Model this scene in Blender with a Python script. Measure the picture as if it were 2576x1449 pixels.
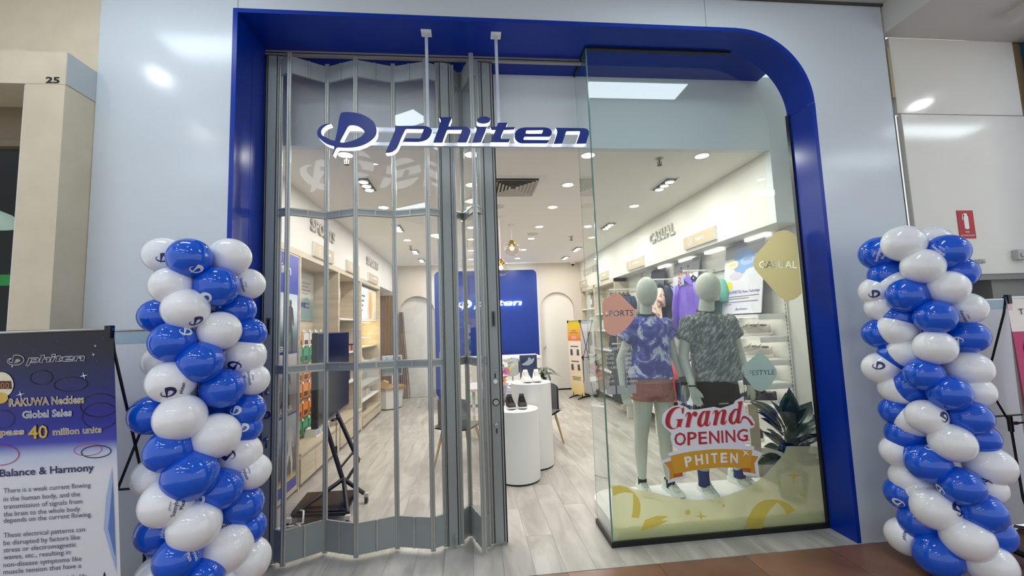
import bpy, bmesh, math, random
from mathutils import Vector, Matrix
random.seed(7)
for _o in list(bpy.data.objects): bpy.data.objects.remove(_o)
SC = bpy.context.scene
COL = SC.collection
PI = math.pi

# ------------------------------------------------------------ camera
CAMPOS = (0.0, -2.819, 1.6)
cam_d = bpy.data.cameras.new('camera'); cam = bpy.data.objects.new('camera', cam_d); COL.objects.link(cam)
cam_d.sensor_width = 36.0; cam_d.lens = 14.6575; cam_d.clip_start = 0.02; cam_d.clip_end = 100
cam.matrix_world = Matrix(((0.9944892,0.0258880,-0.1015929,0.0000),(-0.0987692,-0.0935978,-0.9906988,-2.8195),(-0.0351561,0.9952735,-0.0905251,1.6000),(0,0,0,1)))
SC.camera = cam
# ------------------------------------------------------------ world, exposure
wd = bpy.data.worlds.new('world'); SC.world = wd; wd.use_nodes = True
_bg = wd.node_tree.nodes['Background']; _bg.inputs[0].default_value = (0.88, 0.945, 1.0, 1); _bg.inputs[1].default_value = 0.95
SC.view_settings.view_transform = 'Standard'; SC.view_settings.look = 'None'
SC.cycles.transparent_max_bounces = 20; SC.cycles.max_bounces = 7; SC.cycles.diffuse_bounces = 4; SC.cycles.use_light_tree = False; SC.cycles.glossy_bounces = 3; SC.cycles.use_adaptive_sampling = True; SC.cycles.adaptive_threshold = 0.04; SC.cycles.use_denoising = True
SC.cycles.caustics_reflective = False; SC.cycles.caustics_refractive = False
SC.view_settings.exposure = 0.0; SC.view_settings.gamma = 1.0; SC.view_settings.use_curve_mapping = False
DOWNLIGHT_W = 5.8      # each shop downlight
TRIPLE_W = 9.4         # each three-head shop fitting
MALL_PANEL = 11.0      # radiance of the mall ceiling panels
MALL_COL = (0.80, 0.92, 1.0)
SHOP_COL = (1.0, 0.965, 0.885)

# ------------------------------------------------------------ materials
def lin(c):
    if isinstance(c, str):
        c = c.lstrip('#'); c = [int(c[i:i+2], 16)/255 for i in (0, 2, 4)]
        return tuple(x/12.92 if x <= 0.04045 else ((x+0.055)/1.055)**2.4 for x in c)
    return tuple(c)
MATS = {}
def mat(name, color='#cccccc', rough=0.5, metal=0.0, spec=0.5, emit=None, estr=0.0, coat=0.0, noise=None, alpha=1.0, sheen=0.0):
    """noise = (scale xyz, second colour, contrast lo, hi, bump)"""
    if name in MATS: return MATS[name]
    m = bpy.data.materials.new(name); m.use_nodes = True; MATS[name] = m
    nt = m.node_tree; b = nt.nodes['Principled BSDF']
    c = lin(color)
    b.inputs['Base Color'].default_value = (*c, 1); b.inputs['Roughness'].default_value = rough
    b.inputs['Metallic'].default_value = metal; b.inputs['Specular IOR Level'].default_value = spec
    b.inputs['Coat Weight'].default_value = coat; b.inputs['Alpha'].default_value = alpha
    if emit is not None:
        b.inputs['Emission Color'].default_value = (*lin(emit), 1); b.inputs['Emission Strength'].default_value = estr
    if noise:
        sc, c2, lo, hi, bump = noise
        tc = nt.nodes.new('ShaderNodeTexCoord'); mp = nt.nodes.new('ShaderNodeMapping'); mp.inputs['Scale'].default_value = sc
        nz = nt.nodes.new('ShaderNodeTexNoise'); nz.inputs['Scale'].default_value = 1.0; nz.inputs['Detail'].default_value = 6
        rp = nt.nodes.new('ShaderNodeValToRGB'); rp.color_ramp.elements[0].position = lo; rp.color_ramp.elements[1].position = hi
        rp.color_ramp.elements[0].color = (*c, 1); rp.color_ramp.elements[1].color = (*lin(c2), 1)
        nt.links.new(tc.outputs['Object'], mp.inputs[0]); nt.links.new(mp.outputs[0], nz.inputs[0])
        nt.links.new(nz.outputs[0], rp.inputs[0]); nt.links.new(rp.outputs[0], b.inputs['Base Color'])
        if bump:
            bp = nt.nodes.new('ShaderNodeBump'); bp.inputs['Strength'].default_value = bump; bp.inputs['Distance'].default_value = 0.01
            nt.links.new(nz.outputs[0], bp.inputs['Height']); nt.links.new(bp.outputs[0], b.inputs['Normal'])
    return m
def glow(name, color, strength, sampled=False):
    # small lamps beside their own area light are found by bounced rays only
    if name in MATS: return MATS[name]
    m = bpy.data.materials.new(name); m.use_nodes = True; MATS[name] = m
    nt = m.node_tree; nt.nodes.clear()
    o = nt.nodes.new('ShaderNodeOutputMaterial'); e = nt.nodes.new('ShaderNodeEmission')
    e.inputs[0].default_value = (*lin(color), 1); e.inputs[1].default_value = strength
    nt.links.new(e.outputs[0], o.inputs[0]); m.cycles.emission_sampling = 'FRONT_BACK' if sampled else 'NONE'; return m
def glass(name, tint=(1, 1, 1), ior=1.45, rough=0.0, gain=1.0):
    """clear sheet: straight-through transmission with a Fresnel reflection"""
    if name in MATS: return MATS[name]
    m = bpy.data.materials.new(name); m.use_nodes = True; MATS[name] = m
    nt = m.node_tree; nt.nodes.clear()
    o = nt.nodes.new('ShaderNodeOutputMaterial'); t = nt.nodes.new('ShaderNodeBsdfTransparent'); g = nt.nodes.new('ShaderNodeBsdfGlossy')
    t.inputs[0].default_value = (*tint, 1); g.inputs['Roughness'].default_value = rough; g.inputs[0].default_value = (gain, gain, gain, 1)
    f = nt.nodes.new('ShaderNodeFresnel'); f.inputs[0].default_value = ior; mx = nt.nodes.new('ShaderNodeMixShader')
    # the sheet's outer face carries the reflection of both faces; its inner face lets everything through
    gm = nt.nodes.new('ShaderNodeNewGeometry'); iv = nt.nodes.new('ShaderNodeMath'); iv.operation = 'SUBTRACT'; iv.inputs[0].default_value = 1.0
    mu = nt.nodes.new('ShaderNodeMath'); mu.operation = 'MULTIPLY'; m2 = nt.nodes.new('ShaderNodeMath'); m2.operation = 'MULTIPLY'; m2.inputs[1].default_value = 1.7; m2.use_clamp = True
    nt.links.new(gm.outputs['Backfacing'], iv.inputs[1]); nt.links.new(f.outputs[0], m2.inputs[0]); nt.links.new(m2.outputs[0], mu.inputs[0]); nt.links.new(iv.outputs[0], mu.inputs[1])
    nt.links.new(mu.outputs[0], mx.inputs[0]); nt.links.new(t.outputs[0], mx.inputs[1]); nt.links.new(g.outputs[0], mx.inputs[2])
    nt.links.new(mx.outputs[0], o.inputs[0]); return m
def film(name, color, opacity, rough=0.6, transl=0.5):
    """translucent printed film on glass"""
    if name in MATS: return MATS[name]
    m = bpy.data.materials.new(name); m.use_nodes = True; MATS[name] = m
    nt = m.node_tree; nt.nodes.clear(); c = (*lin(color), 1)
    o = nt.nodes.new('ShaderNodeOutputMaterial'); t = nt.nodes.new('ShaderNodeBsdfTransparent'); t.inputs[0].default_value = tuple(x**0.35 for x in c[:3])+(1,)
    d = nt.nodes.new('ShaderNodeBsdfDiffuse'); d.inputs[0].default_value = c; l = nt.nodes.new('ShaderNodeBsdfTranslucent'); l.inputs[0].default_value = c
    m1 = nt.nodes.new('ShaderNodeMixShader'); m1.inputs[0].default_value = transl; m2 = nt.nodes.new('ShaderNodeMixShader'); m2.inputs[0].default_value = opacity
    nt.links.new(d.outputs[0], m1.inputs[1]); nt.links.new(l.outputs[0], m1.inputs[2])
    nt.links.new(t.outputs[0], m2.inputs[1]); nt.links.new(m1.outputs[0], m2.inputs[2]); nt.links.new(m2.outputs[0], o.inputs[0]); return m
def bands(name, stops, axis='Z', lo=0.0, hi=1.0, rough=0.5, speck=None, interp='LINEAR'):
    """flat print: colour along one world axis; stops = [(pos, hex)]"""
    if name in MATS: return MATS[name]
    m = bpy.data.materials.new(name); m.use_nodes = True; MATS[name] = m
    nt = m.node_tree; b = nt.nodes['Principled BSDF']; b.inputs['Roughness'].default_value = rough
    tc = nt.nodes.new('ShaderNodeTexCoord'); sp = nt.nodes.new('ShaderNodeSeparateXYZ'); mr = nt.nodes.new('ShaderNodeMapRange')
    mr.inputs[1].default_value = lo; mr.inputs[2].default_value = hi
    rp = nt.nodes.new('ShaderNodeValToRGB'); cr = rp.color_ramp; cr.interpolation = interp
    while len(cr.elements) < len(stops): cr.elements.new(0.5)
    for e, (p, c) in zip(cr.elements, stops): e.position = p; e.color = (*lin(c), 1)
    nt.links.new(tc.outputs['Object'], sp.inputs[0]); nt.links.new(sp.outputs['XYZ'.index(axis)], mr.inputs[0]); nt.links.new(mr.outputs[0], rp.inputs[0])
    nt.links.new(rp.outputs[0], b.inputs['Base Color']); return m

# ------------------------------------------------------------ mesh helpers
class MB:
    def __init__(s): s.v = []; s.f = []; s.mi = []
    def add(s, vs, fs, mi=0):
        n = len(s.v); s.v += [tuple(v) for v in vs]; s.f += [tuple(i+n for i in f) for f in fs]; s.mi += [mi]*len(fs); return s
    def box(s, x0, x1, y0, y1, z0, z1, mi=0):
        v = [(x0,y0,z0),(x1,y0,z0),(x1,y1,z0),(x0,y1,z0),(x0,y0,z1),(x1,y0,z1),(x1,y1,z1),(x0,y1,z1)]
        return s.add(v, [(0,3,2,1),(4,5,6,7),(0,1,5,4),(1,2,6,5),(2,3,7,6),(3,0,4,7)], mi)
    def obox(s, p0, p1, w, z0, z1, mi=0):
        """box over the plan line p0-p1, width w"""
        a = Vector((p0[0],p0[1],0)); b = Vector((p1[0],p1[1],0)); d = (b-a).normalized(); n = Vector((-d.y,d.x,0))*(w/2)
        q = [a-n,b-n,b+n,a+n]
        v = [(p.x,p.y,z0) for p in q]+[(p.x,p.y,z1) for p in q]
        return s.add(v, [(0,3,2,1),(4,5,6,7),(0,1,5,4),(1,2,6,5),(2,3,7,6),(3,0,4,7)], mi)
    def cyl(s, p0, p1, r0, r1=None, n=16, cap=True, mi=0):
        p0 = Vector(p0); p1 = Vector(p1); r1 = r0 if r1 is None else r1
        d = (p1-p0).normalized(); a = Vector((0,0,1)) if abs(d.z) < 0.9 else Vector((1,0,0))
        u = d.cross(a).normalized(); w = d.cross(u)
        vs = []
        for p, r in ((p0,r0),(p1,r1)):
            for k in range(n): t = 2*PI*k/n; vs.append(p+u*(r*math.cos(t))+w*(r*math.sin(t)))
        fs = [(k,(k+1)%n,n+(k+1)%n,n+k) for k in range(n)]
        if cap: fs += [tuple(range(n-1,-1,-1)), tuple(range(n,2*n))]
        return s.add(vs, fs, mi)
    def tube(s, pts, r, n=8, mi=0, closed=False):
        pts = [Vector(p) for p in pts]; m = len(pts); rs = r if isinstance(r, (list,tuple)) else [r]*m
        vs = []; u = None
        for i,p in enumerate(pts):
            if closed: d = pts[(i+1)%m]-pts[i-1]
            else: d = (pts[min(i+1,m-1)]-pts[max(i-1,0)])
            d.normalize()
            if u is None:
                a = Vector((0,0,1)) if abs(d.z) < 0.9 else Vector((1,0,0)); u = d.cross(a).normalized()
            else: u = (u-d*u.dot(d)).normalized()
            w = d.cross(u)
            for k in range(n): t = 2*PI*k/n; vs.append(p+u*(rs[i]*math.cos(t))+w*(rs[i]*math.sin(t)))
        fs = []
        for i in range(m if closed else m-1):
            j = (i+1)%m
            for k in range(n): fs.append((i*n+k,i*n+(k+1)%n,j*n+(k+1)%n,j*n+k))
        if not closed: fs += [tuple(range(n-1,-1,-1)), tuple(range((m-1)*n,m*n))]
        return s.add(vs, fs, mi)
    def lathe(s, prof, c=(0,0,0), n=32, mi=0, cap=True):
        vs = []; m = len(prof)
        for r,z in prof:
            for k in range(n): t = 2*PI*k/n; vs.append((c[0]+r*math.cos(t),c[1]+r*math.sin(t),c[2]+z))
        fs = []
        for i in range(m-1):
            for k in range(n): fs.append((i*n+k,i*n+(k+1)%n,(i+1)*n+(k+1)%n,(i+1)*n+k))
        if cap: fs += [tuple(range(n-1,-1,-1)), tuple(range((m-1)*n,m*n))]
        return s.add(vs, fs, mi)
    def loft(s, rings, n=24, mi=0, power=2.0):
        """rings: (cx,cy,cz,rx,ry) stacked"""
        vs = []
        for cx,cy,cz,rx,ry in rings:
            for k in range(n):
                t = 2*PI*k/n; c = math.cos(t); q = math.sin(t)
                vs.append((cx+rx*math.copysign(abs(c)**(2/power),c), cy+ry*math.copysign(abs(q)**(2/power),q), cz))
        fs = []
        for i in range(len(rings)-1):
            for k in range(n): fs.append((i*n+k,i*n+(k+1)%n,(i+1)*n+(k+1)%n,(i+1)*n+k))
        fs += [tuple(range(n-1,-1,-1)), tuple(range((len(rings)-1)*n,len(rings)*n))]
        return s.add(vs, fs, mi)
    def ell(s, c, r, n=20, m=12, mi=0, R=None):
        rx,ry,rz = (r,r,r) if isinstance(r,(int,float)) else r
        vs = []; c = Vector(c)
        for i in range(m+1):
            p = PI*i/m
            for k in range(n):
                t = 2*PI*k/n; q = Vector((rx*math.sin(p)*math.cos(t), ry*math.sin(p)*math.sin(t), rz*math.cos(p)))
                vs.append(c+(R@q if R else q))
        fs = []
        for i in range(m):
            for k in range(n): fs.append((i*n+k,(i+1)*n+k,(i+1)*n+(k+1)%n,i*n+(k+1)%n))
        return s.add(vs, fs, mi)
    def capsule(s, p0, p1, r0, r1, n=14):
        s.cyl(p0,p1,r0,r1,n); s.ell(p0,r0,n,8); s.ell(p1,r1,n,8); return s
    def prism(s, loop, plane, a, b, mi=0):
        """loop of 2D points in plane 'xz','yz','xy', between a and b on the third axis"""
        def P(q,w): return (q[0],w,q[1]) if plane=='xz' else (w,q[0],q[1]) if plane=='yz' else (q[0],q[1],w)
        n = len(loop); vs = [P(q,a) for q in loop]+[P(q,b) for q in loop]
        return s.add(vs, [tuple(range(n)), tuple(range(2*n-1,n-1,-1))]+[(k,n+k,n+(k+1)%n,(k+1)%n) for k in range(n)], mi)
    def grid(s, fn, nu, nv, mi=0):
        vs = [fn(i/nu,j/nv) for j in range(nv+1) for i in range(nu+1)]
        fs = [(j*(nu+1)+i,j*(nu+1)+i+1,(j+1)*(nu+1)+i+1,(j+1)*(nu+1)+i) for j in range(nv) for i in range(nu)]
        return s.add(vs, fs, mi)
    def mesh(s, name, mats, smooth=False):
        me = bpy.data.meshes.new(name); me.from_pydata([tuple(v) for v in s.v], [], s.f)
        for m in (mats if isinstance(mats,(list,tuple)) else [mats]): me.materials.append(m)
        if any(s.mi): me.polygons.foreach_set('material_index', s.mi)
        bm = bmesh.new(); bm.from_mesh(me); bmesh.ops.recalc_face_normals(bm, faces=bm.faces); bm.to_mesh(me); bm.free()
        if smooth:
            me.polygons.foreach_set('use_smooth', [True]*len(me.polygons))
            if smooth is not True: me.set_sharp_from_angle(angle=math.radians(smooth))
        return me
    def build(s, name, mats, parent=None, smooth=False, local=False, bevel=0.0):
        return link(name, s.mesh(name, mats, smooth), parent, local, bevel)
def link(name, me, parent=None, local=False, bevel=0.0):
    o = bpy.data.objects.new(name, me); COL.objects.link(o)
    if parent is not None:
        o.parent = parent
        if not local: o.matrix_parent_inverse = world_of(parent).inverted()
    if bevel:
        b = o.modifiers.new('bevel','BEVEL'); b.width = bevel; b.segments = 2; b.limit_method = 'ANGLE'; b.angle_limit = math.radians(40)
    return o
def world_of(o):
    m = Matrix.LocRotScale(o.location, o.rotation_euler, o.scale)
    return world_of(o.parent) @ o.matrix_parent_inverse @ m if o.parent else m
def tag(o, label=None, cat=None, group=None, kind=None):
    if label: o['label'] = label
    if cat: o['category'] = cat; o['kind'] = 'thing'
    if group: o['group'] = group
    if kind: o['kind'] = kind
    return o
def thing(name, label, cat, loc=(0,0,0), rot=(0,0,0), group=None):
    o = bpy.data.objects.new(name, None); COL.objects.link(o); o.location = loc; o.rotation_euler = rot; o.empty_display_size = 0.1
    return tag(o, label, cat, group)
def struct(name, o=None, label=None):
    if o is None:
        o = bpy.data.objects.new(name, None); COL.objects.link(o)
    o['kind'] = 'structure'
    if label: o['label'] = label
    return o
def copy_tree(o, parent=None):
    c = o.copy(); COL.objects.link(c)
    if parent is not None: c.parent = parent
    for ch in list(o.children): copy_tree(ch, c)
    return c

# ---- filled outlines (with holes) and lettering
def fill(loops, depth):
    """list of 2D loops -> (verts, faces) filled even-odd in XY, extruded +-depth/2 in Z"""
    cu = bpy.data.curves.new('tmp','CURVE'); cu.dimensions = '2D'; cu.fill_mode = 'BOTH'; cu.extrude = depth/2
    for lp in loops:
        sp = cu.splines.new('POLY'); sp.points.add(len(lp)-1); sp.use_cyclic_u = True
        for p,q in zip(sp.points, lp): p.co = (q[0],q[1],0,1)
    o = bpy.data.objects.new('tmp',cu); COL.objects.link(o)
    me = bpy.data.meshes.new_from_object(o.evaluated_get(bpy.context.evaluated_depsgraph_get()))
    r = ([tuple(v.co) for v in me.vertices],[tuple(p.vertices) for p in me.polygons])
    bpy.data.objects.remove(o); bpy.data.curves.remove(cu); bpy.data.meshes.remove(me); return r
_TX = {}
def glyphs(s, bold=0.0, shear=0.0):
    k = (s,bold,shear)
    if k not in _TX:
        cu = bpy.data.curves.new('tmp','FONT'); cu.body = s; cu.size = 1.0; cu.offset = bold; cu.shear = shear; cu.resolution_u = 2
        o = bpy.data.objects.new('tmp',cu); COL.objects.link(o)
        me = bpy.data.meshes.new_from_object(o.evaluated_get(bpy.context.evaluated_depsgraph_get()))
        vs = [tuple(v.co) for v in me.vertices]; fs = [tuple(p.vertices) for p in me.polygons]
        bpy.data.objects.remove(o); bpy.data.curves.remove(cu); bpy.data.meshes.remove(me); _TX[k] = (vs,fs)
    return _TX[k]
def capheight(): 
    vs,_ = glyphs('H'); return max(v[1] for v in vs)
def text_on(mb, s, fn, x0, y0, h, width=None, bold=0.0, shear=0.0, align='l', mi=0):
    """lettering mapped by fn(u,v) -> world point; baseline start (x0,y0), cap height h, optional exact width"""
    vs,fs = glyphs(s,bold,shear)
    if not vs: return
    a = min(v[0] for v in vs); b = max(v[0] for v in vs); k = h/capheight(); kx = width/(b-a) if width else k
    off = 0 if align=='l' else -(b-a)*kx/2 if align=='c' else -(b-a)*kx
    mb.add([fn(x0+off+(v[0]-a)*kx, y0+v[1]*k) for v in vs], fs, mi)
def text_obj(name, s, fn, x0, y0, h, m, parent, **kw):
    mb = MB(); text_on(mb, s, fn, x0, y0, h, **kw); return mb.build(name, m, parent)
def outline_of(vs, fs):
    """boundary loops of a flat mesh"""
    cnt = {}
    for f in fs:
        for i in range(len(f)):
            e = (f[i],f[(i+1)%len(f)]); cnt[e] = 1
    nxt = {}
    for a,b in cnt:
        if (b,a) not in cnt: nxt.setdefault(a,[]).append(b)
    loops = []
    while nxt:
        a = next(iter(nxt)); lp = [a]; cur = a
        while True:
            l = nxt.get(cur)
            if not l: break
            b = l.pop()
            if not l: del nxt[cur]
            if b == a: break
            lp.append(b); cur = b
        if len(lp) > 2: loops.append([vs[i] for i in lp])
    return loops
def remesh(mb, voxel, smooth_it=4, factor=0.5):
    """merge overlapping closed shapes into one continuous surface"""
    me = mb.mesh('tmp', []); o = bpy.data.objects.new('tmp',me); COL.objects.link(o)
    r = o.modifiers.new('r','REMESH'); r.mode = 'VOXEL'; r.voxel_size = voxel; r.use_smooth_shade = True
    if smooth_it:
        q = o.modifiers.new('s','SMOOTH'); q.iterations = smooth_it; q.factor = factor
    out = bpy.data.meshes.new_from_object(o.evaluated_get(bpy.context.evaluated_depsgraph_get()))
    bpy.data.objects.remove(o); bpy.data.meshes.remove(me); out.polygons.foreach_set('use_smooth',[True]*len(out.polygons)); return out
def arc(cx, cy, r, a0, a1, n):
    return [(cx+r*math.cos(math.radians(a0+(a1-a0)*k/n)), cy+r*math.sin(math.radians(a0+(a1-a0)*k/n))) for k in range(n+1)]
def rrect(x0, x1, y0, y1, r, n=5):
    return arc(x1-r,y0+r,r,-90,0,n)+arc(x1-r,y1-r,r,0,90,n)+arc(x0+r,y1-r,r,90,180,n)+arc(x0+r,y0+r,r,180,270,n)
LOGO=[["mark",[[[-0.8614,3.1067],[-0.8542,3.1172],[-0.8423,3.122],[-0.823,3.1234],[-0.799,3.1233],[-0.7749,3.1212],[-0.7508,3.1177],[-0.7218,3.1104],[-0.6904,3.0966],[-0.6637,3.0801],[-0.6444,3.0647],[-0.6323,3.0493],[-0.6215,3.0247],[-0.6168,3.0014],[-0.6169,2.9806],[-0.6219,2.9599],[-0.6329,2.9416],[-0.6499,2.9246],[-0.6693,2.909],[-0.6934,2.8946],[-0.7199,2.8827],[-0.7511,2.8735],[-0.787,2.868],[-0.8228,2.8664],[-0.8562,2.8674],[-0.8776,2.8693],[-0.8894,2.862],[-0.8977,2.8441],[-0.9082,2.8148],[-0.9118,2.8148],[-0.9094,2.8288],[-0.9024,2.8581],[-0.9008,2.8671],[-0.9049,2.8772],[-0.925,2.8821],[-0.9464,2.8896],[-0.9701,2.9034],[-0.989,2.9198],[-1.0057,2.9374],[-1.0128,2.9527],[-1.0149,2.9705],[-1.0119,2.9885],[-1.0037,3.004],[-0.9896,3.0195],[-0.9708,3.0301],[-0.9494,3.0361],[-0.9269,3.0397],[-0.9328,3.0345],[-0.947,3.0304],[-0.9636,3.0199],[-0.9801,3.0043],[-0.9883,2.9888],[-0.9894,2.9734],[-0.9846,2.9581],[-0.9727,2.9468],[-0.9537,2.938],[-0.9323,2.9255],[-0.9157,2.918],[-0.9038,2.9161],[-0.8955,2.9169],[-0.8908,2.9387],[-0.885,2.9721],[-0.8779,3.0134],[-0.8709,3.0625],[-0.8662,3.0885]],[[-0.8646,2.9083],[-0.8563,2.9263],[-0.8396,2.9598],[-0.8229,2.9935],[-0.8134,3.0143],[-0.8038,3.0247],[-0.7918,3.0288],[-0.775,3.029],[-0.7557,3.0267],[-0.7365,3.0192],[-0.7172,3.0065],[-0.704,2.9925],[-0.6992,2.9796],[-0.7053,2.964],[-0.7198,2.9484],[-0.739,2.9353],[-0.7631,2.9234],[-0.787,2.9142],[-0.8109,2.9075],[-0.8348,2.9034],[-0.8491,2.902],[-0.8562,2.9032]]]],["letter_p",[[[-0.4905,3.0295],[-0.4671,3.0281],[-0.3895,3.0292],[-0.3059,3.0298],[-0.2752,3.0279],[-0.2557,3.0216],[-0.2418,3.0114],[-0.235,2.9997],[-0.2367,2.9834],[-0.244,2.9656],[-0.2541,2.9478],[-0.2655,2.9359],[-0.2824,2.9254],[-0.3076,2.9172],[-0.3355,2.9131],[-0.3633,2.9128],[-0.391,2.9134],[-0.4338,2.9136],[-0.4211,2.9377],[-0.3185,2.9368],[-0.3113,2.9501],[-0.304,2.9737],[-0.2953,2.9945],[-0.2923,3.0078],[-0.412,3.0077],[-0.4203,3.0017],[-0.4289,2.984],[-0.4402,2.9603],[-0.4515,2.9339],[-0.4628,2.9045],[-0.4713,2.884],[-0.4797,2.8665],[-0.4936,2.8518],[-0.5101,2.8401],[-0.5294,2.8341],[-0.5581,2.8316],[-0.5483,2.8528],[-0.5344,2.8863],[-0.5176,2.9244],[-0.5036,2.9596],[-0.4923,2.989],[-0.488,3.0096],[-0.4893,3.0184]]]],["letter_h",[[[-0.184,3.0955],[-0.0962,3.0969],[-0.0949,3.0925],[-0.1024,3.0744],[-0.1114,3.0534],[-0.1189,3.031],[-0.1119,3.0281],[-0.0096,3.0295],[0.0103,3.0268],[0.0272,3.0166],[0.0368,3.0017],[0.0364,2.9868],[0.0287,2.9658],[0.0181,2.9389],[0.0075,2.9151],[0.006,2.9121],[-0.0565,2.9115],[-0.0488,2.9352],[-0.0367,2.9681],[-0.0245,3.001],[-0.0258,3.0063],[-0.1209,3.005],[-0.1294,3.0011],[-0.1413,2.9727],[-0.1533,2.94],[-0.1622,2.9134],[-0.1651,2.9098],[-0.2282,2.9092],[-0.2179,2.9364],[-0.2032,2.9749],[-0.1884,3.0136],[-0.1765,3.0465],[-0.1719,3.0644],[-0.1731,3.0793]]]],["letter_i",[[[0.0681,3.0299],[0.1557,3.0312],[0.1419,2.9948],[0.1242,2.9528],[0.1093,2.914],[0.0461,2.9104],[0.0566,2.9369],[0.0704,2.9787],[0.0802,3.0054],[0.0788,3.0206]],[[0.0839,3.074],[0.0898,3.0893],[0.1066,3.1011],[0.1286,3.106],[0.1543,3.1057],[0.1743,3.0991],[0.1812,3.085],[0.1752,3.0696],[0.1566,3.059],[0.1308,3.0537],[0.1053,3.0571],[0.0891,3.0645]]]],["letter_t",[[[0.2338,3.0617],[0.3039,3.0628],[0.2998,3.0504],[0.2917,3.0292],[0.3583,3.029],[0.3523,3.0166],[0.3485,3.0128],[0.2763,3.0087],[0.2703,2.9964],[0.2584,2.9696],[0.252,2.9447],[0.2592,2.9391],[0.3182,2.9405],[0.3121,2.9244],[0.3063,2.9168],[0.1779,2.9162],[0.1896,2.9422],[0.2055,2.9804],[0.2174,3.008],[0.188,3.0087],[0.1777,3.0296],[0.2255,3.0321],[0.2314,3.0456]]]],["letter_e",[[[0.4327,3.0293],[0.5752,3.0312],[0.6051,3.0258],[0.6233,3.0106],[0.6274,2.9932],[0.6217,2.9739],[0.6098,2.9621],[0.4264,2.9601],[0.4177,2.9485],[0.418,2.9351],[0.6012,2.9359],[0.5987,2.9235],[0.5888,2.9119],[0.3985,2.91],[0.3765,2.9175],[0.3587,2.9364],[0.3521,2.9592],[0.3548,2.9822],[0.3648,3.0015],[0.3839,3.0171],[0.4065,3.0258]],[[0.4412,3.0082],[0.5631,3.0117],[0.5586,2.9962],[0.5506,2.9826],[0.4532,2.9815],[0.4347,2.9832],[0.4351,2.9947]]]],["letter_n",[[[0.6581,3.0293],[0.8639,3.0293],[0.8905,3.0238],[0.905,3.0064],[0.9039,2.985],[0.8905,2.9498],[0.877,2.9128],[0.8044,2.9109],[0.8173,2.9412],[0.835,2.988],[0.8389,3.0037],[0.8322,3.0075],[0.7405,3.0063],[0.7326,2.9984],[0.7239,2.9751],[0.7108,2.9401],[0.7,2.911],[0.6357,2.9085],[0.6463,2.9356],[0.6613,2.9743],[0.6673,2.9976],[0.6651,3.0169]]]]]
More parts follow.
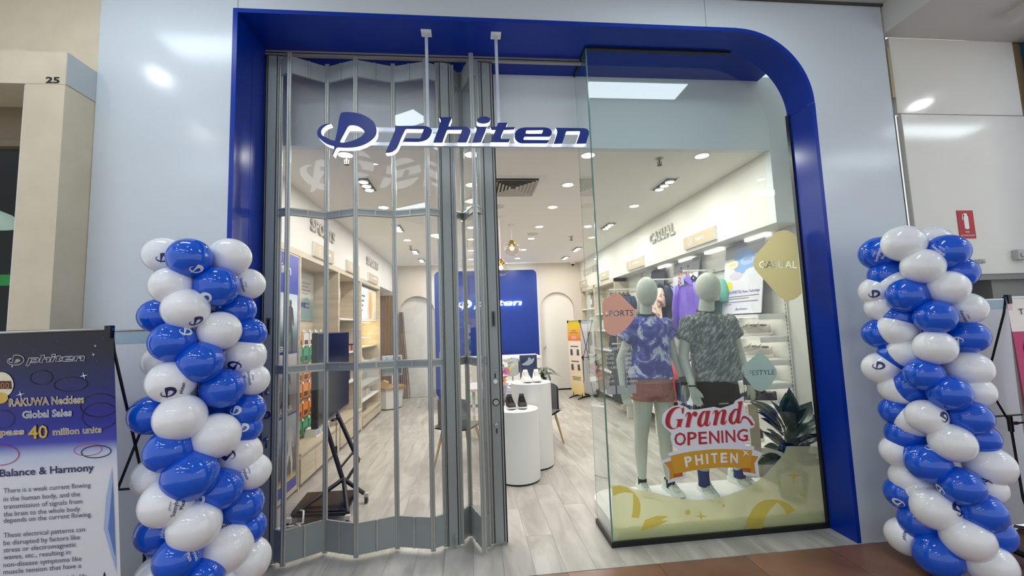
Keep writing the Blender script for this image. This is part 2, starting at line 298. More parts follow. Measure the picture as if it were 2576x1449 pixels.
GRAND=[[[[1.5697,0.9509],[1.572,0.9426],[1.5683,0.9193],[1.5592,0.9018],[1.5536,0.9039],[1.5538,0.9201],[1.552,0.9347],[1.545,0.9441],[1.5357,0.9491],[1.524,0.9479],[1.508,0.9407],[1.4916,0.9271],[1.479,0.9134],[1.4681,0.896],[1.459,0.8768],[1.4547,0.8573],[1.4544,0.8394],[1.4588,0.8213],[1.4675,0.8082],[1.4786,0.8022],[1.492,0.8023],[1.502,0.808],[1.5075,0.8166],[1.5127,0.8343],[1.5158,0.8502],[1.5135,0.8585],[1.4985,0.8647],[1.5623,0.8652],[1.553,0.8571],[1.5469,0.8413],[1.5397,0.8219],[1.5355,0.8043],[1.5274,0.8119],[1.5137,0.8091],[1.4977,0.8011],[1.4782,0.7969],[1.459,0.7966],[1.4423,0.8043],[1.4279,0.8177],[1.4206,0.836],[1.4202,0.8575],[1.4246,0.8787],[1.4339,0.9015],[1.4489,0.9223],[1.4654,0.9376],[1.4855,0.9491],[1.5052,0.9544],[1.5246,0.9557],[1.5379,0.9526],[1.5489,0.9448],[1.5562,0.9381],[1.5624,0.9431],[1.5659,0.9511]]],[[[1.5737,0.8757],[1.5799,0.8934],[1.5886,0.9056],[1.5988,0.9122],[1.6125,0.9133],[1.6217,0.9074],[1.6257,0.8963],[1.626,0.8873],[1.6328,0.8995],[1.6414,0.9099],[1.6534,0.9147],[1.665,0.9131],[1.6731,0.9045],[1.6731,0.8919],[1.6664,0.8814],[1.6562,0.8756],[1.6449,0.8799],[1.6398,0.8901],[1.6361,0.8921],[1.6279,0.8745],[1.6193,0.8515],[1.6116,0.8268],[1.6048,0.802],[1.573,0.803],[1.5807,0.8286],[1.5912,0.8639],[1.597,0.8889],[1.596,0.9016],[1.5879,0.8966],[1.5789,0.8809]]],[[[1.7439,0.9097],[1.7481,0.914],[1.7777,0.9151],[1.771,0.8937],[1.7605,0.8616],[1.7526,0.8367],[1.7489,0.8153],[1.7523,0.8097],[1.7609,0.8182],[1.7701,0.8357],[1.7729,0.8338],[1.7645,0.8144],[1.7517,0.8025],[1.7379,0.8006],[1.7266,0.8057],[1.7226,0.8168],[1.7109,0.8048],[1.6948,0.7986],[1.6795,0.8013],[1.6689,0.8145],[1.6674,0.8326],[1.6719,0.8522],[1.6813,0.8733],[1.6967,0.8942],[1.7135,0.9096],[1.7276,0.9142],[1.7373,0.9137]],[[1.7404,0.9027],[1.7347,0.9048],[1.7221,0.8946],[1.7108,0.8753],[1.701,0.8505],[1.6973,0.8291],[1.7009,0.8135],[1.7078,0.814],[1.7207,0.8295],[1.7307,0.8561],[1.7379,0.8847]]],[[[1.7907,0.8809],[1.797,0.8983],[1.8102,0.9131],[1.8274,0.9167],[1.839,0.9116],[1.8414,0.8981],[1.8464,0.9],[1.8606,0.9104],[1.8781,0.9172],[1.8949,0.9163],[1.9039,0.908],[1.903,0.8925],[1.8958,0.8706],[1.8879,0.8488],[1.8834,0.8246],[1.889,0.8199],[1.8975,0.8349],[1.9027,0.8391],[1.8964,0.8217],[1.883,0.8069],[1.8659,0.8035],[1.8521,0.8109],[1.8508,0.8243],[1.8579,0.8505],[1.8673,0.8766],[1.8742,0.9007],[1.865,0.9057],[1.8519,0.8931],[1.8402,0.8692],[1.8278,0.8367],[1.8179,0.804],[1.7892,0.8057],[1.799,0.8361],[1.8103,0.8709],[1.8139,0.8996],[1.8071,0.9044],[1.799,0.8937]]],[[[1.9964,0.9657],[2.0408,0.9713],[2.0334,0.9436],[2.0225,0.9038],[2.0116,0.8641],[2.0052,0.8333],[2.0048,0.8155],[2.0126,0.8217],[2.0217,0.8413],[2.0277,0.8543],[2.0405,0.8603],[2.0573,0.8571],[2.0757,0.8449],[2.0935,0.826],[2.1084,0.8028],[2.1146,0.7902],[2.0946,0.7858],[2.0865,0.8041],[2.0716,0.8273],[2.0558,0.8416],[2.0391,0.8447],[2.0261,0.8365],[2.0144,0.8149],[2.0016,0.8067],[1.9847,0.8077],[1.977,0.817],[1.9601,0.8047],[1.9406,0.8025],[1.9246,0.8134],[1.9155,0.8339],[1.9187,0.856],[1.9304,0.8798],[1.9493,0.9011],[1.97,0.9156],[1.9872,0.918],[1.999,0.914],[2.0063,0.9405],[2.0055,0.9585]],[[1.992,0.9032],[1.9839,0.9081],[1.968,0.8934],[1.9538,0.8696],[1.9454,0.8433],[1.9461,0.8233],[1.954,0.8173],[1.9671,0.8287],[1.9802,0.8525],[1.9888,0.881]]]]
GBACK=[[1.3957,0.8737],[1.4067,0.9069],[1.4416,0.9389],[1.4944,0.9634],[1.5458,0.9674],[1.5886,0.9515],[1.6162,0.9295],[1.6749,0.9263],[1.7419,0.9329],[1.8093,0.9396],[1.8603,0.9265],[1.9136,0.9375],[1.9674,0.9519],[1.9845,0.9753],[2.0553,1.0064],[2.048,0.8852],[2.1019,0.8545],[2.1275,0.8047],[2.1167,0.7708],[2.0782,0.7627],[2.0803,0.7042],[2.0535,0.6579],[2.0296,0.6423],[2.1039,0.6343],[2.1014,0.6071],[2.1702,0.5788],[2.1236,0.524],[2.1273,0.4052],[2.0028,0.4306],[1.9926,0.4819],[1.8751,0.4945],[1.6917,0.4955],[1.5526,0.4816],[1.5529,0.4384],[1.4073,0.4123],[1.4251,0.5102],[1.3652,0.5739],[1.4421,0.5955],[1.4189,0.6237],[1.5068,0.6415],[1.4597,0.688],[1.4523,0.7354],[1.4619,0.7685],[1.4108,0.812],[1.3952,0.8466]]
RIBBON=[[[1.4407,0.6053],[1.5352,0.6197],[1.6385,0.6288],[1.7421,0.6318],[1.846,0.629],[1.95,0.6212],[2.0858,0.6052],[2.0579,0.476],[1.9937,0.4835],[1.9038,0.4928],[1.8001,0.4982],[1.6967,0.4972],[1.5934,0.4901],[1.5248,0.4823],[1.4633,0.4756]],[[1.3884,0.5602],[1.4449,0.5705],[1.4633,0.4756],[1.4528,0.4467],[1.4233,0.4363],[1.4271,0.5108]],[[1.4528,0.4467],[1.4565,0.4751],[1.5248,0.4823],[1.5279,0.4555]],[[2.0805,0.5671],[2.1325,0.5573],[2.0942,0.5071],[2.0979,0.4336],[2.0618,0.4424],[2.0562,0.4761]],[[1.9953,0.4818],[2.0579,0.476],[2.0618,0.4424],[1.993,0.4566]],[[2.0056,0.6151],[2.0322,0.5974],[2.047,0.6061],[2.0386,0.5906],[2.0645,0.5665],[2.0308,0.5831],[2.0063,0.5639],[2.0228,0.5916]]]
OPENING=[["O",[1.4764,0.6754],[1.5666,0.6729],[1.4833,0.7699]],["P",[1.5785,0.6722],[1.6506,0.6725],[1.5858,0.767]],["E",[1.6679,0.6739],[1.7335,0.6737],[1.6699,0.7636]],["N",[1.7507,0.6732],[1.8305,0.6724],[1.7548,0.7649]],["I",[1.848,0.6736],[1.862,0.6734],[1.8504,0.7631]],["N",[1.8812,0.6741],[1.9582,0.6732],[1.8837,0.7637]],["G",[1.9689,0.6751],[2.0567,0.6729],[1.977,0.7663]]]
PHITEN=[["P",[1.5529,0.5164],[1.6097,0.5235],[1.5449,0.5907]],["H",[1.6321,0.5252],[1.6907,0.5291],[1.6293,0.5985]],["I",[1.7165,0.5296],[1.7321,0.5305],[1.7155,0.6018]],["T",[1.7563,0.5311],[1.8064,0.5309],[1.7555,0.6049]],["E",[1.8271,0.5305],[1.8791,0.5293],[1.8315,0.6023]],["N",[1.9031,0.5245],[1.9619,0.519],[1.9094,0.5973]]]
FROST=[[0.9872,0.4217],[1.0459,0.4212],[1.1078,0.4058],[1.1693,0.3793],[1.2788,0.3567],[1.3882,0.3229],[1.5145,0.2915],[1.6344,0.2714],[1.7567,0.2698],[1.8819,0.2903],[2.0093,0.3223],[2.0967,0.3613],[2.1858,0.412],[2.2412,0.4578],[2.3158,0.5219],[2.3537,0.558],[2.3806,0.6104],[2.6331,0.5946],[2.6394,0.0141],[0.979,0.0184]]
SWIRLS=[[[0.9893,0.4179],[1.046,0.4226],[1.1,0.4063],[1.145,0.3701],[1.1814,0.3235],[1.192,0.2789],[1.1871,0.2283],[1.1725,0.1859],[1.1183,0.1974],[1.1332,0.247],[1.1413,0.3119],[1.1406,0.3631],[1.0744,0.3738],[1.0268,0.3656],[0.9948,0.3519]],[[1.2188,0.1714],[1.3152,0.1929],[1.3941,0.1831],[1.3366,0.1585],[1.3918,0.1505],[1.3346,0.1295],[1.262,0.11],[1.1825,0.0983]],[[2.017,0.1345],[2.0459,0.1771],[2.0916,0.2185],[2.1523,0.2403],[2.2196,0.2391],[2.294,0.2222],[2.3503,0.1915],[2.3883,0.1471],[2.3178,0.1224],[2.2975,0.1729],[2.2509,0.2141],[2.1962,0.1731],[2.1495,0.1242],[2.1078,0.0381],[1.9883,0.0477]],[[1.6455,0.2078],[1.6523,0.1704],[1.6984,0.1579],[1.6535,0.1555],[1.6431,0.1269],[1.6374,0.1568],[1.5934,0.1639],[1.636,0.1701]],[[2.4085,0.4235],[2.4168,0.4037],[2.4657,0.395],[2.4181,0.3921],[2.4007,0.3322],[2.3968,0.3936],[2.3465,0.4032],[2.3965,0.4067]],[[1.5669,0.1968],[1.5634,0.1876],[1.5552,0.1812],[1.5446,0.1795],[1.5344,0.1828],[1.5273,0.1904],[1.5252,0.2001],[1.5288,0.2093],[1.5369,0.2157],[1.5475,0.2175],[1.5578,0.2141],[1.5649,0.2066]],[[1.8381,0.2227],[1.8361,0.2177],[1.8316,0.2142],[1.8257,0.2133],[1.8201,0.2151],[1.8163,0.2192],[1.8152,0.2245],[1.8172,0.2295],[1.8217,0.233],[1.8275,0.2339],[1.8331,0.2321],[1.837,0.228]],[[2.2977,0.3509],[2.2956,0.3457],[2.2908,0.3422],[2.2848,0.3412],[2.279,0.343],[2.2751,0.3472],[2.274,0.3526],[2.2762,0.3578],[2.2809,0.3613],[2.2869,0.3623],[2.2927,0.3605],[2.2966,0.3563]],[[2.4688,0.2548],[2.4664,0.2489],[2.4609,0.2448],[2.4539,0.2437],[2.4473,0.2458],[2.4428,0.2506],[2.4416,0.2568],[2.4441,0.2627],[2.4495,0.2668],[2.4565,0.2679],[2.4632,0.2658],[2.4677,0.261]]]
STK_CASUAL=[[2.5193,2.2864],[2.5567,2.281],[2.5924,2.259],[2.6144,2.2373],[2.616,1.7781],[2.5846,1.7511],[2.5447,1.7279],[2.4991,1.7209],[2.4628,1.7303],[2.4275,1.7486],[2.268,1.9366],[2.2351,1.9791],[2.2279,2.0211],[2.2349,2.056],[2.261,2.0975],[2.4334,2.2575],[2.4733,2.2798]]
STK_SPORTS=[[0.9898,1.7499],[1.0275,1.785],[1.0666,1.8166],[1.0968,1.8209],[1.1264,1.815],[1.144,1.7963],[1.2356,1.699],[1.2465,1.6697],[1.2394,1.6409],[1.2104,1.5985],[1.1704,1.5567],[1.1234,1.5189],[1.0776,1.4991],[1.0337,1.5079],[1.0124,1.5229],[0.9921,1.5558],[0.9871,1.6491]]
STK_LIFE=[[2.1967,1.321],[2.2218,1.3227],[2.2505,1.3095],[2.2782,1.2853],[2.3399,1.1996],[2.3451,1.1717],[2.3335,1.1356],[2.2883,1.0828],[2.2448,1.0439],[2.1942,1.0328],[2.1561,1.0483],[2.1116,1.1005],[2.0766,1.1476],[2.0532,1.1942],[2.0644,1.2302],[2.1276,1.2733]]
STXT=[["CASUAL",[2.2726,1.9853],[2.5949,1.9785],[2.2779,2.0411]],["SPORTS",[1.0061,1.6449],[1.2247,1.645],[1.0085,1.688]],["LIFESTYLE",[2.0658,1.159],[2.3235,1.1562],[2.0691,1.1953]]]
HOURS=[["Open Hours",[0.9971,1.3927],[1.199,1.3874],[0.999,1.4249]],["MON",[0.9921,1.3577],[1.0164,1.3567],[0.9932,1.3767]],["- 5PM",[1.123,1.3523],[1.1996,1.349],[1.1242,1.3713]],["TUES",[0.9929,1.3241],[1.0172,1.3231],[0.994,1.343]],["- 5PM",[1.1237,1.3185],[1.2003,1.3152],[1.1249,1.3375]],["WED",[0.9937,1.2905],[1.0179,1.2895],[0.9948,1.3094]],["- 5PM",[1.1244,1.2848],[1.2009,1.2814],[1.1256,1.3038]],["THURS",[0.9945,1.257],[1.0187,1.2559],[0.9956,1.2759]],["- 8:45PM",[1.1251,1.2511],[1.2475,1.2456],[1.1263,1.2701]],["FRI",[0.9953,1.2236],[1.0195,1.2225],[0.9964,1.2424]],["- 5PM",[1.1258,1.2176],[1.2021,1.214],[1.1269,1.2365]],["SAT",[0.9961,1.1902],[1.0203,1.1891],[0.9972,1.209]],["- 3:45PM",[1.1265,1.184],[1.2487,1.1783],[1.1276,1.2029]],["SUN",[0.9969,1.1569],[1.0211,1.1557],[0.998,1.1756]],["- 4:00PM",[1.1272,1.1506],[1.2492,1.1447],[1.1283,1.1694]]]
BAL_L=[["W",-1.534,-0.569,2.018,0.081,[["D",[0.494,-0.807,-0.323],10]]],["B",-1.35,-0.667,1.984,0.087,[["D",[0.599,-0.428,-0.677],-10]]],["W",-1.245,-0.52,2.013,0.088,[]],["W",-1.423,-0.673,1.849,0.082,[]],["B",-1.265,-0.595,1.85,0.092,[["D",[-0.014,-0.77,-0.638],40]]],["W",-1.206,-0.422,1.878,0.078,[["T",[0.145,-0.973,-0.181],-80]]],["W",-1.358,-0.669,1.737,0.09,[["D",[0.693,-0.291,-0.66],30]]],["B",-1.249,-0.441,1.737,0.083,[]],["B",-1.535,-0.579,1.711,0.079,[]],["W",-1.256,-0.577,1.628,0.088,[]],["B",-1.407,-0.675,1.581,0.087,[["D",[0.814,-0.316,0.487],-10]]],["B",-1.196,-0.419,1.609,0.078,[]],["W",-1.214,-0.426,1.489,0.096,[["D",[0.058,-0.926,-0.373],160]]],["B",-1.301,-0.64,1.479,0.09,[]],["W",-1.531,-0.556,1.484,0.075,[]],["W",-1.406,-0.675,1.396,0.09,[["D",[0.429,-0.785,-0.447],15],["P",[0.842,-0.44,-0.311],85]]],["B",-1.248,-0.55,1.34,0.09,[]],["W",-1.177,-0.411,1.361,0.077,[["T",[0.236,-0.954,0.187],-80]]],["W",-1.363,-0.671,1.228,0.097,[]],["B",-1.53,-0.61,1.237,0.084,[["T",[0.976,0.101,0.192],-45]]],["B",-1.199,-0.42,1.205,0.083,[["D",[-0.05,-0.991,0.12],0]]],["W",-1.257,-0.58,1.115,0.098,[]],["B",-1.206,-0.422,1.111,0.076,[["D",[0.412,-0.894,0.174],0]]],["B",-1.403,-0.675,1.081,0.09,[]],["W",-1.226,-0.431,0.981,0.098,[["D",[0.075,-0.958,0.278],150]]],["W",-1.172,-0.409,0.883,0.084,[["T",[0.097,-0.966,0.24],-70]]],["B",-1.322,-0.654,0.958,0.106,[]],["W",-1.534,-0.569,0.938,0.084,[]],["B",-1.248,-0.548,0.849,0.09,[["D",[-0.398,-0.912,-0.099],0]]],["W",-1.405,-0.675,0.851,0.097,[["T",[0.808,-0.586,0.057],80]]],["B",-1.217,-0.427,0.719,0.099,[]],["W",-1.304,-0.641,0.725,0.1,[]],["B",-1.523,-0.538,0.672,0.089,[["P",[0.659,-0.719,0.223],80]]],["B",-1.184,-0.414,0.601,0.079,[]],["B",-1.356,-0.669,0.601,0.085,[["T",[0.903,-0.325,0.283],-75]]],["W",-1.246,-0.5,0.556,0.113,[["P",[0.249,-0.327,0.912],15]]],["W",-1.186,-0.414,0.44,0.103,[]],["B",-1.28,-0.618,0.475,0.085,[]],["W",-1.517,-0.527,0.456,0.096,[]]]
BAL_R=[["W",2.785,-0.438,2.038,0.105,[]],["W",3.023,-0.408,2.043,0.099,[]],["B",2.802,-0.26,2.005,0.104,[["T",[-0.733,-0.657,-0.178],70]]],["B",2.946,-0.549,1.963,0.096,[["T",[-0.97,-0.242,0.015],-55]]],["W",2.821,-0.503,1.881,0.099,[]],["B",2.821,-0.279,1.849,0.097,[]],["B",3.027,-0.528,1.833,0.089,[]],["B",2.782,-0.424,1.706,0.099,[]],["W",2.917,-0.549,1.741,0.093,[]],["W",2.777,-0.236,1.745,0.093,[["D",[-0.816,-0.542,-0.201],10]]],["W",2.792,-0.25,1.635,0.092,[]],["B",2.842,-0.521,1.563,0.095,[]],["W",3.036,-0.541,1.609,0.088,[["T",[-0.768,-0.343,-0.541],-85]]],["W",2.804,-0.319,1.488,0.1,[]],["B",2.771,-0.23,1.461,0.092,[]],["B",3.03,-0.533,1.436,0.09,[["D",[-0.969,-0.177,-0.171],180]]],["W",2.828,-0.51,1.378,0.095,[]],["B",2.82,-0.278,1.312,0.093,[]],["W",3.023,-0.522,1.24,0.1,[]],["W",2.761,-0.22,1.228,0.097,[["D",[-0.793,-0.573,0.205],0]]],["B",2.792,-0.458,1.21,0.091,[]],["W",2.816,-0.274,1.101,0.1,[["T",[-0.159,-0.983,-0.091],80]]],["B",2.857,-0.531,1.107,0.096,[]],["W",3.029,-0.531,1.105,0.087,[]],["B",2.796,-0.254,0.948,0.084,[]],["W",2.787,-0.445,0.952,0.093,[["D",[0.083,-0.983,0.162],60]]],["B",2.953,-0.548,0.96,0.093,[]],["B",2.82,-0.278,0.801,0.099,[["D",[-0.284,-0.281,0.917],0]]],["B",3.025,-0.526,0.829,0.086,[]],["W",2.845,-0.524,0.814,0.1,[]],["W",2.791,-0.249,0.686,0.094,[]],["B",2.782,-0.427,0.664,0.103,[["D",[-0.051,-0.323,0.945],0]]],["W",3.041,-0.548,0.678,0.104,[["D",[-0.716,-0.221,-0.662],150]]],["W",2.817,-0.275,0.524,0.098,[]],["W",3.027,-0.528,0.544,0.085,[]],["B",2.857,-0.531,0.564,0.099,[["D",[-0.93,0.316,-0.187],150]]],["B",2.791,-0.249,0.419,0.096,[["D",[-0.873,-0.392,-0.291],150]]],["W",2.784,-0.435,0.402,0.109,[["D",[0.181,-0.927,0.329],70]]],["B",2.938,-0.55,0.426,0.105,[]],["B",2.805,-0.317,0.272,0.101,[]],["B",3.024,-0.524,0.285,0.099,[]],["W",2.856,-0.53,0.273,0.112,[]],["W",2.783,-0.241,0.149,0.103,[["P",[-0.698,-0.591,0.405],80]]],["B",2.781,-0.421,0.124,0.111,[]],["W",2.947,-0.549,0.138,0.111,[]]]
BTXT=[["RAKUWA Neckless",-1.9921,-1.6951,1.3305,0.0308,"gold"],["Global Sales",-1.9426,-1.7456,1.2762,0.0292,"silver"],["Surpass",-2.1088,-1.934,1.2073,0.0255,"gold"],["40",-1.9203,-1.844,1.1853,0.055,"forty"],["million units",-1.8248,-1.6283,1.1967,0.0259,"gold"],["Balance & Harmony",-2.0342,-1.6653,1.0297,0.0308,"navy"],["There is a weak current flowing",-2.0224,-1.68,0.9586,0.0205,"grey"],["in the human body, and the",-2.0234,-1.7239,0.9226,0.0206,"grey"],["transmission of signals from",-2.0243,-1.7153,0.8901,0.0206,"grey"],["the brain to the whole body",-2.0252,-1.7257,0.8576,0.0205,"grey"],["depends on the current flowing.",-2.0259,-1.6788,0.8302,0.0205,"grey"],["These electrical patterns can",-2.0277,-1.7076,0.7669,0.0205,"grey"],["be disrupted by factors like",-2.0286,-1.7292,0.7343,0.0206,"grey"],["stress or electromagnetic",-2.0294,-1.7459,0.7035,0.0206,"grey"],["waves, etc., resulting in",-2.0303,-1.7689,0.6727,0.0206,"grey"],["non-disease symptoms like",-2.0312,-1.7254,0.6402,0.0205,"grey"],["muscle tension that have a",-2.032,-1.7279,0.6094,0.0205,"grey"],["daily life",-1.7934,-1.7048,0.5605,0.0208,"grey"]]
BRING=[[-1.7495,1.4128,0.065,0.0295,0.0035,"d"],[-1.8648,1.4478,0.0422,0.0293,0.0031,"d"],[-1.6376,1.3146,0.0739,0.0489,0.0036,"d"],[-1.6356,1.269,0.0707,0.0559,0.0026,"d"],[-2.0302,1.1219,0.0692,0.0411,0.0031,"m"],[-1.6875,1.1236,0.0543,0.0244,0.0028,"r"],[-1.6543,1.1127,0.0577,0.0245,0.0039,"c"],[-2.0182,1.2754,0.043,0.0376,0.0022,"d"]]
BLOGO=[-1.8408, 1.5245, 0.3018]
BPTS={"badge":[-2.0187,1.4243],"medal":[-2.0234,1.3681],"b1":[-2.0565,1.4433],"b2":[-1.9799,1.4396],"b3":[-1.9777,1.4052],"b4":[-2.0574,1.4092],"n100":[-1.9853,1.409],"stars":[[-1.6946,1.4484],[-1.946,1.3795],[-1.6448,1.5771],[-1.6538,1.5391]],"f1":[[-1.592,1.0402],[-1.587,0.5739],[-1.6331,0.7713],[-1.6197,0.9106]],"f2":[[-1.5905,0.9786],[-1.5899,0.6446],[-1.6139,0.7697]]}
BEDGE=[-1.5723, 1.3957, 1.6348]
# ============================================================ materials used widely
def plank_mat(name, c1, c2, sc, rough, var=0.12, bump=0.05):
    m = bpy.data.materials.new(name); m.use_nodes = True; MATS[name] = m
    nt = m.node_tree; b = nt.nodes['Principled BSDF']; b.inputs['Roughness'].default_value = rough
    tc = nt.nodes.new('ShaderNodeTexCoord'); oi = nt.nodes.new('ShaderNodeObjectInfo'); ad = nt.nodes.new('ShaderNodeVectorMath'); ad.operation = 'MULTIPLY_ADD'
    ad.inputs[1].default_value = (7.3,3.1,5.7)
    mp = nt.nodes.new('ShaderNodeMapping'); mp.inputs['Scale'].default_value = sc
    nt.links.new(oi.outputs['Location'], ad.inputs[0]); nt.links.new(tc.outputs['Object'], ad.inputs[2]); nt.links.new(ad.outputs[0], mp.inputs[0])
    nz = nt.nodes.new('ShaderNodeTexNoise'); nz.inputs['Scale'].default_value = 1; nz.inputs['Detail'].default_value = 7; nz.inputs['Distortion'].default_value = 0.8
    nt.links.new(mp.outputs[0], nz.inputs[0])
    rp = nt.nodes.new('ShaderNodeValToRGB'); rp.color_ramp.elements[0].position = 0.33; rp.color_ramp.elements[1].position = 0.66
    rp.color_ramp.elements[0].color = (*lin(c1),1); rp.color_ramp.elements[1].color = (*lin(c2),1); nt.links.new(nz.outputs[0], rp.inputs[0])
    hs = nt.nodes.new('ShaderNodeHueSaturation'); mr = nt.nodes.new('ShaderNodeMapRange'); mr.inputs[3].default_value = 1-var; mr.inputs[4].default_value = 1+var
    nt.links.new(oi.outputs['Random'], mr.inputs[0]); nt.links.new(mr.outputs[0], hs.inputs['Value']); nt.links.new(rp.outputs[0], hs.inputs['Color'])
    nt.links.new(hs.outputs[0], b.inputs['Base Color'])
    bp = nt.nodes.new('ShaderNodeBump'); bp.inputs['Strength'].default_value = bump; bp.inputs['Distance'].default_value = 0.004
    nt.links.new(nz.outputs[0], bp.inputs['Height']); nt.links.new(bp.outputs[0], b.inputs['Normal'])
    return m
M_PLANK = plank_mat('vinyl plank', '#a5a29b', '#cbc8c1', (7,1.5,7), 0.42, 0.035)
M_TILE = plank_mat('brown tile', '#6f4a38', '#8d6552', (2.2,2.2,2.2), 0.28, 0.07, 0.02)
M_WOOD = mat('pale oak', '#c2b69f', 0.5, noise=((1.5,1.5,22),'#d6cab4',0.3,0.7,0.04))
M_WOODH = mat('pale oak grain along', '#c2b69f', 0.5, noise=((22,1.5,22),'#d6cab4',0.3,0.7,0.04))
M_SLAT = mat('brown slat wood', '#8d6b47', 0.5, noise=((20,20,1.5),'#a9855c',0.3,0.7,0.05))
M_FACADE = mat('white facade panel', '#ccd4da', 0.17, spec=0.45)
M_BLUE = mat('blue panel', '#022f9a', 0.3, spec=0.3)
M_BLUEB = mat('blue board', '#163a98', 0.35)
M_WALL = mat('white paint', '#e1e0da', 0.65)
M_BULK = mat('bulkhead paint', '#e2e7e8', 0.6)
M_CEIL = mat('ceiling paint', '#f3f0e9', 0.75)
M_BEIGE = mat('beige paint', '#d3c7ae', 0.6, noise=((6,6,6),'#cbbfa6',0.35,0.65,0.03))
M_GREYP = mat('grey paint', '#a9abab', 0.6)
M_BLACK = mat('black', '#0b0b0c', 0.45)
M_BLACKG = mat('black gloss', '#08090b', 0.12)
M_WHITE = mat('white gloss', '#f2f3f2', 0.3)
M_WHITEM = mat('white matt', '#efefec', 0.6)
M_ALU = mat('brushed aluminium', '#b9bdb8', 0.36, metal=0.55, spec=0.5)
M_ALUD = mat('grey aluminium plate', '#9da4a2', 0.42, metal=0.25)
M_CHROME = mat('chrome', '#c9cccd', 0.15, metal=1.0)
M_PERSP = glass('clear polycarbonate', (0.96,0.965,0.97), 1.47)
M_GLASS = glass('shop glass', (0.94,0.975,0.962), 1.46)
M_GEDGE = mat('glass edge', '#5f8a82', 0.15)
M_LED = glow('white led', '#ffffff', 9.0)

# ============================================================ floors
fl = MB().box(-2.45,3.4,-0.008,7.5,-0.06,-0.004).build('floor', mat('screed','#8a8782',0.8)); struct('', fl, 'pale grey timber look plank floor of the shop')
_pm = {}
PW, PL, PX0 = 0.2, 1.5, -2.42
for i in range(29):
    y = -0.006 - (0.0 if i % 3 == 0 else 0.5 if i % 3 == 1 else 1.0)
    while y < 7.36:
        a = max(y, -0.006); b = min(y+PL, 7.36); L = round(b-a-0.0015, 4)
        if L > 0.05:
            if L not in _pm: _pm[L] = MB().box(0,PW-0.0015,0,L,-0.004,0).mesh('plank', M_PLANK)
            o = link('plank', _pm[L], fl); o.matrix_parent_inverse = Matrix(); o.location = (PX0+i*PW, a, 0)
        y += PL
mf = MB().box(-4.6,6.4,-7.2,-0.012,-0.06,-0.005).build('floor', mat('grout','#a79a8c',0.8)); struct('', mf, 'brown tiled floor of the mall walkway')
_tm = MB().box(0,0.607,0,0.607,-0.005,0).mesh('tile', M_TILE)
for i in range(-9,8):
    for j in range(6):
        o = link('tile', _tm, mf); o.matrix_parent_inverse = Matrix(); o.location = (1.193+0.611*i+0.002, -0.012-0.611*(j+1)+0.002, 0)

# ============================================================ facade
wf = struct('wall_front'); wf['label'] = 'white panelled shopfront wall around the blue portal'
AR = arc(2.095,3.23,0.56,0,90,24)
def panel(loop, y0=0.0, y1=0.05, m=M_FACADE, parent=wf, nm='panel'): return MB().prism(loop,'xz',y0,y1).build(nm, m, parent, bevel=0.0015)
panel([(-2.37,0),(-1.5215,0),(-1.5215,4.12),(-2.37,4.12)])
panel([(-1.5185,3.792),(1.848,3.792),(1.848,4.12),(-1.5185,4.12)])
panel([(1.851,3.792),(2.095,3.792)]+[(2.095+(x-2.095)*1.004,3.23+(z-3.23)*1.004) for x,z in AR[::-1]]+[(2.657,0),(3.345,0),(3.345,4.12),(1.851,4.12)])
MB().box(-2.45,-1.56,0.06,0.62,0,4.12).build('backing', M_BULK, wf)  # unseen solid behind the left panels, added only to block light
MB().box(2.69,3.345,0.055,0.225,0,4.12).build('backing', M_WALL, wf)
MB().box(-1.56,2.7,0.052,0.62,3.83,4.12).build('backing', M_BULK, wf)
# blue portal lining
tr = struct('trim_1'); tr['label'] = 'deep blue portal lining with one rounded corner'
T = 0.03
MB().box(-1.519-T,-1.519,-0.002,0.198,0,3.79).build('jamb_panel', M_BLUE, tr)
MB().box(-1.519-T,-1.519,0.201,0.66,0,3.79).build('jamb_panel', M_BLUE, tr)
MB().box(-1.519-T,2.095,-0.002,0.624,3.79,3.79+T).build('soffit_panel', M_BLUE, tr)
MB().box(2.095,2.72,0.245,0.624,3.79,3.79+T).build('soffit_panel', M_BLUE, tr)
cb = MB(); n = len(AR)
vs = [(x,-0.002,z) for x,z in AR]+[(x,0.245,z) for x,z in AR]+[(2.095+(x-2.095)*1.05,-0.002,3.23+(z-3.23)*1.05) for x,z in AR]+[(2.095+(x-2.095)*1.05,0.245,3.23+(z-3.23)*1.05) for x,z in AR]
fs = []
for k in range(n-1): fs += [(k,k+1,n+k+1,n+k),(2*n+k,3*n+k,3*n+k+1,2*n+k+1),(k,2*n+k,2*n+k+1,k+1),(n+k,n+k+1,3*n+k+1,3*n+k)]
cb.add(vs,fs).build('corner_panel', M_BLUE, tr, smooth=30)
MB().box(2.655,2.655+T,-0.002,0.245,0,3.228).build('jamb_panel', M_BLUE, tr)

# ============================================================ shop shell
def S(nm, m, *boxes, label=None):
    b = MB()
    for q in boxes: b.box(*q)
    return struct('', b.build(nm, m), label)
S('bulkhead_wall', M_BULK, (-2.45,3.2,0.625,0.70,3.13,3.83),(2.78,3.2,0.625,0.70,2.45,3.13), label='pale grey bulkhead above the shop entrance')
S('ceiling', M_CEIL, (-2.45,3.2,0.70,7.5,3.13,3.2), label='white shop ceiling')
S('wall_left', M_WALL, (-2.45,-2.38,0.62,7.5,0,3.13), label='left wall of the shop')
S('wall_right', M_WALL, (3.05,3.2,0.226,7.5,0,3.13), label='right wall of the shop')
fL = S('fascia_left', M_WALL, (-2.38,-1.79,0.70,7.1,2.485,3.13),(-1.81,-1.79,0.66,0.70,2.485,3.13), label='white fascia over the left shelving')
MB().box(-2.38,-1.788,0.66,5.76,2.42,2.485).build('wood_strip', M_WOODH, fL)
fR = S('fascia_right', M_WALL, (2.78,3.05,0.70,7.35,2.45,3.13), label='white fascia over the right shelving')
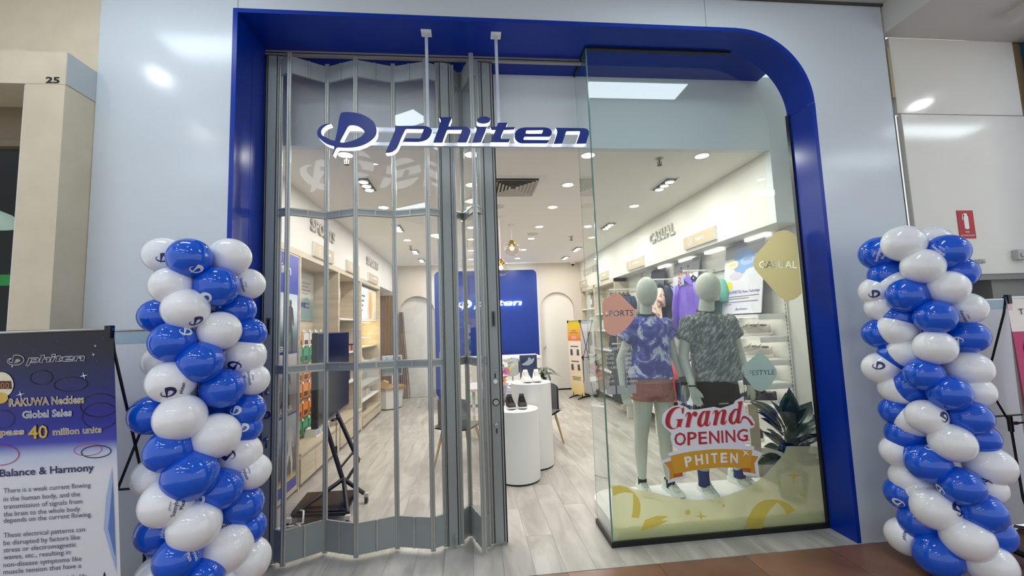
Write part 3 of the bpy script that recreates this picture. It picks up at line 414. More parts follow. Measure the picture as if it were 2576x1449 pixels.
# back wall with two arched openings
def arch(c, hw, top):
    return [(c-hw,-0.01),(c-hw,top-hw)]+arc(c,top-hw,hw,180,0,20)[1:-1]+[(c+hw,top-hw),(c+hw,-0.01)]
v,f_ = fill([[(-2.45,-0.02),(3.2,-0.02),(3.2,3.2),(-2.45,3.2)],arch(-1.27,0.43,2.395),arch(2.15,0.43,2.395)],0.10)
wb = MB().add([(x,7.40+z,y) for x,y,z in v],f_).build('wall_back', mat('warm white paint','#d9d1c6',0.65)); struct('', wb, 'back wall of the shop with two arched recesses')
MB().box(-2.45,3.2,7.5,7.56,0,3.2).build('backing', M_WALL, wb)
dr = MB(); dr.prism(arch(2.15,0.425,2.39),'xz',7.43,7.47); dr = dr.build('door_1', mat('door paint','#eeeae2',0.5)); struct('', dr, 'cream arched door at the back right of the shop')
k = MB().cyl((1.81,7.43,1.06),(1.81,7.38,1.06),0.014).ell((1.81,7.365,1.06),0.028).build('door_knob', M_CHROME, dr, smooth=True)
MB().box(1.74,2.56,7.425,7.432,0.0,0.03).build('door_gap', M_BLACK, dr)
# left arch: fitting-room recess and its curtain
S('recess_wall', M_WALL, (-1.72,-0.82,7.49,7.5,0,2.42), label='white back of the arched fitting recess')
def curtain(u,v):
    x = -1.68+u*(0.10+0.14*(1-v)); return (x, 7.30+0.03*math.sin(u*9*PI)+0.02*math.sin(v*7), 0.02+v*2.0)
MB().grid(curtain,40,10).grid(lambda u,v: tuple(a+b for a,b in zip(curtain(u,v),(0,0.006,0))),40,10).build('curtain', mat('taupe curtain','#b3a597',0.85), smooth=True)
tag(bpy.data.objects['curtain'],'taupe fabric curtain gathered at the left arched recess','curtain')
# back-left slat wall
sw = MB().box(-2.38,-1.73,7.30,7.345,0,2.42).build('wall_slatted', mat('dark slat backing','#4d3a28',0.7)); struct('', sw, 'vertical timber slats on the back left wall')
_sm = MB().box(0,0.022,0,0.022,0,2.42).mesh('slat', M_SLAT)
for q in range(19):
    o = link('slat', _sm, sw); o.matrix_parent_inverse = Matrix(); o.location = (-2.375+0.034*q,7.279,0)
S('baseboard_back', M_WHITEM, (-0.84,1.72,7.33,7.35,0,0.09))

# ============================================================ neighbouring shopfront (left)
nb = struct('wall_neighbour'); nb['label'] = 'beige neighbouring shopfront left of the white facade'
MB().box(-4.6,-2.372,0.02,0.3,3.33,4.12).build('upper_wall', M_BEIGE, nb)
MB().box(-4.6,-2.372,-0.2,0.3,3.132,3.335).build('header', M_BEIGE, nb)
MB().box(-2.585,-2.372,-0.2,0.3,0,3.13).build('pillar', M_BEIGE, nb)
MB().box(-2.372,-2.369,-0.198,-0.001,3.134,3.334).build('patch', mat('grey primer','#b4b9bb',0.6), nb)
MB().box(-2.60,-2.585,-0.19,-0.17,0,3.13).build('edge_trim', mat('pale edge','#d9d6cc',0.4), nb)
MB().box(-4.6,-2.6,0.08,0.14,2.90,3.132).box(-4.6,-2.6,0.06,0.14,2.86,2.90).build('transom', mat('brown timber','#7a6a52',0.5), nb)
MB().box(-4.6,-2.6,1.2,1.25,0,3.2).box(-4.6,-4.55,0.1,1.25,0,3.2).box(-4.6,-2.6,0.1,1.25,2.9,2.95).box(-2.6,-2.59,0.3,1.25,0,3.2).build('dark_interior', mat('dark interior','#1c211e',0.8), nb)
MB().box(-4.6,-2.6,0.10,0.108,0,2.9).build('pane', glass('dark shop glass',(0.75,0.8,0.78),1.35,gain=0.5), nb)
t = MB(); text_on(t,'25',lambda u,w:(u,-0.2015,w),-2.478,3.138,0.036,width=0.076,bold=0.03); t.build('unit_number', M_BLACK, nb)
bpy.data.objects['unit_number']['label'] = 'black unit number 25'
lm = thing('curved_lamp','pale curved ceiling lamp inside the dark neighbouring shop','lamp',(-3.52,0.55,2.9))
MB().loft([(-3.52,0.55,2.44,0.02,0.02),(-3.52,0.55,2.46,0.17,0.12),(-3.52,0.55,2.49,0.21,0.14),(-3.52,0.55,2.55,0.15,0.1),(-3.52,0.55,2.60,0.04,0.04)],24).build('shade', mat('lamp shade','#dff0e4',0.4,emit='#dff0e4',estr=0.55), lm, smooth=True)
MB().cyl((-3.52,0.55,2.58),(-3.52,0.55,2.9),0.008).build('cord', M_BLACK, lm)
ex = MB().box(-3.46,-3.355,0.6,0.62,2.03,2.11).build('exit_light', mat('green exit light','#0c6b2c',0.5,emit='#17a347',estr=0.5)); tag(ex,'small green exit light glowing inside the dark neighbouring shop','light')

# ============================================================ right of the facade
wr = struct('wall_service'); wr['label'] = 'glossy cream wall panels right of the white facade'
M_CREAM = mat('cream gloss panel','#e4e1d8',0.12,spec=0.5)
MB().box(3.446,4.60,0.05,0.09,3.186,3.83).build('panel', M_CREAM, wr, bevel=0.003)
MB().box(3.475,4.64,0.05,0.09,1.875,3.180).build('panel', M_CREAM, wr, bevel=0.003)
MB().box(3.347,3.475,0.10,0.14,0,4.12).build('gap_backing', mat('brown gap','#7c6e60',0.7), wr)
MB().box(3.385,3.41,0.02,0.10,3.30,3.72).build('hinge_plate', mat('beige metal','#b3a489',0.5), wr)
MB().box(3.475,6.4,0.06,0.35,1.83,1.875).build('lintel', mat('shutter head','#8b8b88',0.5), wr)
MB().box(4.60,6.4,0.07,0.35,1.87,4.12).build('upper_wall', mat('tan board','#9a7d58',0.6), wr)
rs = struct('roller_shutter'); rs['label'] = 'grey slatted roller shutter under the cream panels'
_rm = MB().prism([(0,0),(0.012,0.02),(0.012,0.075),(0,0.095)],'yz',0,0.66).mesh('slat', mat('shutter slat','#a5a5a3',0.4,metal=0.2))
for q in range(18):
    o = link('slat', _rm, rs); o.rotation_euler = (0,0,0); o.location = (3.48,0.33,1.73-0.1*q); o.matrix_parent_inverse = Matrix()
    o.scale = (1,-1,1)
MB().box(4.15,4.62,0.10,0.35,0,1.83).build('column', mat('grey concrete','#8c8c86',0.6), wr)
MB().box(4.62,6.4,0.34,0.38,0,1.83).build('lower_wall', M_BULK, wr)
cp = MB().cyl((4.98,-0.05,0),(4.98,-0.05,3.83),0.30,n=40).build('round_pillar', mat('blue pillar','#0b6fae',0.4), smooth=30); struct('', cp, 'blue round pillar at the right edge')
rdx = MB().box(3.86,3.93,0.318,0.33,1.60,1.72).build('alarm_call_point', mat('red alarm','#a3141d',0.4)); tag(rdx,'small red alarm point on the grey roller shutter','alarm')
MB().box(3.875,3.885,0.3165,0.319,1.64,1.70).box(3.895,3.905,0.3165,0.319,1.64,1.70).box(3.885,3.905,0.3165,0.319,1.665,1.672).build('print', M_WHITE, rdx)
# mall ceiling and its downstand beam
mc = MB().box(-4.6,6.4,-7.2,0.05,4.07,4.15).build('ceiling', mat('mall ceiling','#d5d6d4',0.7)); struct('', mc, 'white ceiling of the mall walkway')
S('ceiling_beam', mat('mall beam','#cfccc6',0.6), (3.42,6.4,-7.0,0.05,3.83,3.87),(3.36,3.42,-7.0,0.05,3.83,4.069),(4.1,4.16,-7.0,-0.25,3.74,3.83), label='dropped mall ceiling beam at the upper right')
S('trim_2', mat('dark shadow gap','#4b4a47',0.7), (-2.37,3.36,-0.012,0.0,4.05,4.07))
def mall_panel(x, y, lab, L=1.2, z=4.07):
    t = thing('ceiling_light', lab, 'ceiling light', (x,y,z), group='mall ceiling panels')
    MB().box(x-L/2-0.02,x+L/2+0.02,y-0.165,y+0.165,z-0.015,z-0.001).build('frame', M_WHITEM, t)
    MB().box(x-L/2,x+L/2,y-0.145,y+0.145,z-0.020,z-0.0145).build('diffuser', glow('mall panel',(MALL_COL[0],MALL_COL[1],MALL_COL[2]),MALL_PANEL,True), t)
GL = 'flat white ceiling light panel of the mall above the walkway'
mall_panel(-1.87,-0.77,GL); mall_panel(1.73,-0.81,GL)
for x in (-3.6,-1.6):
    for y in (-3.6,-5.6): mall_panel(x,y,GL)
for y in (-1.5,-2.5,-3.5): mall_panel(5.7,y,GL,1.2,3.83)  # added panels with no known fitting, brighten the facade's right side
def mall_spot(x,y,z=4.07,e=130):
    t = thing('ceiling_light','round white mall downlight above the walkway','ceiling light',(x,y,z),group='mall downlights')
    MB().cyl((x,y,z-0.012),(x,y,z),0.075,n=20).build('rim', M_WHITEM, t)
    MB().cyl((x,y,z-0.014),(x,y,z-0.011),0.058,n=20).build('lamp', glow('mall downlight','#f4f9ff',e), t)
for x,y in ((-2.86,-1.22),(-3.2,-2.46),(4.75,-2.86),(4.93,-3.75),(5.42,-4.43),(4.92,-5.62),(6.1,-4.87),(4.88,-0.91),(-1.0,-1.9),(0.2,-2.4),(-0.4,-3.6),(-2.4,-3.2)): mall_spot(x,y,4.07 if x<3.36 else 3.83)
# fire extinguisher sign and small fittings on the cream panels
fs_ = MB().box(3.852,3.996,0.046,0.05,2.16,2.386).build('fire_sign', mat('sign red','#b3171f',0.35)); tag(fs_,'red fire extinguisher sign on the cream wall panel','sign')
g = MB(); g.prism(rrect(3.905,3.945,2.235,2.345,0.012),'xz',0.0445,0.046); g.prism(rrect(3.912,3.937,2.345,2.362,0.005),'xz',0.0445,0.046); g.prism([(3.895,2.352),(3.912,2.352),(3.912,2.358),(3.902,2.358),(3.898,2.31),(3.891,2.31)],'xz',0.0445,0.046)
g.build('pictogram', M_WHITE, fs_)
t = MB(); text_on(t,'FIRE',lambda u,w:(u,0.0452,w),3.924,2.205,0.014,align='c'); text_on(t,'EXTINGUISHER',lambda u,w:(u,0.0452,w),3.924,2.178,0.013,width=0.12,align='c'); t.build('lettering', M_WHITE, fs_)
for x,z,w,l in ((3.955,1.955,0.045,'small grey latch on the cream panel beside the balloons'),(4.30,1.98,0.10,'pale grey sensor box near the lower edge of the cream panel')):
    b = MB().box(x,x+w,0.01,0.05,z,z+w*0.8).box(x+w*0.2,x+w*0.8,0.0,0.01,z+w*0.2,z+w*0.5).build('panel_fitting', mat('fitting grey','#b9b9b6',0.5), bevel=0.004); tag(b,l,'fitting')
# ============================================================ glazed show window
sw_ = thing('shop_window','frameless glass show window around the two mannequins','window',(0.975,0.235,0))
pane = [(0.975,0.035),(2.645,0.035),(2.645,3.23)]+[(2.095+(x-2.095)*0.985,3.23+(z-3.23)*0.985) for x,z in AR[1:]]+[(0.975,3.775)]
MB().prism(pane,'xz',0.229,0.241).build('front_pane', M_GLASS, sw_)
MB().box(0.969,0.981,0.242,0.60,0.035,3.775).build('side_pane', M_GLASS, sw_)
MB().box(0.966,0.9745,0.229,0.241,0.035,3.775).build('pane_edge', M_GEDGE, sw_)
MB().box(0.9735,0.9765,0.600,0.603,0.035,3.775).build('pane_edge', mat('pale glass edge','#9dbab2',0.1), sw_)
MB().box(0.96,2.654,0.222,0.250,0.0,0.036).build('base_channel', M_BLACK, sw_)
MB().box(0.96,0.99,0.25,0.61,0.0,0.036).build('base_channel', M_BLACK, sw_)
MB().box(0.96,2.19,0.222,0.250,3.772,3.789).build('head_channel', M_BLACK, sw_)
MB().box(0.962,0.988,0.25,0.61,3.772,3.789).build('head_channel', M_BLACK, sw_)
MB().box(2.642,2.656,0.222,0.252,0.03,3.25).build('side_channel', M_BLACK, sw_)
# white display plinth inside it
pl = thing('display_plinth','low white display plinth under the mannequins','plinth',(1.9,0.6,0))
PLI = [(1.01,0.262),(2.66,0.262),(2.66,0.97),(1.22,0.97)]+arc(1.22,0.76,0.21,90,180,10)[1:]
MB().prism(PLI,'xy',0.02,0.115).build('platform', M_WHITE, pl, smooth=30)
MB().prism([(1.85+(x-1.85)*0.97,0.62+(y-0.62)*0.94) for x,y in PLI],'xy',0.0,0.02).build('toe_kick', M_BLACK, pl)

# ---- films on the glass
def gl(y): return lambda u,w: (u,y,w)
def sheet(loops, y, th=0.0006):
    v,f_ = fill(loops, th); return MB().add([(x,y+z,w) for x,w,z in v],f_)
fr = sheet([FROST],0.2445).build('window_film', film('frosted yellow film','#f6f3d2',0.5,transl=0.6)); tag(fr,'frosted pale yellow film along the bottom of the show window','window film')
for lp in SWIRLS: sheet([lp],0.2275).build('printed_swirl', film('gold print','#f1e28c',0.38,transl=0.5), fr)
go = thing('grand_opening_sticker','white Grand Opening sticker with red letters and gold ribbon','sticker',(1.79,0.2275,0.5))
sheet([GBACK],0.2275).build('backing', mat('sticker white','#e4e9f0',0.5), go)
M_RED = mat('sticker red','#b3262e',0.5)
M_PINK = mat('sticker red shadow','#d9a0a4',0.55)
for nm,lp in zip('Grand',GRAND):
    sheet([[(x+0.006,z-0.004) for x,z in l] for l in lp],0.2268,0.0002).build('letter_shadow', M_PINK, go)
    sheet(lp,0.2262,0.0004).build('letter', M_RED, go)
def letters(rows, y, m, parent, bold):
    for c,bl,br,tl in rows:
        vs,fs = glyphs(c,bold); a = min(v[0] for v in vs); b = max(v[0] for v in vs); lo = min(v[1] for v in vs); hi = max(v[1] for v in vs)
        ux,uz = (br[0]-bl[0])/(b-a),(br[1]-bl[1])/(b-a); wx,wz = (tl[0]-bl[0])/(hi-lo),(tl[1]-bl[1])/(hi-lo)
        MB().add([(bl[0]+(v[0]-a)*ux+(v[1]-lo)*wx, y, bl[1]+(v[0]-a)*uz+(v[1]-lo)*wz) for v in vs],fs).build('letter', m, parent)
letters([[c,[bl[0]+.005,bl[1]-.003],[br[0]+.005,br[1]-.003],[tl[0]+.005,tl[1]-.003]] for c,bl,br,tl in OPENING],0.2268,M_PINK,go,0.012)
letters(OPENING,0.2262,M_RED,go,0.012)
for i,(lp,c) in enumerate(zip(RIBBON,('#d6a02c','#cf9329','#b5651c','#cf9329','#b5651c','#f2f2f2'))):
    sheet([lp],0.2262 if i in (1,3) else 0.2258 if i in (2,4) else 0.2250 if i==0 else 0.2242,0.0004).build('star' if i==5 else 'ribbon', mat('ribbon'+c,c,0.5), go)
letters(PHITEN,0.2244,mat('sticker lettering','#eef0f2',0.5),go,0.03)
# three rounded-diamond stickers with cut-out words
for nm,lp,colr,tx,lab in (('CASUAL',STK_CASUAL,'#f8f1c4',STXT[0],'yellow rounded diamond window sticker reading CASUAL'),('SPORTS',STK_SPORTS,'#efcabb',STXT[1],'terracotta rounded diamond window sticker reading SPORTS'),('LIFESTYLE',STK_LIFE,'#d8ede6',STXT[2],'sage green rounded diamond window sticker reading LIFESTYLE')):
    s,bl,br,tl = tx; vs,fs = glyphs(s,0.004); a = min(v[0] for v in vs); b = max(v[0] for v in vs); hi = capheight()
    mp = [(bl[0]+(v[0]-a)/(b-a)*(br[0]-bl[0])+v[1]/hi*(tl[0]-bl[0]), bl[1]+(v[0]-a)/(b-a)*(br[1]-bl[1])+v[1]/hi*(tl[1]-bl[1])) for v in vs]
    o = sheet([lp]+outline_of(mp,fs),0.2277).build('window_sticker', film('film '+nm,colr,0.93,transl=0.45)); tag(o,lab,'sticker')
hr = thing('opening_hours','white opening hours lettering on the left of the show window','sticker',(1.2,0.2275,1.5))
M_HRS = film('hours white','#f4f4f2',0.85,transl=0.3)
for s,bl,br,tl in HOURS:
    vs,_ = glyphs(s); w = max(v[0] for v in vs)-min(v[0] for v in vs)
    h = tl[1]-bl[1]; wd_ = (br[0]-bl[0]) if s[0] in 'O' or s[0].isdigit() else None
    text_obj('lettering', s, gl(0.2274), bl[0], bl[1], h, M_HRS, hr, width=wd_)
for q in range(3):
    x = 0.987+q*0.079
    sheet([rrect(x,x+0.068,1.071,1.134,0.003)],0.2274).build('code_card', film('code card','#c9cdd0',0.7,transl=0.4), hr)

# ============================================================ hanging illuminated sign
sg = thing('hanging_sign','illuminated blue logo sign reading phiten hung from the blue soffit','sign',(0,0.09,3.79))
M_SBLUE = mat('sign blue','#0f2f86',0.3); M_HALO = glow('sign halo','#f4f7ff',2.6)
for nm,lp in LOGO:
    v,f_ = fill(lp,0.052); mb = MB(); mb.add([(x,0.088+z,w) for x,w,z in v],f_).build(nm+'_halo', M_HALO, sg)
    v,f_ = fill(lp,0.006); mb = MB(); mb.add([(x,0.059+z,w) for x,w,z in v],f_).build(nm, M_SBLUE, sg)
M_RAIL = mat('sign rail','#c7d0dc',0.35,metal=0.3)
for z0,z1 in ((3.016,3.046),(2.912,2.936)): MB().box(-0.86,0.90,0.12,0.145,z0,z1).build('rail', M_RAIL, sg)
for x in (-0.269,0.247):
    MB().box(x-0.011,x+0.011,0.122,0.144,2.93,3.785).build('hanger_rod', M_RAIL, sg)
    MB().box(x-0.038,x+0.038,0.095,0.171,3.783,3.789).build('ceiling_plate', M_WHITE, sg)

# ============================================================ folding clear shutter
fd = thing('folding_shutter','grey folding concertina shutter with clear panels, drawn half open','shutter',(-0.6,0.4,0))
ZT = 3.745
def post(p, w=0.032, z0=0.012, z1=ZT, nm='post'):
    b = MB(); x,y = p
    for dx in (-w*0.27,w*0.27): b.cyl((x+dx,y,z0),(x+dx,y,z1),w*0.30,n=12)
    b.box(x-w*0.27,x+w*0.27,y-w*0.16,y+w*0.16,z0,z1)
    return b.build(nm, M_ALU, fd, smooth=40)
def leaf(p, q):
    """one clear leaf between two posts with its rails"""
    P = Vector((*p,0)); Q = Vector((*q,0)); d = (Q-P).normalized(); a = P+d*0.014; b = Q-d*0.014; m = (a+b)/2
    n = Vector((d.y,-d.x,0)); n = n if n.y < 0 else -n
    MB().obox(a,b,0.004,0.2,3.66).build('clear_panel', M_PERSP, fd)
    for nm,z0,z1,w in (('top_rail',3.585,3.72,0.016),('middle_rail',2.475,2.53,0.02),('middle_rail',1.315,1.375,0.02),('bottom_rail',0.03,0.245,0.016)):
        r = MB().obox(a,b,w,z0,z1).build(nm, M_ALUD, fd)
        if nm == 'middle_rail':
            MB().obox(a+n*0.011,b+n*0.011,0.006,z0,z0+0.012).build('rail_lip', M_ALU, r); MB().obox(a+n*0.011,b+n*0.011,0.006,z1-0.012,z1).build('rail_lip', M_ALU, r)
        if (b-a).length > 0.12:
            MB().obox(m-d*0.006+n*0.012,m+d*0.006+n*0.012,0.006,z0,z1).build('joint_cover', M_ALU, r)
def stile(x0, x1, y0, y1):
    b = MB().obox((x0,y0),(x1,y1),0.036,0.012,ZT); d = Vector((x1-x0,y1-y0,0)).normalized()
    o = b.build('stile', M_ALUD, fd, bevel=0.003)
    for t in (0.12,0.86):
        px = x0+(x1-x0)*t; py = y0+(y1-y0)*t-0.0185
        MB().box(px-0.003,px+0.003,py-0.002,py+0.001,0.02,ZT).build('groove', M_BLACK, o)
    return o
VX = [(-1.325,0.352),(-1.09,0.482),(-0.843,0.378),(-0.570,0.452),(-0.305,0.374)]
s0 = stile(-1.508,-1.415,0.402,0.402); leaf((-1.41,0.402),VX[0])
for a,b in zip(VX,VX[1:]): leaf(a,b)
leaf(VX[-1],(-0.215,0.425)); s1 = stile(-0.208,-0.112,0.425,0.44)
leaf((-0.108,0.44),(-0.034,0.548)); leaf((-0.034,0.548),(0.058,0.288)); leaf((0.058,0.288),(0.112,0.40)); s2 = stile(0.128,0.226,0.412,0.424)
for p in VX+[(-0.034,0.548),(0.058,0.288)]: post(p)
post((-0.098,0.445),0.026); post((-0.222,0.424),0.026); post((0.118,0.405),0.03); post((0.096,0.37),0.028); post((-1.403,0.402),0.028)
MB().box(0.228,0.236,0.405,0.445,0.012,ZT).build('rubber_seal', M_BLACK, fd)
MB().box(-1.519,-1.510,0.385,0.42,0.0,ZT).build('rubber_seal', M_BLACK, fd)
MB().box(-1.519,0.975,0.385,0.415,3.752,3.789).build('head_track', mat('track','#a8a49d',0.35,metal=0.5), fd)
MB().box(-1.519,0.975,0.383,0.386,3.766,3.772).build('track_slot', M_BLACK, fd)
# lock furniture on the two end stiles
for s_,x,y,zs in ((s2,0.178,0.398,1.0),(s1,-1.46,0.382,1.0)):
    par = s2 if x > 0 else s0
    MB().box(x-0.014,x+0.014,y-0.004,y+0.002,1.60,1.72).build('flush_pull', mat('pull bronze','#6c6f66',0.4,metal=0.6), par)
    MB().box(x-0.007,x+0.007,y-0.005,y-0.003,1.61,1.71).build('pull_slot', M_BLACK, par)
    for k in range(3): MB().box(x-0.016,x+0.016,y-0.0025,y-0.001,1.262+0.024*k,1.28+0.024*k).build('label_plate', mat('label plate','#9aa7ad',0.4,metal=0.3), par)
    for z in (1.185,0.86): MB().cyl((x,y+0.002,z),(x,y-0.022,z),0.012).cyl((x,y+0.002,z),(x,y-0.006,z),0.017).build('thumb_turn', M_CHROME, par, smooth=40)
    for z in (1.21,0.80): MB().box(x-0.004,x+0.004,y-0.003,y,z,z+0.035).build('slot', M_BLACK, par)
    MB().cyl((x,y+0.002,1.03),(x,y-0.008,1.03),0.026,n=24).build('lock_rim', M_BLACK, par, smooth=40)
    MB().cyl((x,y-0.008,1.03),(x,y-0.013,1.03),0.020,n=24).box(x-0.002,x+0.002,y-0.0145,y-0.012,1.022,1.038).build('lock_cylinder', M_CHROME, par, smooth=40)
MB().cyl((-0.16,0.41,0.0),(-0.16,0.41,0.10),0.006).build('floor_bolt', M_CHROME, fd)

# ============================================================ balloon columns
_bal = MB()
_pr = [(0,1.0)]
_bal.ell((0,0,0),1.0,28,18)
BALM = {'W':_bal.mesh('balloon', mat('white latex','#f2f3f6',0.09,spec=0.6,coat=0.3), True),'B':_bal.mesh('balloon', mat('blue latex','#0658d6',0.09,spec=0.6,coat=0.3), True)}
M_PRN = mat('navy print','#272b66',0.3); M_PRW = mat('white print','#e9edf5',0.3)
def subdiv(v, f, cuts=3):
    bm = bmesh.new(); bv = [bm.verts.new(q) for q in v]
    for q in f:
        try: bm.faces.new([bv[i] for i in q])
        except ValueError: pass
    bmesh.ops.triangulate(bm, faces=bm.faces)
    bmesh.ops.subdivide_edges(bm, edges=bm.edges, cuts=cuts, use_grid_fill=True)
    bm.verts.index_update(); r = ([tuple(q.co) for q in bm.verts],[tuple(q.index for q in p.verts) for p in bm.faces]); bm.free(); return r
def norm_glyph(loops):
    xs = [p[0] for l in loops for p in l]; zs = [p[1] for l in loops for p in l]; cx = (min(xs)+max(xs))/2; cz = (min(zs)+max(zs))/2; h = max(zs)-min(zs)
    return [[((x-cx)/h,(z-cz)/h) for x,z in l] for l in loops]
LOGO_MARK = norm_glyph(LOGO[0][1])
LOGO_WORD = norm_glyph([l for n_,ls in LOGO[1:] for l in ls])
LOGO_ALL = norm_glyph([l for n_,ls in LOGO for l in ls])
def flat(loops, s=1.0): 
    v,f_ = fill(loops,0.0); return [(x*s,y*s) for x,y,z in v],f_
_D = flat(LOGO_MARK); _D = subdiv([(x*0.78,y,0) for x,y in _D[0]],_D[1],1)
_tv = MB(); text_on(_tv,'Sunnybank',lambda u,w:(u,w,0),0,0,0.2,align='c',bold=0.015); text_on(_tv,'Plaza',lambda u,w:(u,w,0),0,-0.34,0.2,align='c',bold=0.015); text_on(_tv,'phiten',lambda u,w:(u,w,0),0,0.3,0.13,align='c',shear=0.3)
_T = (_tv.v,_tv.f)
_pv = MB(); text_on(_pv,'phiten',lambda u,w:(u,w,0),0,0,0.2,align='c',shear=0.3,bold=0.02); _P = (_pv.v,_pv.f)
PRN = {'D':(_D,0.62),'T':(_T,0.75),'P':(_P,0.75)}
def balloon_column(label, axis, data):
    t = thing('balloon_column', label, 'balloons', (axis[0],axis[1],0), group='balloon columns')
    MB().cyl((axis[0],axis[1],0.0),(axis[0],axis[1],2.0),0.012).build('pole', M_WHITE, t)
    MB().cyl((axis[0],axis[1],0.0),(axis[0],axis[1],0.02),0.14,n=28).build('base', M_WHITE, t)
    for c,x,y,z,r,pr in data:
        o = link('balloon', BALM[c], t); ang = math.atan2(y-axis[1],x-axis[0])
        o.location = (x,y,z); o.rotation_euler = (0,0,ang); sc = Vector((r*1.14,r*1.10,r*1.10)); o.scale = sc
        o.matrix_parent_inverse = Matrix.Translation(t.location).inverted()
        R = Matrix.Rotation(ang,3,'Z')
        for kind,d,rot in pr:
            (vs,fs),size = PRN[kind]; d = Vector(d); t1 = Vector((0,0,1)).cross(d)
            t1 = t1.normalized(); t2 = d.cross(t1); a = math.radians(rot); u1 = t1*math.cos(a)+t2*math.sin(a); u2 = t2*math.cos(a)-t1*math.sin(a)
            pts = []
            for q in vs:
                w = (d+u1*(q[0]*size)+u2*(q[1]*size)).normalized(); l = R.transposed()@w
                pts.append(Vector((x,y,z))+R@Vector((l.x*sc.x,l.y*sc.y,l.z*sc.z))*1.012)
            m_ = M_PRN if c=='W' else M_PRW
            pm = MB().add(pts,fs).mesh('print', m_, True); p_ = bpy.data.objects.new('print',pm); COL.objects.link(p_); p_.parent = o
            p_.matrix_parent_inverse = (Matrix.LocRotScale(o.location,o.rotation_euler,o.scale)).inverted()
    return t
ax = (-1.40,-0.52)
extra = []
for q,(z,off) in enumerate(((0.39,20),(0.27,60),(0.15,10))):
    for k in range(4):
        a = math.radians(off+90*k); extra.append(['WB'[(q+k)%2],ax[0]+0.13*math.cos(a),ax[1]+0.13*math.sin(a),z,0.105,[]])
low = [b for b in BAL_L if b[3] > 0.42]
bkl = []
for q in range(14):
    for k in range(2):
        a = math.radians(60+60*k+35*(q%2)); bkl.append(['WB'[(q//2+k)%2],ax[0]+0.13*math.cos(a),ax[1]+0.13*math.sin(a),0.5+0.11*q,0.10,[]])
balloon_column('balloon column left of the blue portal, beside the navy banner', ax, low+extra+bkl)
ax2 = (2.93,-0.40); bkr = []
for q in range(17):
    for k in range(2):
        a = math.radians(50+60*k+35*(q%2)); bkr.append(['WB'[(q//2+k)%2],ax2[0]+0.12*math.cos(a),ax2[1]+0.12*math.sin(a),0.13+0.11*q,0.095,[]])
balloon_column('balloon column right of the blue portal, beside the pink banner', ax2, BAL_R+bkr)

# ============================================================ double-sided banner stands
def hang(x0, x1, y, z0, z1, bow, lean=0.0):
    """banner surface: u 0..1 across, v 0..1 up; bows towards the reader"""
    return lambda u,v,o=0.0: (x0+(x1-x0)*u, y+bow*math.sin(PI*v)+lean*(1-v)+o, z0+(z1-z0)*v)
def banner_stand(label, x0, x1, yf, yr, z1, fm, group, bow=-0.05, lean=0.0):
    t = thing('banner_stand', label, 'banner stand', ((x0+x1)/2,(yf+yr)/2,0), group=group)
    z0 = 0.08
    F = hang(x0,x1,yf,z0,z1,bow,lean); B = hang(x0,x1,yr,z0,z1,-bow)
    s = 1 if yr > yf else -1
    mb = MB().grid(lambda u,v: F(u,v),2,24).grid(lambda u,v: F(u,v,0.0012*s),2,24); fb = mb.build('front_banner', fm, t, smooth=True)
    mb = MB().grid(lambda u,v: B(u,v),2,24).grid(lambda u,v: B(u,v,-0.0012*s),2,24); bb = mb.build('rear_banner', mat('banner back','#e3e6ea',0.55), t, smooth=True)
    MB().grid(lambda u,v: B(u,0.955+0.045*v,-0.003*s),2,3).build('pocket', mat('banner pocket','#a9c3d2',0.35), bb)
    MB().cyl((x0,yr,z1),(x1,yr,z1),0.007,n=8).build('top_rod', M_CHROME, t)
    MB().cyl((x0,yf,z1),(x1,yf,z1),0.007,n=8).build('top_rod', M_CHROME, t)
    ym = (yf+yr)/2; dy = abs(yr-yf)
    for sx,x in ((1,x0+0.015),(-1,x1-0.015)):
        xi = x+sx*0.05
        h1 = Vector((xi,ym+0.10*s*dy/0.45,0.86)); h2 = Vector((xi,ym-0.10*s*dy/0.45,0.86))
        MB().tube([(x,yf+0.01*s,z1),(x,yf+0.03*s,z1-0.10),h1],0.006,8).tube([h1,(xi,yr-0.10*s,0.40),(xi,yr-0.02*s,0.03)],0.007,8).build('arm', M_BLACK, t, smooth=True)
        MB().tube([(x,yr-0.01*s,z1),(x,yr-0.03*s,z1-0.10),h2],0.006,8).tube([h2,(xi,yf+0.10*s,0.40),(xi,yf+0.02*s,0.03)],0.007,8).build('arm', M_BLACK, t, smooth=True)
        for h in (h1,h2): MB().cyl(h-Vector((0,0,0.05)),h+Vector((0,0,0.05)),0.014,n=10).cyl(h,h+Vector((sx*0.05,0,0)),0.011,n=8).build('hub', M_BLACK, t)
        foot = MB()
        foot.tube([(xi,yf-0.10*s,0.012),(xi,yf+0.02*s,0.035),(xi,ym,0.045),(xi,yr-0.02*s,0.035),(xi,yr+0.10*s,0.012)],[0.012,0.018,0.02,0.018,0.012],8).build('foot', M_BLACK, t, smooth=True)
        for yy,e in ((yf,-s),(yr,s)): MB().box(x-0.012,x+0.012,yy-0.012,yy+0.012,z1-0.04,z1+0.016).build('clip', M_BLACK, t)
    for dy_ in (-0.10,0.10): MB().cyl((x0+0.065,ym+dy_*dy/0.45,0.86),(x1-0.065,ym+dy_*dy/0.45,0.86),0.006,n=8).build('cross_bar', M_BLACK, t)
    return t,fb,F
def uv(F, x0, x1, z0, z1, o):
    return lambda x,z: F((x-x0)/(x1-x0),(z-z0)/(z1-z0),o)
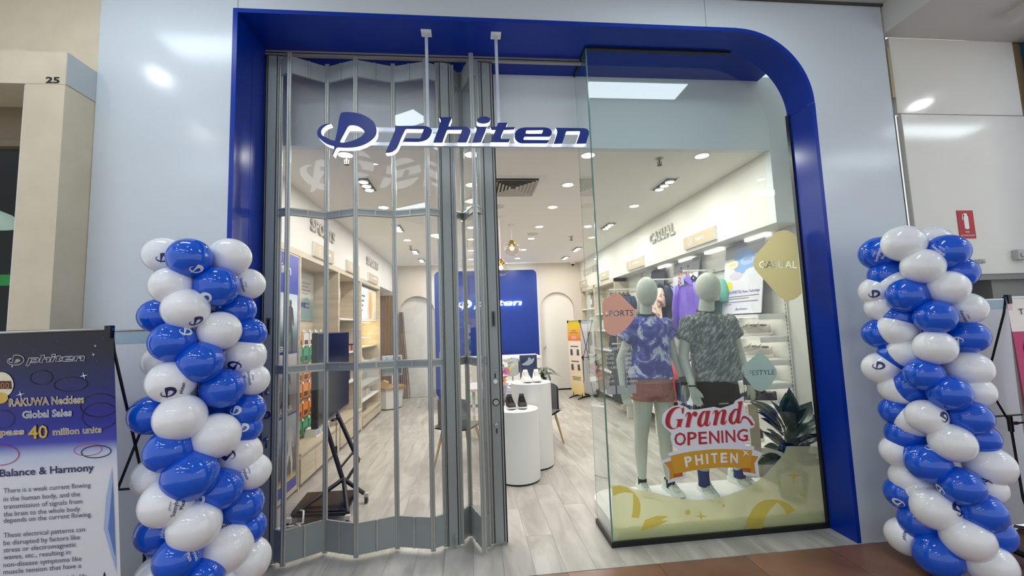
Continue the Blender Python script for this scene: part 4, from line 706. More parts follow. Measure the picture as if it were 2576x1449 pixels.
# navy banner on the left
def dilate(loops, e):
    """rough outline growth of closed loops"""
    out = []
    for l in loops:
        n_ = len(l); A = sum(l[i][0]*l[(i+1)%n_][1]-l[(i+1)%n_][0]*l[i][1] for i in range(n_)); s = 1 if A > 0 else -1; r = []
        for i in range(n_):
            a,b,c = Vector(l[i-1]),Vector(l[i]),Vector(l[(i+1)%n_]); d1 = (b-a).normalized(); d2 = (c-b).normalized(); nn_ = Vector((d1.y+d2.y,-d1.x-d2.x))
            nn_ = nn_.normalized() if nn_.length > 1e-6 else Vector((0,0)); r.append((b.x+nn_.x*e*s,b.y+nn_.y*e*s))
        out.append(r)
    return out
M_NAVYB = bands('navy banner print',[(0.0,'#e6e9ef'),(0.60,'#e6e9ef'),(0.655,'#c4cfea'),(0.69,'#4246b4'),(0.745,'#191f92'),(0.86,'#12165c'),(0.94,'#0d0c2a'),(1.0,'#09081a')],'Z',0.08,1.648,0.35)
X1,Z1 = BEDGE[0],1.648; X0 = X1-0.6
st,fb,F = banner_stand('banner stand with navy and white necklace poster left of the balloons',X0,X1,-0.80,-0.36,Z1,M_NAVYB,'double sided banner stands',bow=0.0,lean=0.15)
U = uv(F,X0,X1,0.08,Z1,-0.0025); U2 = uv(F,X0,X1,0.08,Z1,-0.0035); U3 = uv(F,X0,X1,0.08,Z1,-0.0045); U4 = uv(F,X0,X1,0.08,Z1,-0.0055)
M_PW = mat('print white','#e6e8f2',0.4); M_PG = mat('print grey','#54576a',0.45); M_PGOLD = mat('print gold','#b08a3a',0.4); M_PNAVY = mat('print navy','#2b2a66',0.4); M_PBLUE = mat('print blue','#2f55b5',0.4); M_PDARK = mat('print dark','#151226',0.4)
LW = max(p[0] for l in LOGO_ALL for p in l)-min(p[0] for l in LOGO_ALL for p in l); lh = BLOGO[2]/LW
lc = MB()
for q in dilate(LOGO_ALL,0.05):
    v,f_ = fill([q],0.0); lc.add([U(BLOGO[0]+x*lh,BLOGO[1]+z*lh) for x,z,_ in v],f_)
lc.build('logo_outline', M_PW, fb)
lc = MB(); v,f_ = fill(LOGO_ALL,0.0); lc.add([U2(BLOGO[0]+x*lh,BLOGO[1]+z*lh) for x,z,_ in v],f_); lc.build('logo', M_PDARK, fb)
lc = MB(); v,f_ = fill([[(x*0.94-0.02,z*0.92) for x,z in l] for l in LOGO_MARK],0.0); mc_ = [sum(p[i] for p in LOGO_ALL[0])/len(LOGO_ALL[0]) for i in (0,1)]
STY = {'gold':(M_PGOLD,M_PW),'silver':(mat('print silver','#9aa0b0',0.35),M_PW),'forty':(mat('print yellow gold','#d8b548',0.35),mat('print brown','#4a2a18',0.4)),'navy':(M_PNAVY,None),'grey':(M_PG,None)}
for s,xa,xb,z,h,sty in BTXT:
    m_,om = STY[sty]
    if om:
        t = MB(); text_on(t,s,U,xa,z,h,width=xb-xa,bold=0.045); t.build('lettering_outline', om, fb)
    t = MB(); text_on(t,s,U2,xa,z,h,width=xb-xa,bold=0.012 if sty in ('navy','forty') else 0.0); t.build('lettering', m_, fb)
RC = {'d':M_PDARK,'m':mat('print magenta','#b0285e',0.4),'r':mat('print rose','#c2606e',0.4),'c':mat('print charcoal','#2c2c34',0.4)}
for cx_,cz_,rx_,rz_,th_,c_ in BRING:
    vs = []; n_ = 40
    for k in range(n_):
        a = 2*PI*k/n_
        for e in (0,th_): vs.append(U(min(cx_+(rx_+e)*math.cos(a),X1-0.002),cz_+(rz_+e)*math.sin(a)))
    MB().add(vs,[(2*k,2*k+1,(2*k+3)%(2*n_),(2*k+2)%(2*n_)) for k in range(n_)]).build('printed_ring', RC[c_], fb)
B_ = BPTS
MB().add([U(B_['badge'][0]+0.047*math.cos(k*PI/14),B_['badge'][1]+0.055*math.sin(k*PI/14)) for k in range(28)],[tuple(range(28))]).build('award_badge', mat('print cream','#e9e2c4',0.4), fb)
MB().add([U2(B_['medal'][0]+0.03*math.cos(k*PI/12),B_['medal'][1]+0.024*math.sin(k*PI/12)) for k in range(24)],[tuple(range(24))]).build('award_medal', STY['forty'][0], fb)
MB().add([U3(*B_[q]) for q in ('b1','b2','b3','b4')],[(0,1,2,3)]).build('award_band', mat('print maroon','#5b1a20',0.4), fb)
t = MB(); text_on(t,'100',U4,B_['n100'][0],B_['n100'][1],0.024,align='r'); t.build('lettering', M_PGOLD, fb)
for (x,z),r in zip(B_['stars'],(0.018,0.018,0.008,0.010)):
    MB().add([U(x+r*(1 if k%2==0 else 0.18)*math.cos(k*PI/4+0.2),z+r*(1 if k%2==0 else 0.18)*math.sin(k*PI/4+0.2)) for k in range(8)],[tuple(range(8))]).build('star', M_PW, fb)
random.seed(3); t = MB()
for k in range(60):
    x = random.uniform(X0+0.02,X1-0.02); z = random.uniform(BEDGE[1],BEDGE[2]); r = random.choice((0.0008,0.001,0.0016)); t.add([U(x-r,z),U(x,z-r),U(x+r,z),U(x,z+r)],[(0,1,2,3)])
tag(t.build('star_specks', mat('print speck','#7f86b8',0.5), fb),kind='stuff')
MB().add([U(*q) for q in B_['f1']],[(0,1,2,3)]).build('printed_facet', mat('print pale blue','#a9bfe6',0.4), fb)
MB().add([U2(*q) for q in B_['f2']],[(0,1,2)]).build('printed_facet', mat('print mid blue','#5f82c6',0.4), fb)
# pink banner on the right
M_PINKB = bands('pink banner print',[(0.0,'#f0e6e4'),(0.42,'#f0e2e2'),(0.425,'#c01763'),(0.855,'#b81a66'),(0.86,'#f2e9e2'),(1.0,'#efe2dc')],'Z',0.08,1.67,0.4,interp='CONSTANT')
X0,X1,Z1 = 3.385,3.985,1.67
st,fb,F = banner_stand('banner stand with pink and magenta poster at the right edge',X0,X1,-0.50,-0.10,Z1,M_PINKB,'double sided banner stands',bow=-0.02)
U = uv(F,X0,X1,0.08,Z1,-0.0025); U2 = uv(F,X0,X1,0.08,Z1,-0.0035)
b = MB(); b.add([U(X0,0.1),U(X0+0.035,0.1),U(X0+0.035,Z1-0.02),U(X0,Z1-0.02)],[(0,1,2,3)]); b.build('printed_border', mat('print blush','#e6c3c6',0.45), fb)
b = MB(); b.add([U2(X0+0.135+0.075*math.cos(k*PI/16),1.34+0.075*math.sin(k*PI/16)) for k in range(32)],[tuple(range(32))]); b.build('printed_disc', mat('print cream','#e9e2c4',0.4), fb)
b = MB(); b.add([F((X0+0.135+0.05*math.cos(k*PI/16)-X0)/(X1-X0),(1.33+0.05*math.sin(k*PI/16)-0.08)/(Z1-0.08),-0.0045) for k in range(32)],[tuple(range(32))]); b.build('printed_disc', mat('print brown photo','#8a6a58',0.5), fb)
for s,z in (('T',1.56),):
    t = MB(); text_on(t,s,U2,X0+0.075,z,0.035,bold=0.01); t.build('lettering', M_PDARK, fb)
# ============================================================ ceiling fittings
def place(word): return word
M_LAMP = glow('shop lamp','#fff6e6',28.0)
def downlight(x, y, label):
    t = thing('downlight', label, 'ceiling light', (x,y,3.13), group='round shop downlights')
    MB().lathe([(0.060,-0.006),(0.078,-0.006),(0.078,-0.0005),(0.060,-0.0005),(0.060,-0.006)],(x,y,3.13),24,cap=False).build('rim', M_WHITEM, t)
    MB().cyl((x,y,3.1255),(x,y,3.1285),0.058,n=24).build('lamp', M_LAMP, t)
    ld = bpy.data.lights.new('lamp_light','AREA'); ld.shape = 'DISK'; ld.size = 0.11; ld.energy = DOWNLIGHT_W; ld.color = SHOP_COL
    lo = bpy.data.objects.new('lamp_light',ld); COL.objects.link(lo); lo.location = (x,y,3.118); lo.parent = t; lo.matrix_parent_inverse = Matrix.Translation(t.location).inverted()
def triple(x, y, label, ang=0.0):
    t = thing('triple_downlight', label, 'ceiling light', (x,y,3.13), group='three-head shop fittings')
    MB().box(x-0.075,x+0.075,y-0.21,y+0.21,3.118,3.1295).build('frame', M_WHITEM, t)
    MB().box(x-0.062,x+0.062,y-0.195,y+0.195,3.1165,3.119).build('tray', mat('lamp tray','#4a4a48',0.5), t)
    for k in (-1,0,1):
        MB().cyl((x,y+0.125*k,3.10),(x,y+0.125*k,3.118),0.05,n=20).build('head', M_WHITEM, t)
        MB().cyl((x,y+0.125*k,3.098),(x,y+0.125*k,3.1005),0.042,n=20).build('lamp', M_LAMP, t)
    ld = bpy.data.lights.new('lamp_light','AREA'); ld.shape = 'RECTANGLE'; ld.size = 0.1; ld.size_y = 0.35; ld.energy = TRIPLE_W; ld.color = SHOP_COL
    lo = bpy.data.objects.new('lamp_light',ld); COL.objects.link(lo); lo.location = (x,y,3.09); lo.parent = t; lo.matrix_parent_inverse = Matrix.Translation(t.location).inverted()
ORD = ['first','second','third','fourth','fifth','sixth','seventh','eighth']
def nth(i): return ORD[i]
for rx,rn in ((1.11,'middle right row of the shop ceiling'),(0.05,'middle left row of the shop ceiling')):
    for i,y in enumerate((0.775,1.57,2.43,3.5,4.37,5.45,6.52)): downlight(rx,y,'round downlight in the %s, %s from the entrance' % (rn,nth(i)))
for i,y in enumerate((0.77,2.405,4.36)): downlight(2.205,y,'round downlight over the right shelving, %s from the entrance' % nth(i))
for i,y in enumerate((0.80,2.40,4.37)): downlight(-1.04,y,'round downlight over the left shelving, %s from the entrance' % nth(i))
for i,y in enumerate((1.54,3.47,5.42,6.49)):
    triple(2.205,y,'three-head recessed light over the right shelving, %s from the entrance' % nth(i)); triple(-1.04,y,'three-head recessed light over the left shelving, %s from the entrance' % nth(i))
# square louvred air diffuser
av = thing('air_diffuser','square white louvred air diffuser in the shop ceiling near the entrance','vent',(0.51,1.625,3.13))
x0,x1,y0,y1 = 0.205,0.815,1.30,1.955
MB().box(x0,x1,y0,y1,3.122,3.1295).build('frame', M_WHITEM, av)
MB().box(x0+0.06,x1-0.06,y0+0.06,y1-0.06,3.1205,3.1225).build('dark_core', mat('vent dark','#3c3833',0.7), av)
for k in range(6):
    i = 0.06+0.038*k; a,b_,c,d = x0+i,x1-i,y0+i,y1-i
    if b_-a < 0.06: break
    q = MB(); e = 0.026
    vs = [(a+e,c+e,3.1205),(b_-e,c+e,3.1205),(b_-e,d-e,3.1205),(a+e,d-e,3.1205),(a,c,3.100),(b_,c,3.100),(b_,d,3.100),(a,d,3.100)]
    q.add(vs,[(0,1,5,4),(1,2,6,5),(2,3,7,6),(3,0,4,7)]); q.build('louvre', mat('louvre','#cfc9bf',0.55), av)
def sprinkler(x,y,lab):
    t = thing('sprinkler',lab,'sprinkler',(x,y,3.13),group='ceiling sprinklers')
    MB().lathe([(0.04,-0.004),(0.04,0),(0.02,0),(0.02,-0.012),(0.008,-0.014)],(x,y,3.13),20).build('rose', mat('sprinkler metal','#b9b4aa',0.35,metal=0.7), t)
    MB().cyl((x,y,3.065),(x,y,3.12),0.007,n=8).box(x-0.02,x-0.016,y-0.003,y+0.003,3.065,3.105).box(x+0.016,x+0.02,y-0.003,y+0.003,3.065,3.105).cyl((x,y,3.06),(x,y,3.065),0.022,n=14).build('deflector', mat('sprinkler dark','#5d574e',0.4,metal=0.6), t)
for x,y,l in ((1.82,0.84,'small sprinkler head at the front right of the shop ceiling'),(-1.044,0.95-0.1,'small sprinkler head at the front left of the shop ceiling'),(1.806,4.265,'small sprinkler head halfway along the right of the shop ceiling'),(-1.057,4.9,'small sprinkler head halfway along the left of the shop ceiling')): sprinkler(x,y,l)
for x,y,l in ((0.377,2.387,'round ceiling speaker beside the air diffuser'),(1.081,4.004,'round ceiling speaker between two downlights')):
    t = thing('ceiling_speaker',l,'speaker',(x,y,3.13)); MB().cyl((x,y,3.124),(x,y,3.1295),0.10,n=28).build('rim', M_WHITEM, t); MB().cyl((x,y,3.121),(x,y,3.1245),0.088,n=28).build('grille', mat('grille','#d5cfc5',0.8), t)
def pendant(x,y,z,lab):
    t = thing('pendant_lamp',lab,'lamp',(x,y,3.13),group='globe pendants')
    MB().cyl((x,y,3.10),(x,y,3.13),0.05,0.055,n=20).build('ceiling_rose', M_WHITEM, t)
    MB().cyl((x,y,z+0.10),(x,y,3.10),0.004,n=8).build('cord', M_WHITEM, t)
    MB().lathe([(0.03,0.13),(0.055,0.085),(0.06,0.07),(0.035,0.05)],(x,y,z),20).build('lamp_holder', mat('brass','#b08d4a',0.25,metal=1.0), t, smooth=40)
    MB().ell((x,y,z),(0.115,0.115,0.105),28,18).build('globe', glass('smoked globe',(0.93,0.88,0.80),1.6), t, smooth=True)
    MB().ell((x,y,z+0.01),0.032,16,10).build('bulb', glow('warm bulb','#ffd79a',9.0), t, smooth=True)
pendant(0.655,3.36,2.755,'smoked glass globe pendant lamp, right one of the pair'); pendant(0.44,2.90,2.40,'smoked glass globe pendant lamp, lower left one of the pair')
cc = thing('security_camera','white dome security camera in the back right ceiling corner','camera',(2.57,7.25,3.13))
MB().lathe([(0.06,0.0),(0.06,-0.05),(0.05,-0.055)],(2.57,7.25,3.13),20).build('housing', M_WHITE, cc); MB().ell((2.57,7.25,3.075),0.042,16,10).build('dome', M_BLACKG, cc, smooth=True)

# ============================================================ back board, counter
bd = thing('logo_board','tall blue wall board with glowing white phiten logo at the back','sign board',(0.4,7.2,0))
v,f_ = fill([rrect(-0.83,1.64,0.0,2.955,0.12,8)],0.04)
MB().add([(x,7.22+z,y) for x,y,z in v],f_).build('board', M_BLUEB, bd)
for x in (-0.77,1.58): MB().box(x-0.008,x+0.008,7.26,7.28,0.1,2.85).build('light_strip', glow('board led','#eefcf4',9.0,True), bd)
MB().box(-0.72,1.53,7.26,7.28,2.885,2.90).build('light_strip', glow('board led','#eefcf4',9.0,True), bd)
lg = MB(); v,f_ = fill(LOGO_ALL,0.06); sc_ = 1.52/(max(p[0] for l in LOGO_ALL for p in l)-min(p[0] for l in LOGO_ALL for p in l))
lg.add([(0.49+x*sc_,7.18+z*0.5,2.14+y*sc_) for x,y,z in v],f_).build('logo', glow('logo white','#ffffff',9.0), bd)
ct = thing('service_counter','white service counter with blue end panel in front of the logo board','counter',(0.4,6.0,0))
MB().box(-0.60,1.40,5.75,6.45,0.06,0.92).build('body', M_WHITEM, ct); MB().box(-0.58,1.38,5.78,6.42,0,0.06).build('toe_kick', M_BLACK, ct)
MB().box(-0.63,1.43,5.72,6.48,0.92,0.97).build('worktop', M_WHITE, ct, bevel=0.01); MB().box(-0.66,-0.60,5.68,6.5,0,0.93).build('end_panel', M_BLUEB, ct)
tm = thing('card_terminal','black payment terminal on the service counter','terminal',(-0.52,5.85,0.97))
MB().box(-0.60,-0.50,5.80,5.95,0.97,1.02).box(-0.585,-0.515,5.84,5.86,1.02,1.33).build('base', M_BLACK, tm); MB().box(-0.61,-0.45,5.82,5.84,1.14,1.42).build('screen', M_BLACKG, tm)
cd_ = MB().box(-0.63,-0.52,5.715,5.72,0.99,1.13).build('card', mat('card','#dcd6cf',0.5)); tag(cd_,'small white card sign on the service counter','card')

# ============================================================ left wall: ad board and oak bays
M_ADB = mat('ad blue','#2438a8',0.35)
ad = thing('advert_board','tall blue sports advert board with athlete photos at the left entrance','poster',(-1.79,1.2,0))
MB().box(-1.86,-1.795,0.68,1.785,0.03,2.42).build('backing', M_WOOD, ad)
WY = lambda e: (lambda y,z: (-1.795+e,y,z))
def q4(y0,y1,z0,z1,e,m,nm,par): return MB().add([WY(e)(y0,z0),WY(e)(y1,z0),WY(e)(y1,z1),WY(e)(y0,z1)],[(0,1,2,3)]).build(nm,m,par)
q4(0.70,1.76,0.08,2.40,0.002,M_ADB,'print_ground',ad)
M_ADP = bands('athlete photo',[(0,'#5d5a52'),(0.22,'#4f6460'),(0.36,'#6f8a86'),(0.55,'#c3cdd0'),(0.8,'#dfe6e8'),(1,'#bcd3d8')],'Z',1.42,1.98)
q4(0.74,1.735,1.42,2.0,0.004,M_ADP,'photo',ad)
q4(0.74,1.735,0.82,1.40,0.004,bands('second athlete photo',[(0,'#a59c92'),(0.3,'#8d867e'),(0.6,'#c3bdb6'),(1,'#d9d4ce')],'Z',0.82,1.4),'photo',ad)
q4(0.74,1.735,0.18,0.80,0.004,bands('third athlete photo',[(0,'#d6c670'),(0.12,'#4c463c'),(0.45,'#6b655b'),(0.7,'#9fb0bd'),(1,'#c8d2da')],'Z',0.18,0.8),'photo',ad)
def runner(y,z,h,e,m,par):
    """flat printed silhouette of a running figure"""
    L = [(-0.02,1.0),(0.03,1.0),(0.05,0.95),(0.04,0.89),(0.10,0.84),(0.13,0.70),(0.16,0.52),(0.13,0.51),(0.09,0.66),(0.08,0.50),(0.12,0.28),(0.11,0.0),(0.06,0.0),(0.05,0.25),(0.0,0.42),(-0.08,0.25),(-0.22,0.12),(-0.25,0.16),(-0.12,0.33),(-0.06,0.52),(-0.07,0.70),(-0.12,0.58),(-0.10,0.48),(-0.13,0.46),(-0.17,0.6),(-0.10,0.84),(-0.03,0.89),(-0.04,0.95)]
    v,f_ = fill([[(a*h*1.1,b*h) for a,b in L]],0.0); MB().add([WY(e)(y+a,z+b) for a,b,_ in v],f_).build('printed_figure',m,par)
M_FIG = mat('figure dark','#2c2b33',0.5)
runner(1.56,1.40,0.54,0.006,M_FIG,ad); runner(1.05,1.44,0.44,0.006,mat('figure slate','#4a4f63',0.5),ad); runner(1.5,0.84,0.5,0.006,M_FIG,ad); runner(1.12,0.84,0.48,0.006,mat('figure wine','#6a3d42',0.5),ad); runner(1.58,0.2,0.54,0.006,mat('figure pale','#c9c9cf',0.5),ad)
def wtext(s,y,z,h,m,par,e=0.007,**kw):
    t = MB(); text_on(t,s,lambda u,w:(-1.795+e,y+u,z+w),0,0,h,**kw); t.build('lettering',m,par)
wtext('phiten',1.20,2.19,0.10,M_PW,ad,bold=0.02)
wtext('ER',1.33,1.43,0.05,M_PW,ad,bold=0.02); wtext('STAMINA',1.25,0.84,0.06,M_PW,ad,bold=0.02)
# oak bays
def bay(name, label, y0, y1, plinth):
    t = thing(name, label, 'shelving', (-2.0,(y0+y1)/2,0))
    MB().box(-2.14,-2.12,y0,y1,0,2.42).build('back_panel', M_WOOD, t)
    MB().box(-2.12,-1.788,y1-0.03,y1,0,2.42).build('side_panel', M_WOOD, t)
    MB().box(-2.12,-1.788,y0,y0+0.03,0,2.42).build('side_panel', M_WOOD, t)
    if plinth:
        MB().box(-2.12,-1.79,y0+0.03,y1-0.03,0.05,plinth).build('plinth', M_WOOD, t)
        n_ = max(1,int((y1-y0)/0.42)); w = (y1-y0-0.06)/n_
        for k in range(n_): MB().box(-1.79,-1.772,y0+0.03+w*k+0.003,y0+0.03+w*(k+1)-0.003,0.055,plinth-0.03).build('drawer_front', M_WOOD, t)
        MB().box(-2.12,-1.768,y0+0.03,y1-0.03,plinth,plinth+0.02).build('plinth_top', M_WOODH, t)
        MB().box(-2.1,-1.83,y0+0.03,y1-0.03,0,0.05).build('toe_kick', mat('toe grey','#8b8378',0.7), t)
    return t
b1 = bay('oak_bay','oak wall bay with orange and green hanging packs, nearest the entrance',1.785,3.11,0.34)
b2 = bay('oak_bay','oak wall bay with brace display legs on shelves, behind the television',3.115,4.295,0.34)
b3 = bay('lit_cabinet','oak cabinet with glowing poster and lit glass shelves, last on the left wall',4.30,5.745,0.20)
def lpanel(name,label,y0,y1,z0,z1,x,m,cat='poster',th=0.012):
    o = MB().box(x,x+th,y0,y1,z0,z1).build(name,m); return tag(o,label,cat)
p1 = lpanel('product_poster','grey and teal product poster in the first oak bay',2.58,3.06,1.76,2.37,-2.118,bands('teal poster',[(0,'#8aa3a4'),(0.42,'#93aaab'),(0.5,'#c9c7c4'),(1,'#cfccc8')],'Z',1.76,2.37))
b = MB(); b.add([(-2.105,2.82+0.30*math.cos(k*PI/16)*(0.7),1.78+0.28*math.sin(k*PI/16)) for k in range(17)],[tuple(range(17))]); b.build('printed_hill', mat('teal print','#7d9899',0.5), p1)
for k in range(4): MB().box(-2.1058,-2.105,2.68,2.68+0.3*random.uniform(0.6,1),2.10+0.045*k,2.115+0.045*k).build('text_line', mat('text grey','#9d9a97',0.6), p1)
MB().box(-2.1045,-2.104,2.64,2.78,1.93,1.99).build('printed_tag', mat('tag navy','#39407e',0.5), p1)
for k in range(8): MB().cyl((-2.104,2.74+0.05*(k%4),1.98-0.05*(k//4)),(-2.1035,2.74+0.05*(k%4),1.98-0.05*(k//4)),0.015,n=10).build('printed_dot', M_PDARK, p1)
# packs hanging on hooks
def pack(label, x, y, z, w, h, c1, c2, digit=None, group='hanging packs'):
    t = thing('hanging_pack', label, 'pack', (x,y,z), group=group)
    MB().box(x-0.012,x+0.012,y-w/2,y+w/2,z-h,z).box(x-0.009,x+0.009,y-w*0.16,y+w*0.16,z,z+0.025).build('carton', mat('pack '+c1,c1,0.45), t, bevel=0.003)
    MB().box(x+0.012,x+0.0128,y-w*0.36,y+w*0.36,z-h*0.9,z-h*0.55).build('print', mat('packprint '+c2,c2,0.5), t)
    MB().cyl((x-0.11,y,z+0.01),(x+0.05,y,z+0.016),0.003,n=6).build('hook', M_CHROME, t)
    MB().box(x+0.05,x+0.052,y-0.02,y+0.02,z+0.012,z+0.042).build('price_tag', M_WHITEM, t)
rows = [(1.60,'#d98a2f','#4a2a12','orange'),(1.42,'#3f9a6e','#123b28','green'),(1.20,'#df8b2c','#3b2410','orange'),(1.00,'#e08c28','#3b2410','orange'),(0.78,'#dd7f22','#2e1a0c','orange'),(0.58,'#2f9163','#0f3524','green')]
for ri,(z,c1,c2,cn) in enumerate(rows):
    for k in range(6):
        y = 1.94+0.19*k
        wh = (ri,k) in ((0,3),(0,4),(0,5)); cn2 = 'white' if wh else cn
        pack('%s hanging pack in the first oak bay, %s row from the top' % (cn2,nth(ri)), -2.0,y,z,0.155,0.165 if ri!=0 else 0.15,c1 if (ri,k) not in ((0,3),(0,4),(0,5)) else '#e4e1dc',c2,group='%s packs in the %s hanging row' % (cn2,nth(ri)))
for k in range(3):
    bx = thing('gift_box','pale blue and white carton on the oak plinth beside the television stand','box',(-1.95,2.55+0.16*k,0.36),group='cartons on the oak plinth')
    MB().box(-2.00,-1.86,2.50+0.17*k,2.62+0.17*k,0.36,0.46).build('carton', M_WHITEM, bx); MB().box(-1.86,-1.859,2.51+0.17*k,2.61+0.17*k,0.38,0.44).build('print', mat('pack blue','#8fa2c8',0.5), bx)
# second bay: shelves with display legs
for z,l in ((1.80,'upper'),(1.30,'middle'),(0.85,'lower')):
    s = MB().box(-2.118,-1.84,3.15,4.26,z-0.025,z).build('display_shelf', M_WHITE); tag(s,'white shelf in the second oak bay, %s one' % l,'shelf')
def leg_form(y, x, z, c1, c2, label):
    t = thing('brace_display',label,'display leg',(x,y,z),group='display legs')
    MB().loft([(x,y,z,0.045,0.05),(x,y,z+0.03,0.05,0.055),(x,y,z+0.12,0.042,0.045),(x,y,z+0.22,0.055,0.06),(x,y,z+0.32,0.062,0.066),(x,y,z+0.44,0.058,0.06),(x,y,z+0.47,0.05,0.052)],20).build('form', mat('leg form '+c1,c1,0.5), t, smooth=True)
    MB().loft([(x,y,z+0.02,0.054,0.058),(x,y,z+0.12,0.047,0.05),(x,y,z+0.22,0.060,0.065)],20).build('sleeve', mat('sleeve '+c2,c2,0.75), t, smooth=True)
leg_form(3.30,-1.98,1.80,'#e8ddd6','#d9a89a','pale display leg with a pink sleeve on the upper white shelf')
leg_form(3.50,-1.95,1.80,'#e4dfd8','#53606c','pale display leg with a blue grey brace on the upper white shelf')
leg_form(3.32,-1.96,1.30,'#8d8c90','#55565c','grey display leg with a dark brace on the middle white shelf')
cb_ = MB().box(-2.11,-1.98,3.45,3.72,1.30,1.66).build('product_box', M_WHITEM); tag(cb_,'tall white carton on the middle white shelf','box')
for k in range(6):
    c = ('#3d3a40','#e6e1da','#c9a37a','#8c3b3b','#e9e5df','#2f3440')[k]
    t = thing('product_jar','small cylindrical product tub on the lower white shelf','tub',(-1.95,3.25+0.16*k,0.85),group='tubs on the lower white shelf')
    MB().cyl((-1.95,3.25+0.16*k,0.85),(-1.95,3.25+0.16*k,0.96),0.05,n=18).build('body', mat('tub'+c,c,0.5), t); MB().cyl((-1.95,3.25+0.16*k,0.96),(-1.95,3.25+0.16*k,0.98),0.052,n=18).build('lid', M_BLACK, t)
for k in range(5):
    c = ('#3d3a40','#e6e1da','#b08a6a','#8c3b3b','#ded9d2')[k]
    t = thing('product_jar','small cylindrical product tub on the middle white shelf','tub',(-1.9,3.75+0.1*k,1.30),group='tubs on the middle white shelf')
    MB().cyl((-1.9,3.75+0.1*k,1.30),(-1.9,3.75+0.1*k,1.39),0.04,n=18).build('body', mat('tub'+c,c,0.5), t); MB().cyl((-1.9,3.75+0.1*k,1.39),(-1.9,3.75+0.1*k,1.405),0.042,n=18).build('lid', M_BLACK, t)
for k in range(4):
    pack('dark brace pack hanging under the lower white shelf', -2.0,3.3+0.24*k,0.78,0.17,0.2,'#3a3d44','#c9ccd2',group='dark brace packs')
# third bay: lit cabinet
lb = thing('light_box','glowing light box poster with pale text and photo in the oak cabinet','light box',(-2.0,5.0,1.8))
MB().box(-2.11,-1.86,4.34,5.71,1.80,2.38).build('case', M_WHITEM, lb)
MB().box(-1.86,-1.856,4.36,4.98,1.82,2.36).build('screen', mat('lit mint print','#cfe6e2',0.5,emit='#d6efe9',estr=0.75), lb)
MB().box(-1.86,-1.856,4.98,5.69,1.82,2.36).build('photo', mat('lit photo','#d9c3a0',0.5,emit='#d8b98c',estr=0.5,noise=((6,6,3),'#7fb4b0',0.45,0.6,0)), lb)
MB().prism([(5.12,1.83),(5.3,1.83),(5.36,2.1),(5.28,2.32),(5.14,2.32),(5.08,2.08)],'yz',-1.856,-1.855).build('printed_leg', mat('lit skin print','#c79a6a',0.5,emit='#c79a6a',estr=0.4), lb)
for k in range(4): MB().box(-1.8555,-1.855,4.42,4.42+0.4*(1-0.15*k),2.20-0.085*k,2.235-0.085*k).build('text_line', mat('lit text','#5a7a86',0.5), lb)
for z,l in ((1.33,'upper'),(1.05,'lower')):
    s = MB().box(-2.118,-1.85,4.34,5.71,z-0.02,z).build('cabinet_shelf', M_WOODH); tag(s,'oak shelf with strip light inside the lit cabinet, %s one' % l,'shelf')
    MB().box(-2.08,-1.95,4.4,5.65,z+0.43,z+0.435).build('strip_light', glow('warm strip','#ffe0a0',5.0), s)
MB().box(-1.80,-1.793,4.33,5.72,0.62,1.10).build('glass_front', glass('cabinet glass',(0.95,0.97,0.96),1.45), b3)
cs = MB(); cs.add([(-2.0,4.62,1.07),(-2.0,5.35,1.07),(-1.86,5.30,1.06),(-1.86,4.6,1.06),(-2.1,4.62,1.28),(-2.1,5.3,1.28)],[(0,1,2,3),(0,1,5,4)]); tag(cs.build('show_card', mat('show card','#e8e2d4',0.5)),'slanted white show card on the glass cabinet shelf','card')
for k in range(5):
    t = thing('watch_stand','dark bracelet on a clear stand in the lit cabinet','bracelet',(-1.95,4.45+0.2*k,0.72),group='bracelets in the lit cabinet')
    MB().tube([(-1.95,4.45+0.2*k+0.045*math.cos(a*PI/6),0.78+0.055*math.sin(a*PI/6)) for a in range(12)],0.012,8,closed=True).build('band', mat('band dark','#2b2c33',0.4), t, smooth=True); MB().box(-1.98,-1.92,4.42+0.2*k,4.48+0.2*k,0.70,0.725).build('stand', M_WHITEM, t)
for z,l in ((0.695,'top'),(0.44,'bottom')):
    s = MB().box(-2.118,-1.81,4.34,5.71,z-0.02,z).build('cabinet_shelf', M_WHITEM); tag(s,'white shelf behind the cabinet glass, %s one' % l,'shelf')
for k in range(8):
    t = thing('small_bottle','small pale product bottle behind the cabinet glass','bottle',(-1.93,4.42+0.13*k,0.44),group='bottles behind the cabinet glass')
    MB().lathe([(0.028,0.0),(0.03,0.09),(0.014,0.11),(0.014,0.12)],(-1.93,4.42+0.13*k,0.44),14).build('body', mat('bottle%d'%(k%3),('#d9cfc2','#b9c2c9','#caa98f')[k%3],0.35), t, smooth=40); MB().cyl((-1.93,4.42+0.13*k,0.56),(-1.93,4.42+0.13*k,0.585),0.016,n=12).build('cap', M_BLACK, t)
bk = MB(); bk.add([(-1.84,4.5,0.42),(-2.1,4.5,0.42),(-2.1,4.95,0.42),(-1.84,4.95,0.42),(-1.87,4.53,0.22),(-2.07,4.53,0.22),(-2.07,4.92,0.22),(-1.87,4.92,0.22)],[(0,1,5,4),(1,2,6,5),(2,3,7,6),(3,0,4,7),(4,5,6,7)]); tag(bk.build('storage_basket', mat('grey basket','#6f6c6c',0.7)),'dark grey fabric basket at the bottom of the lit cabinet','basket')
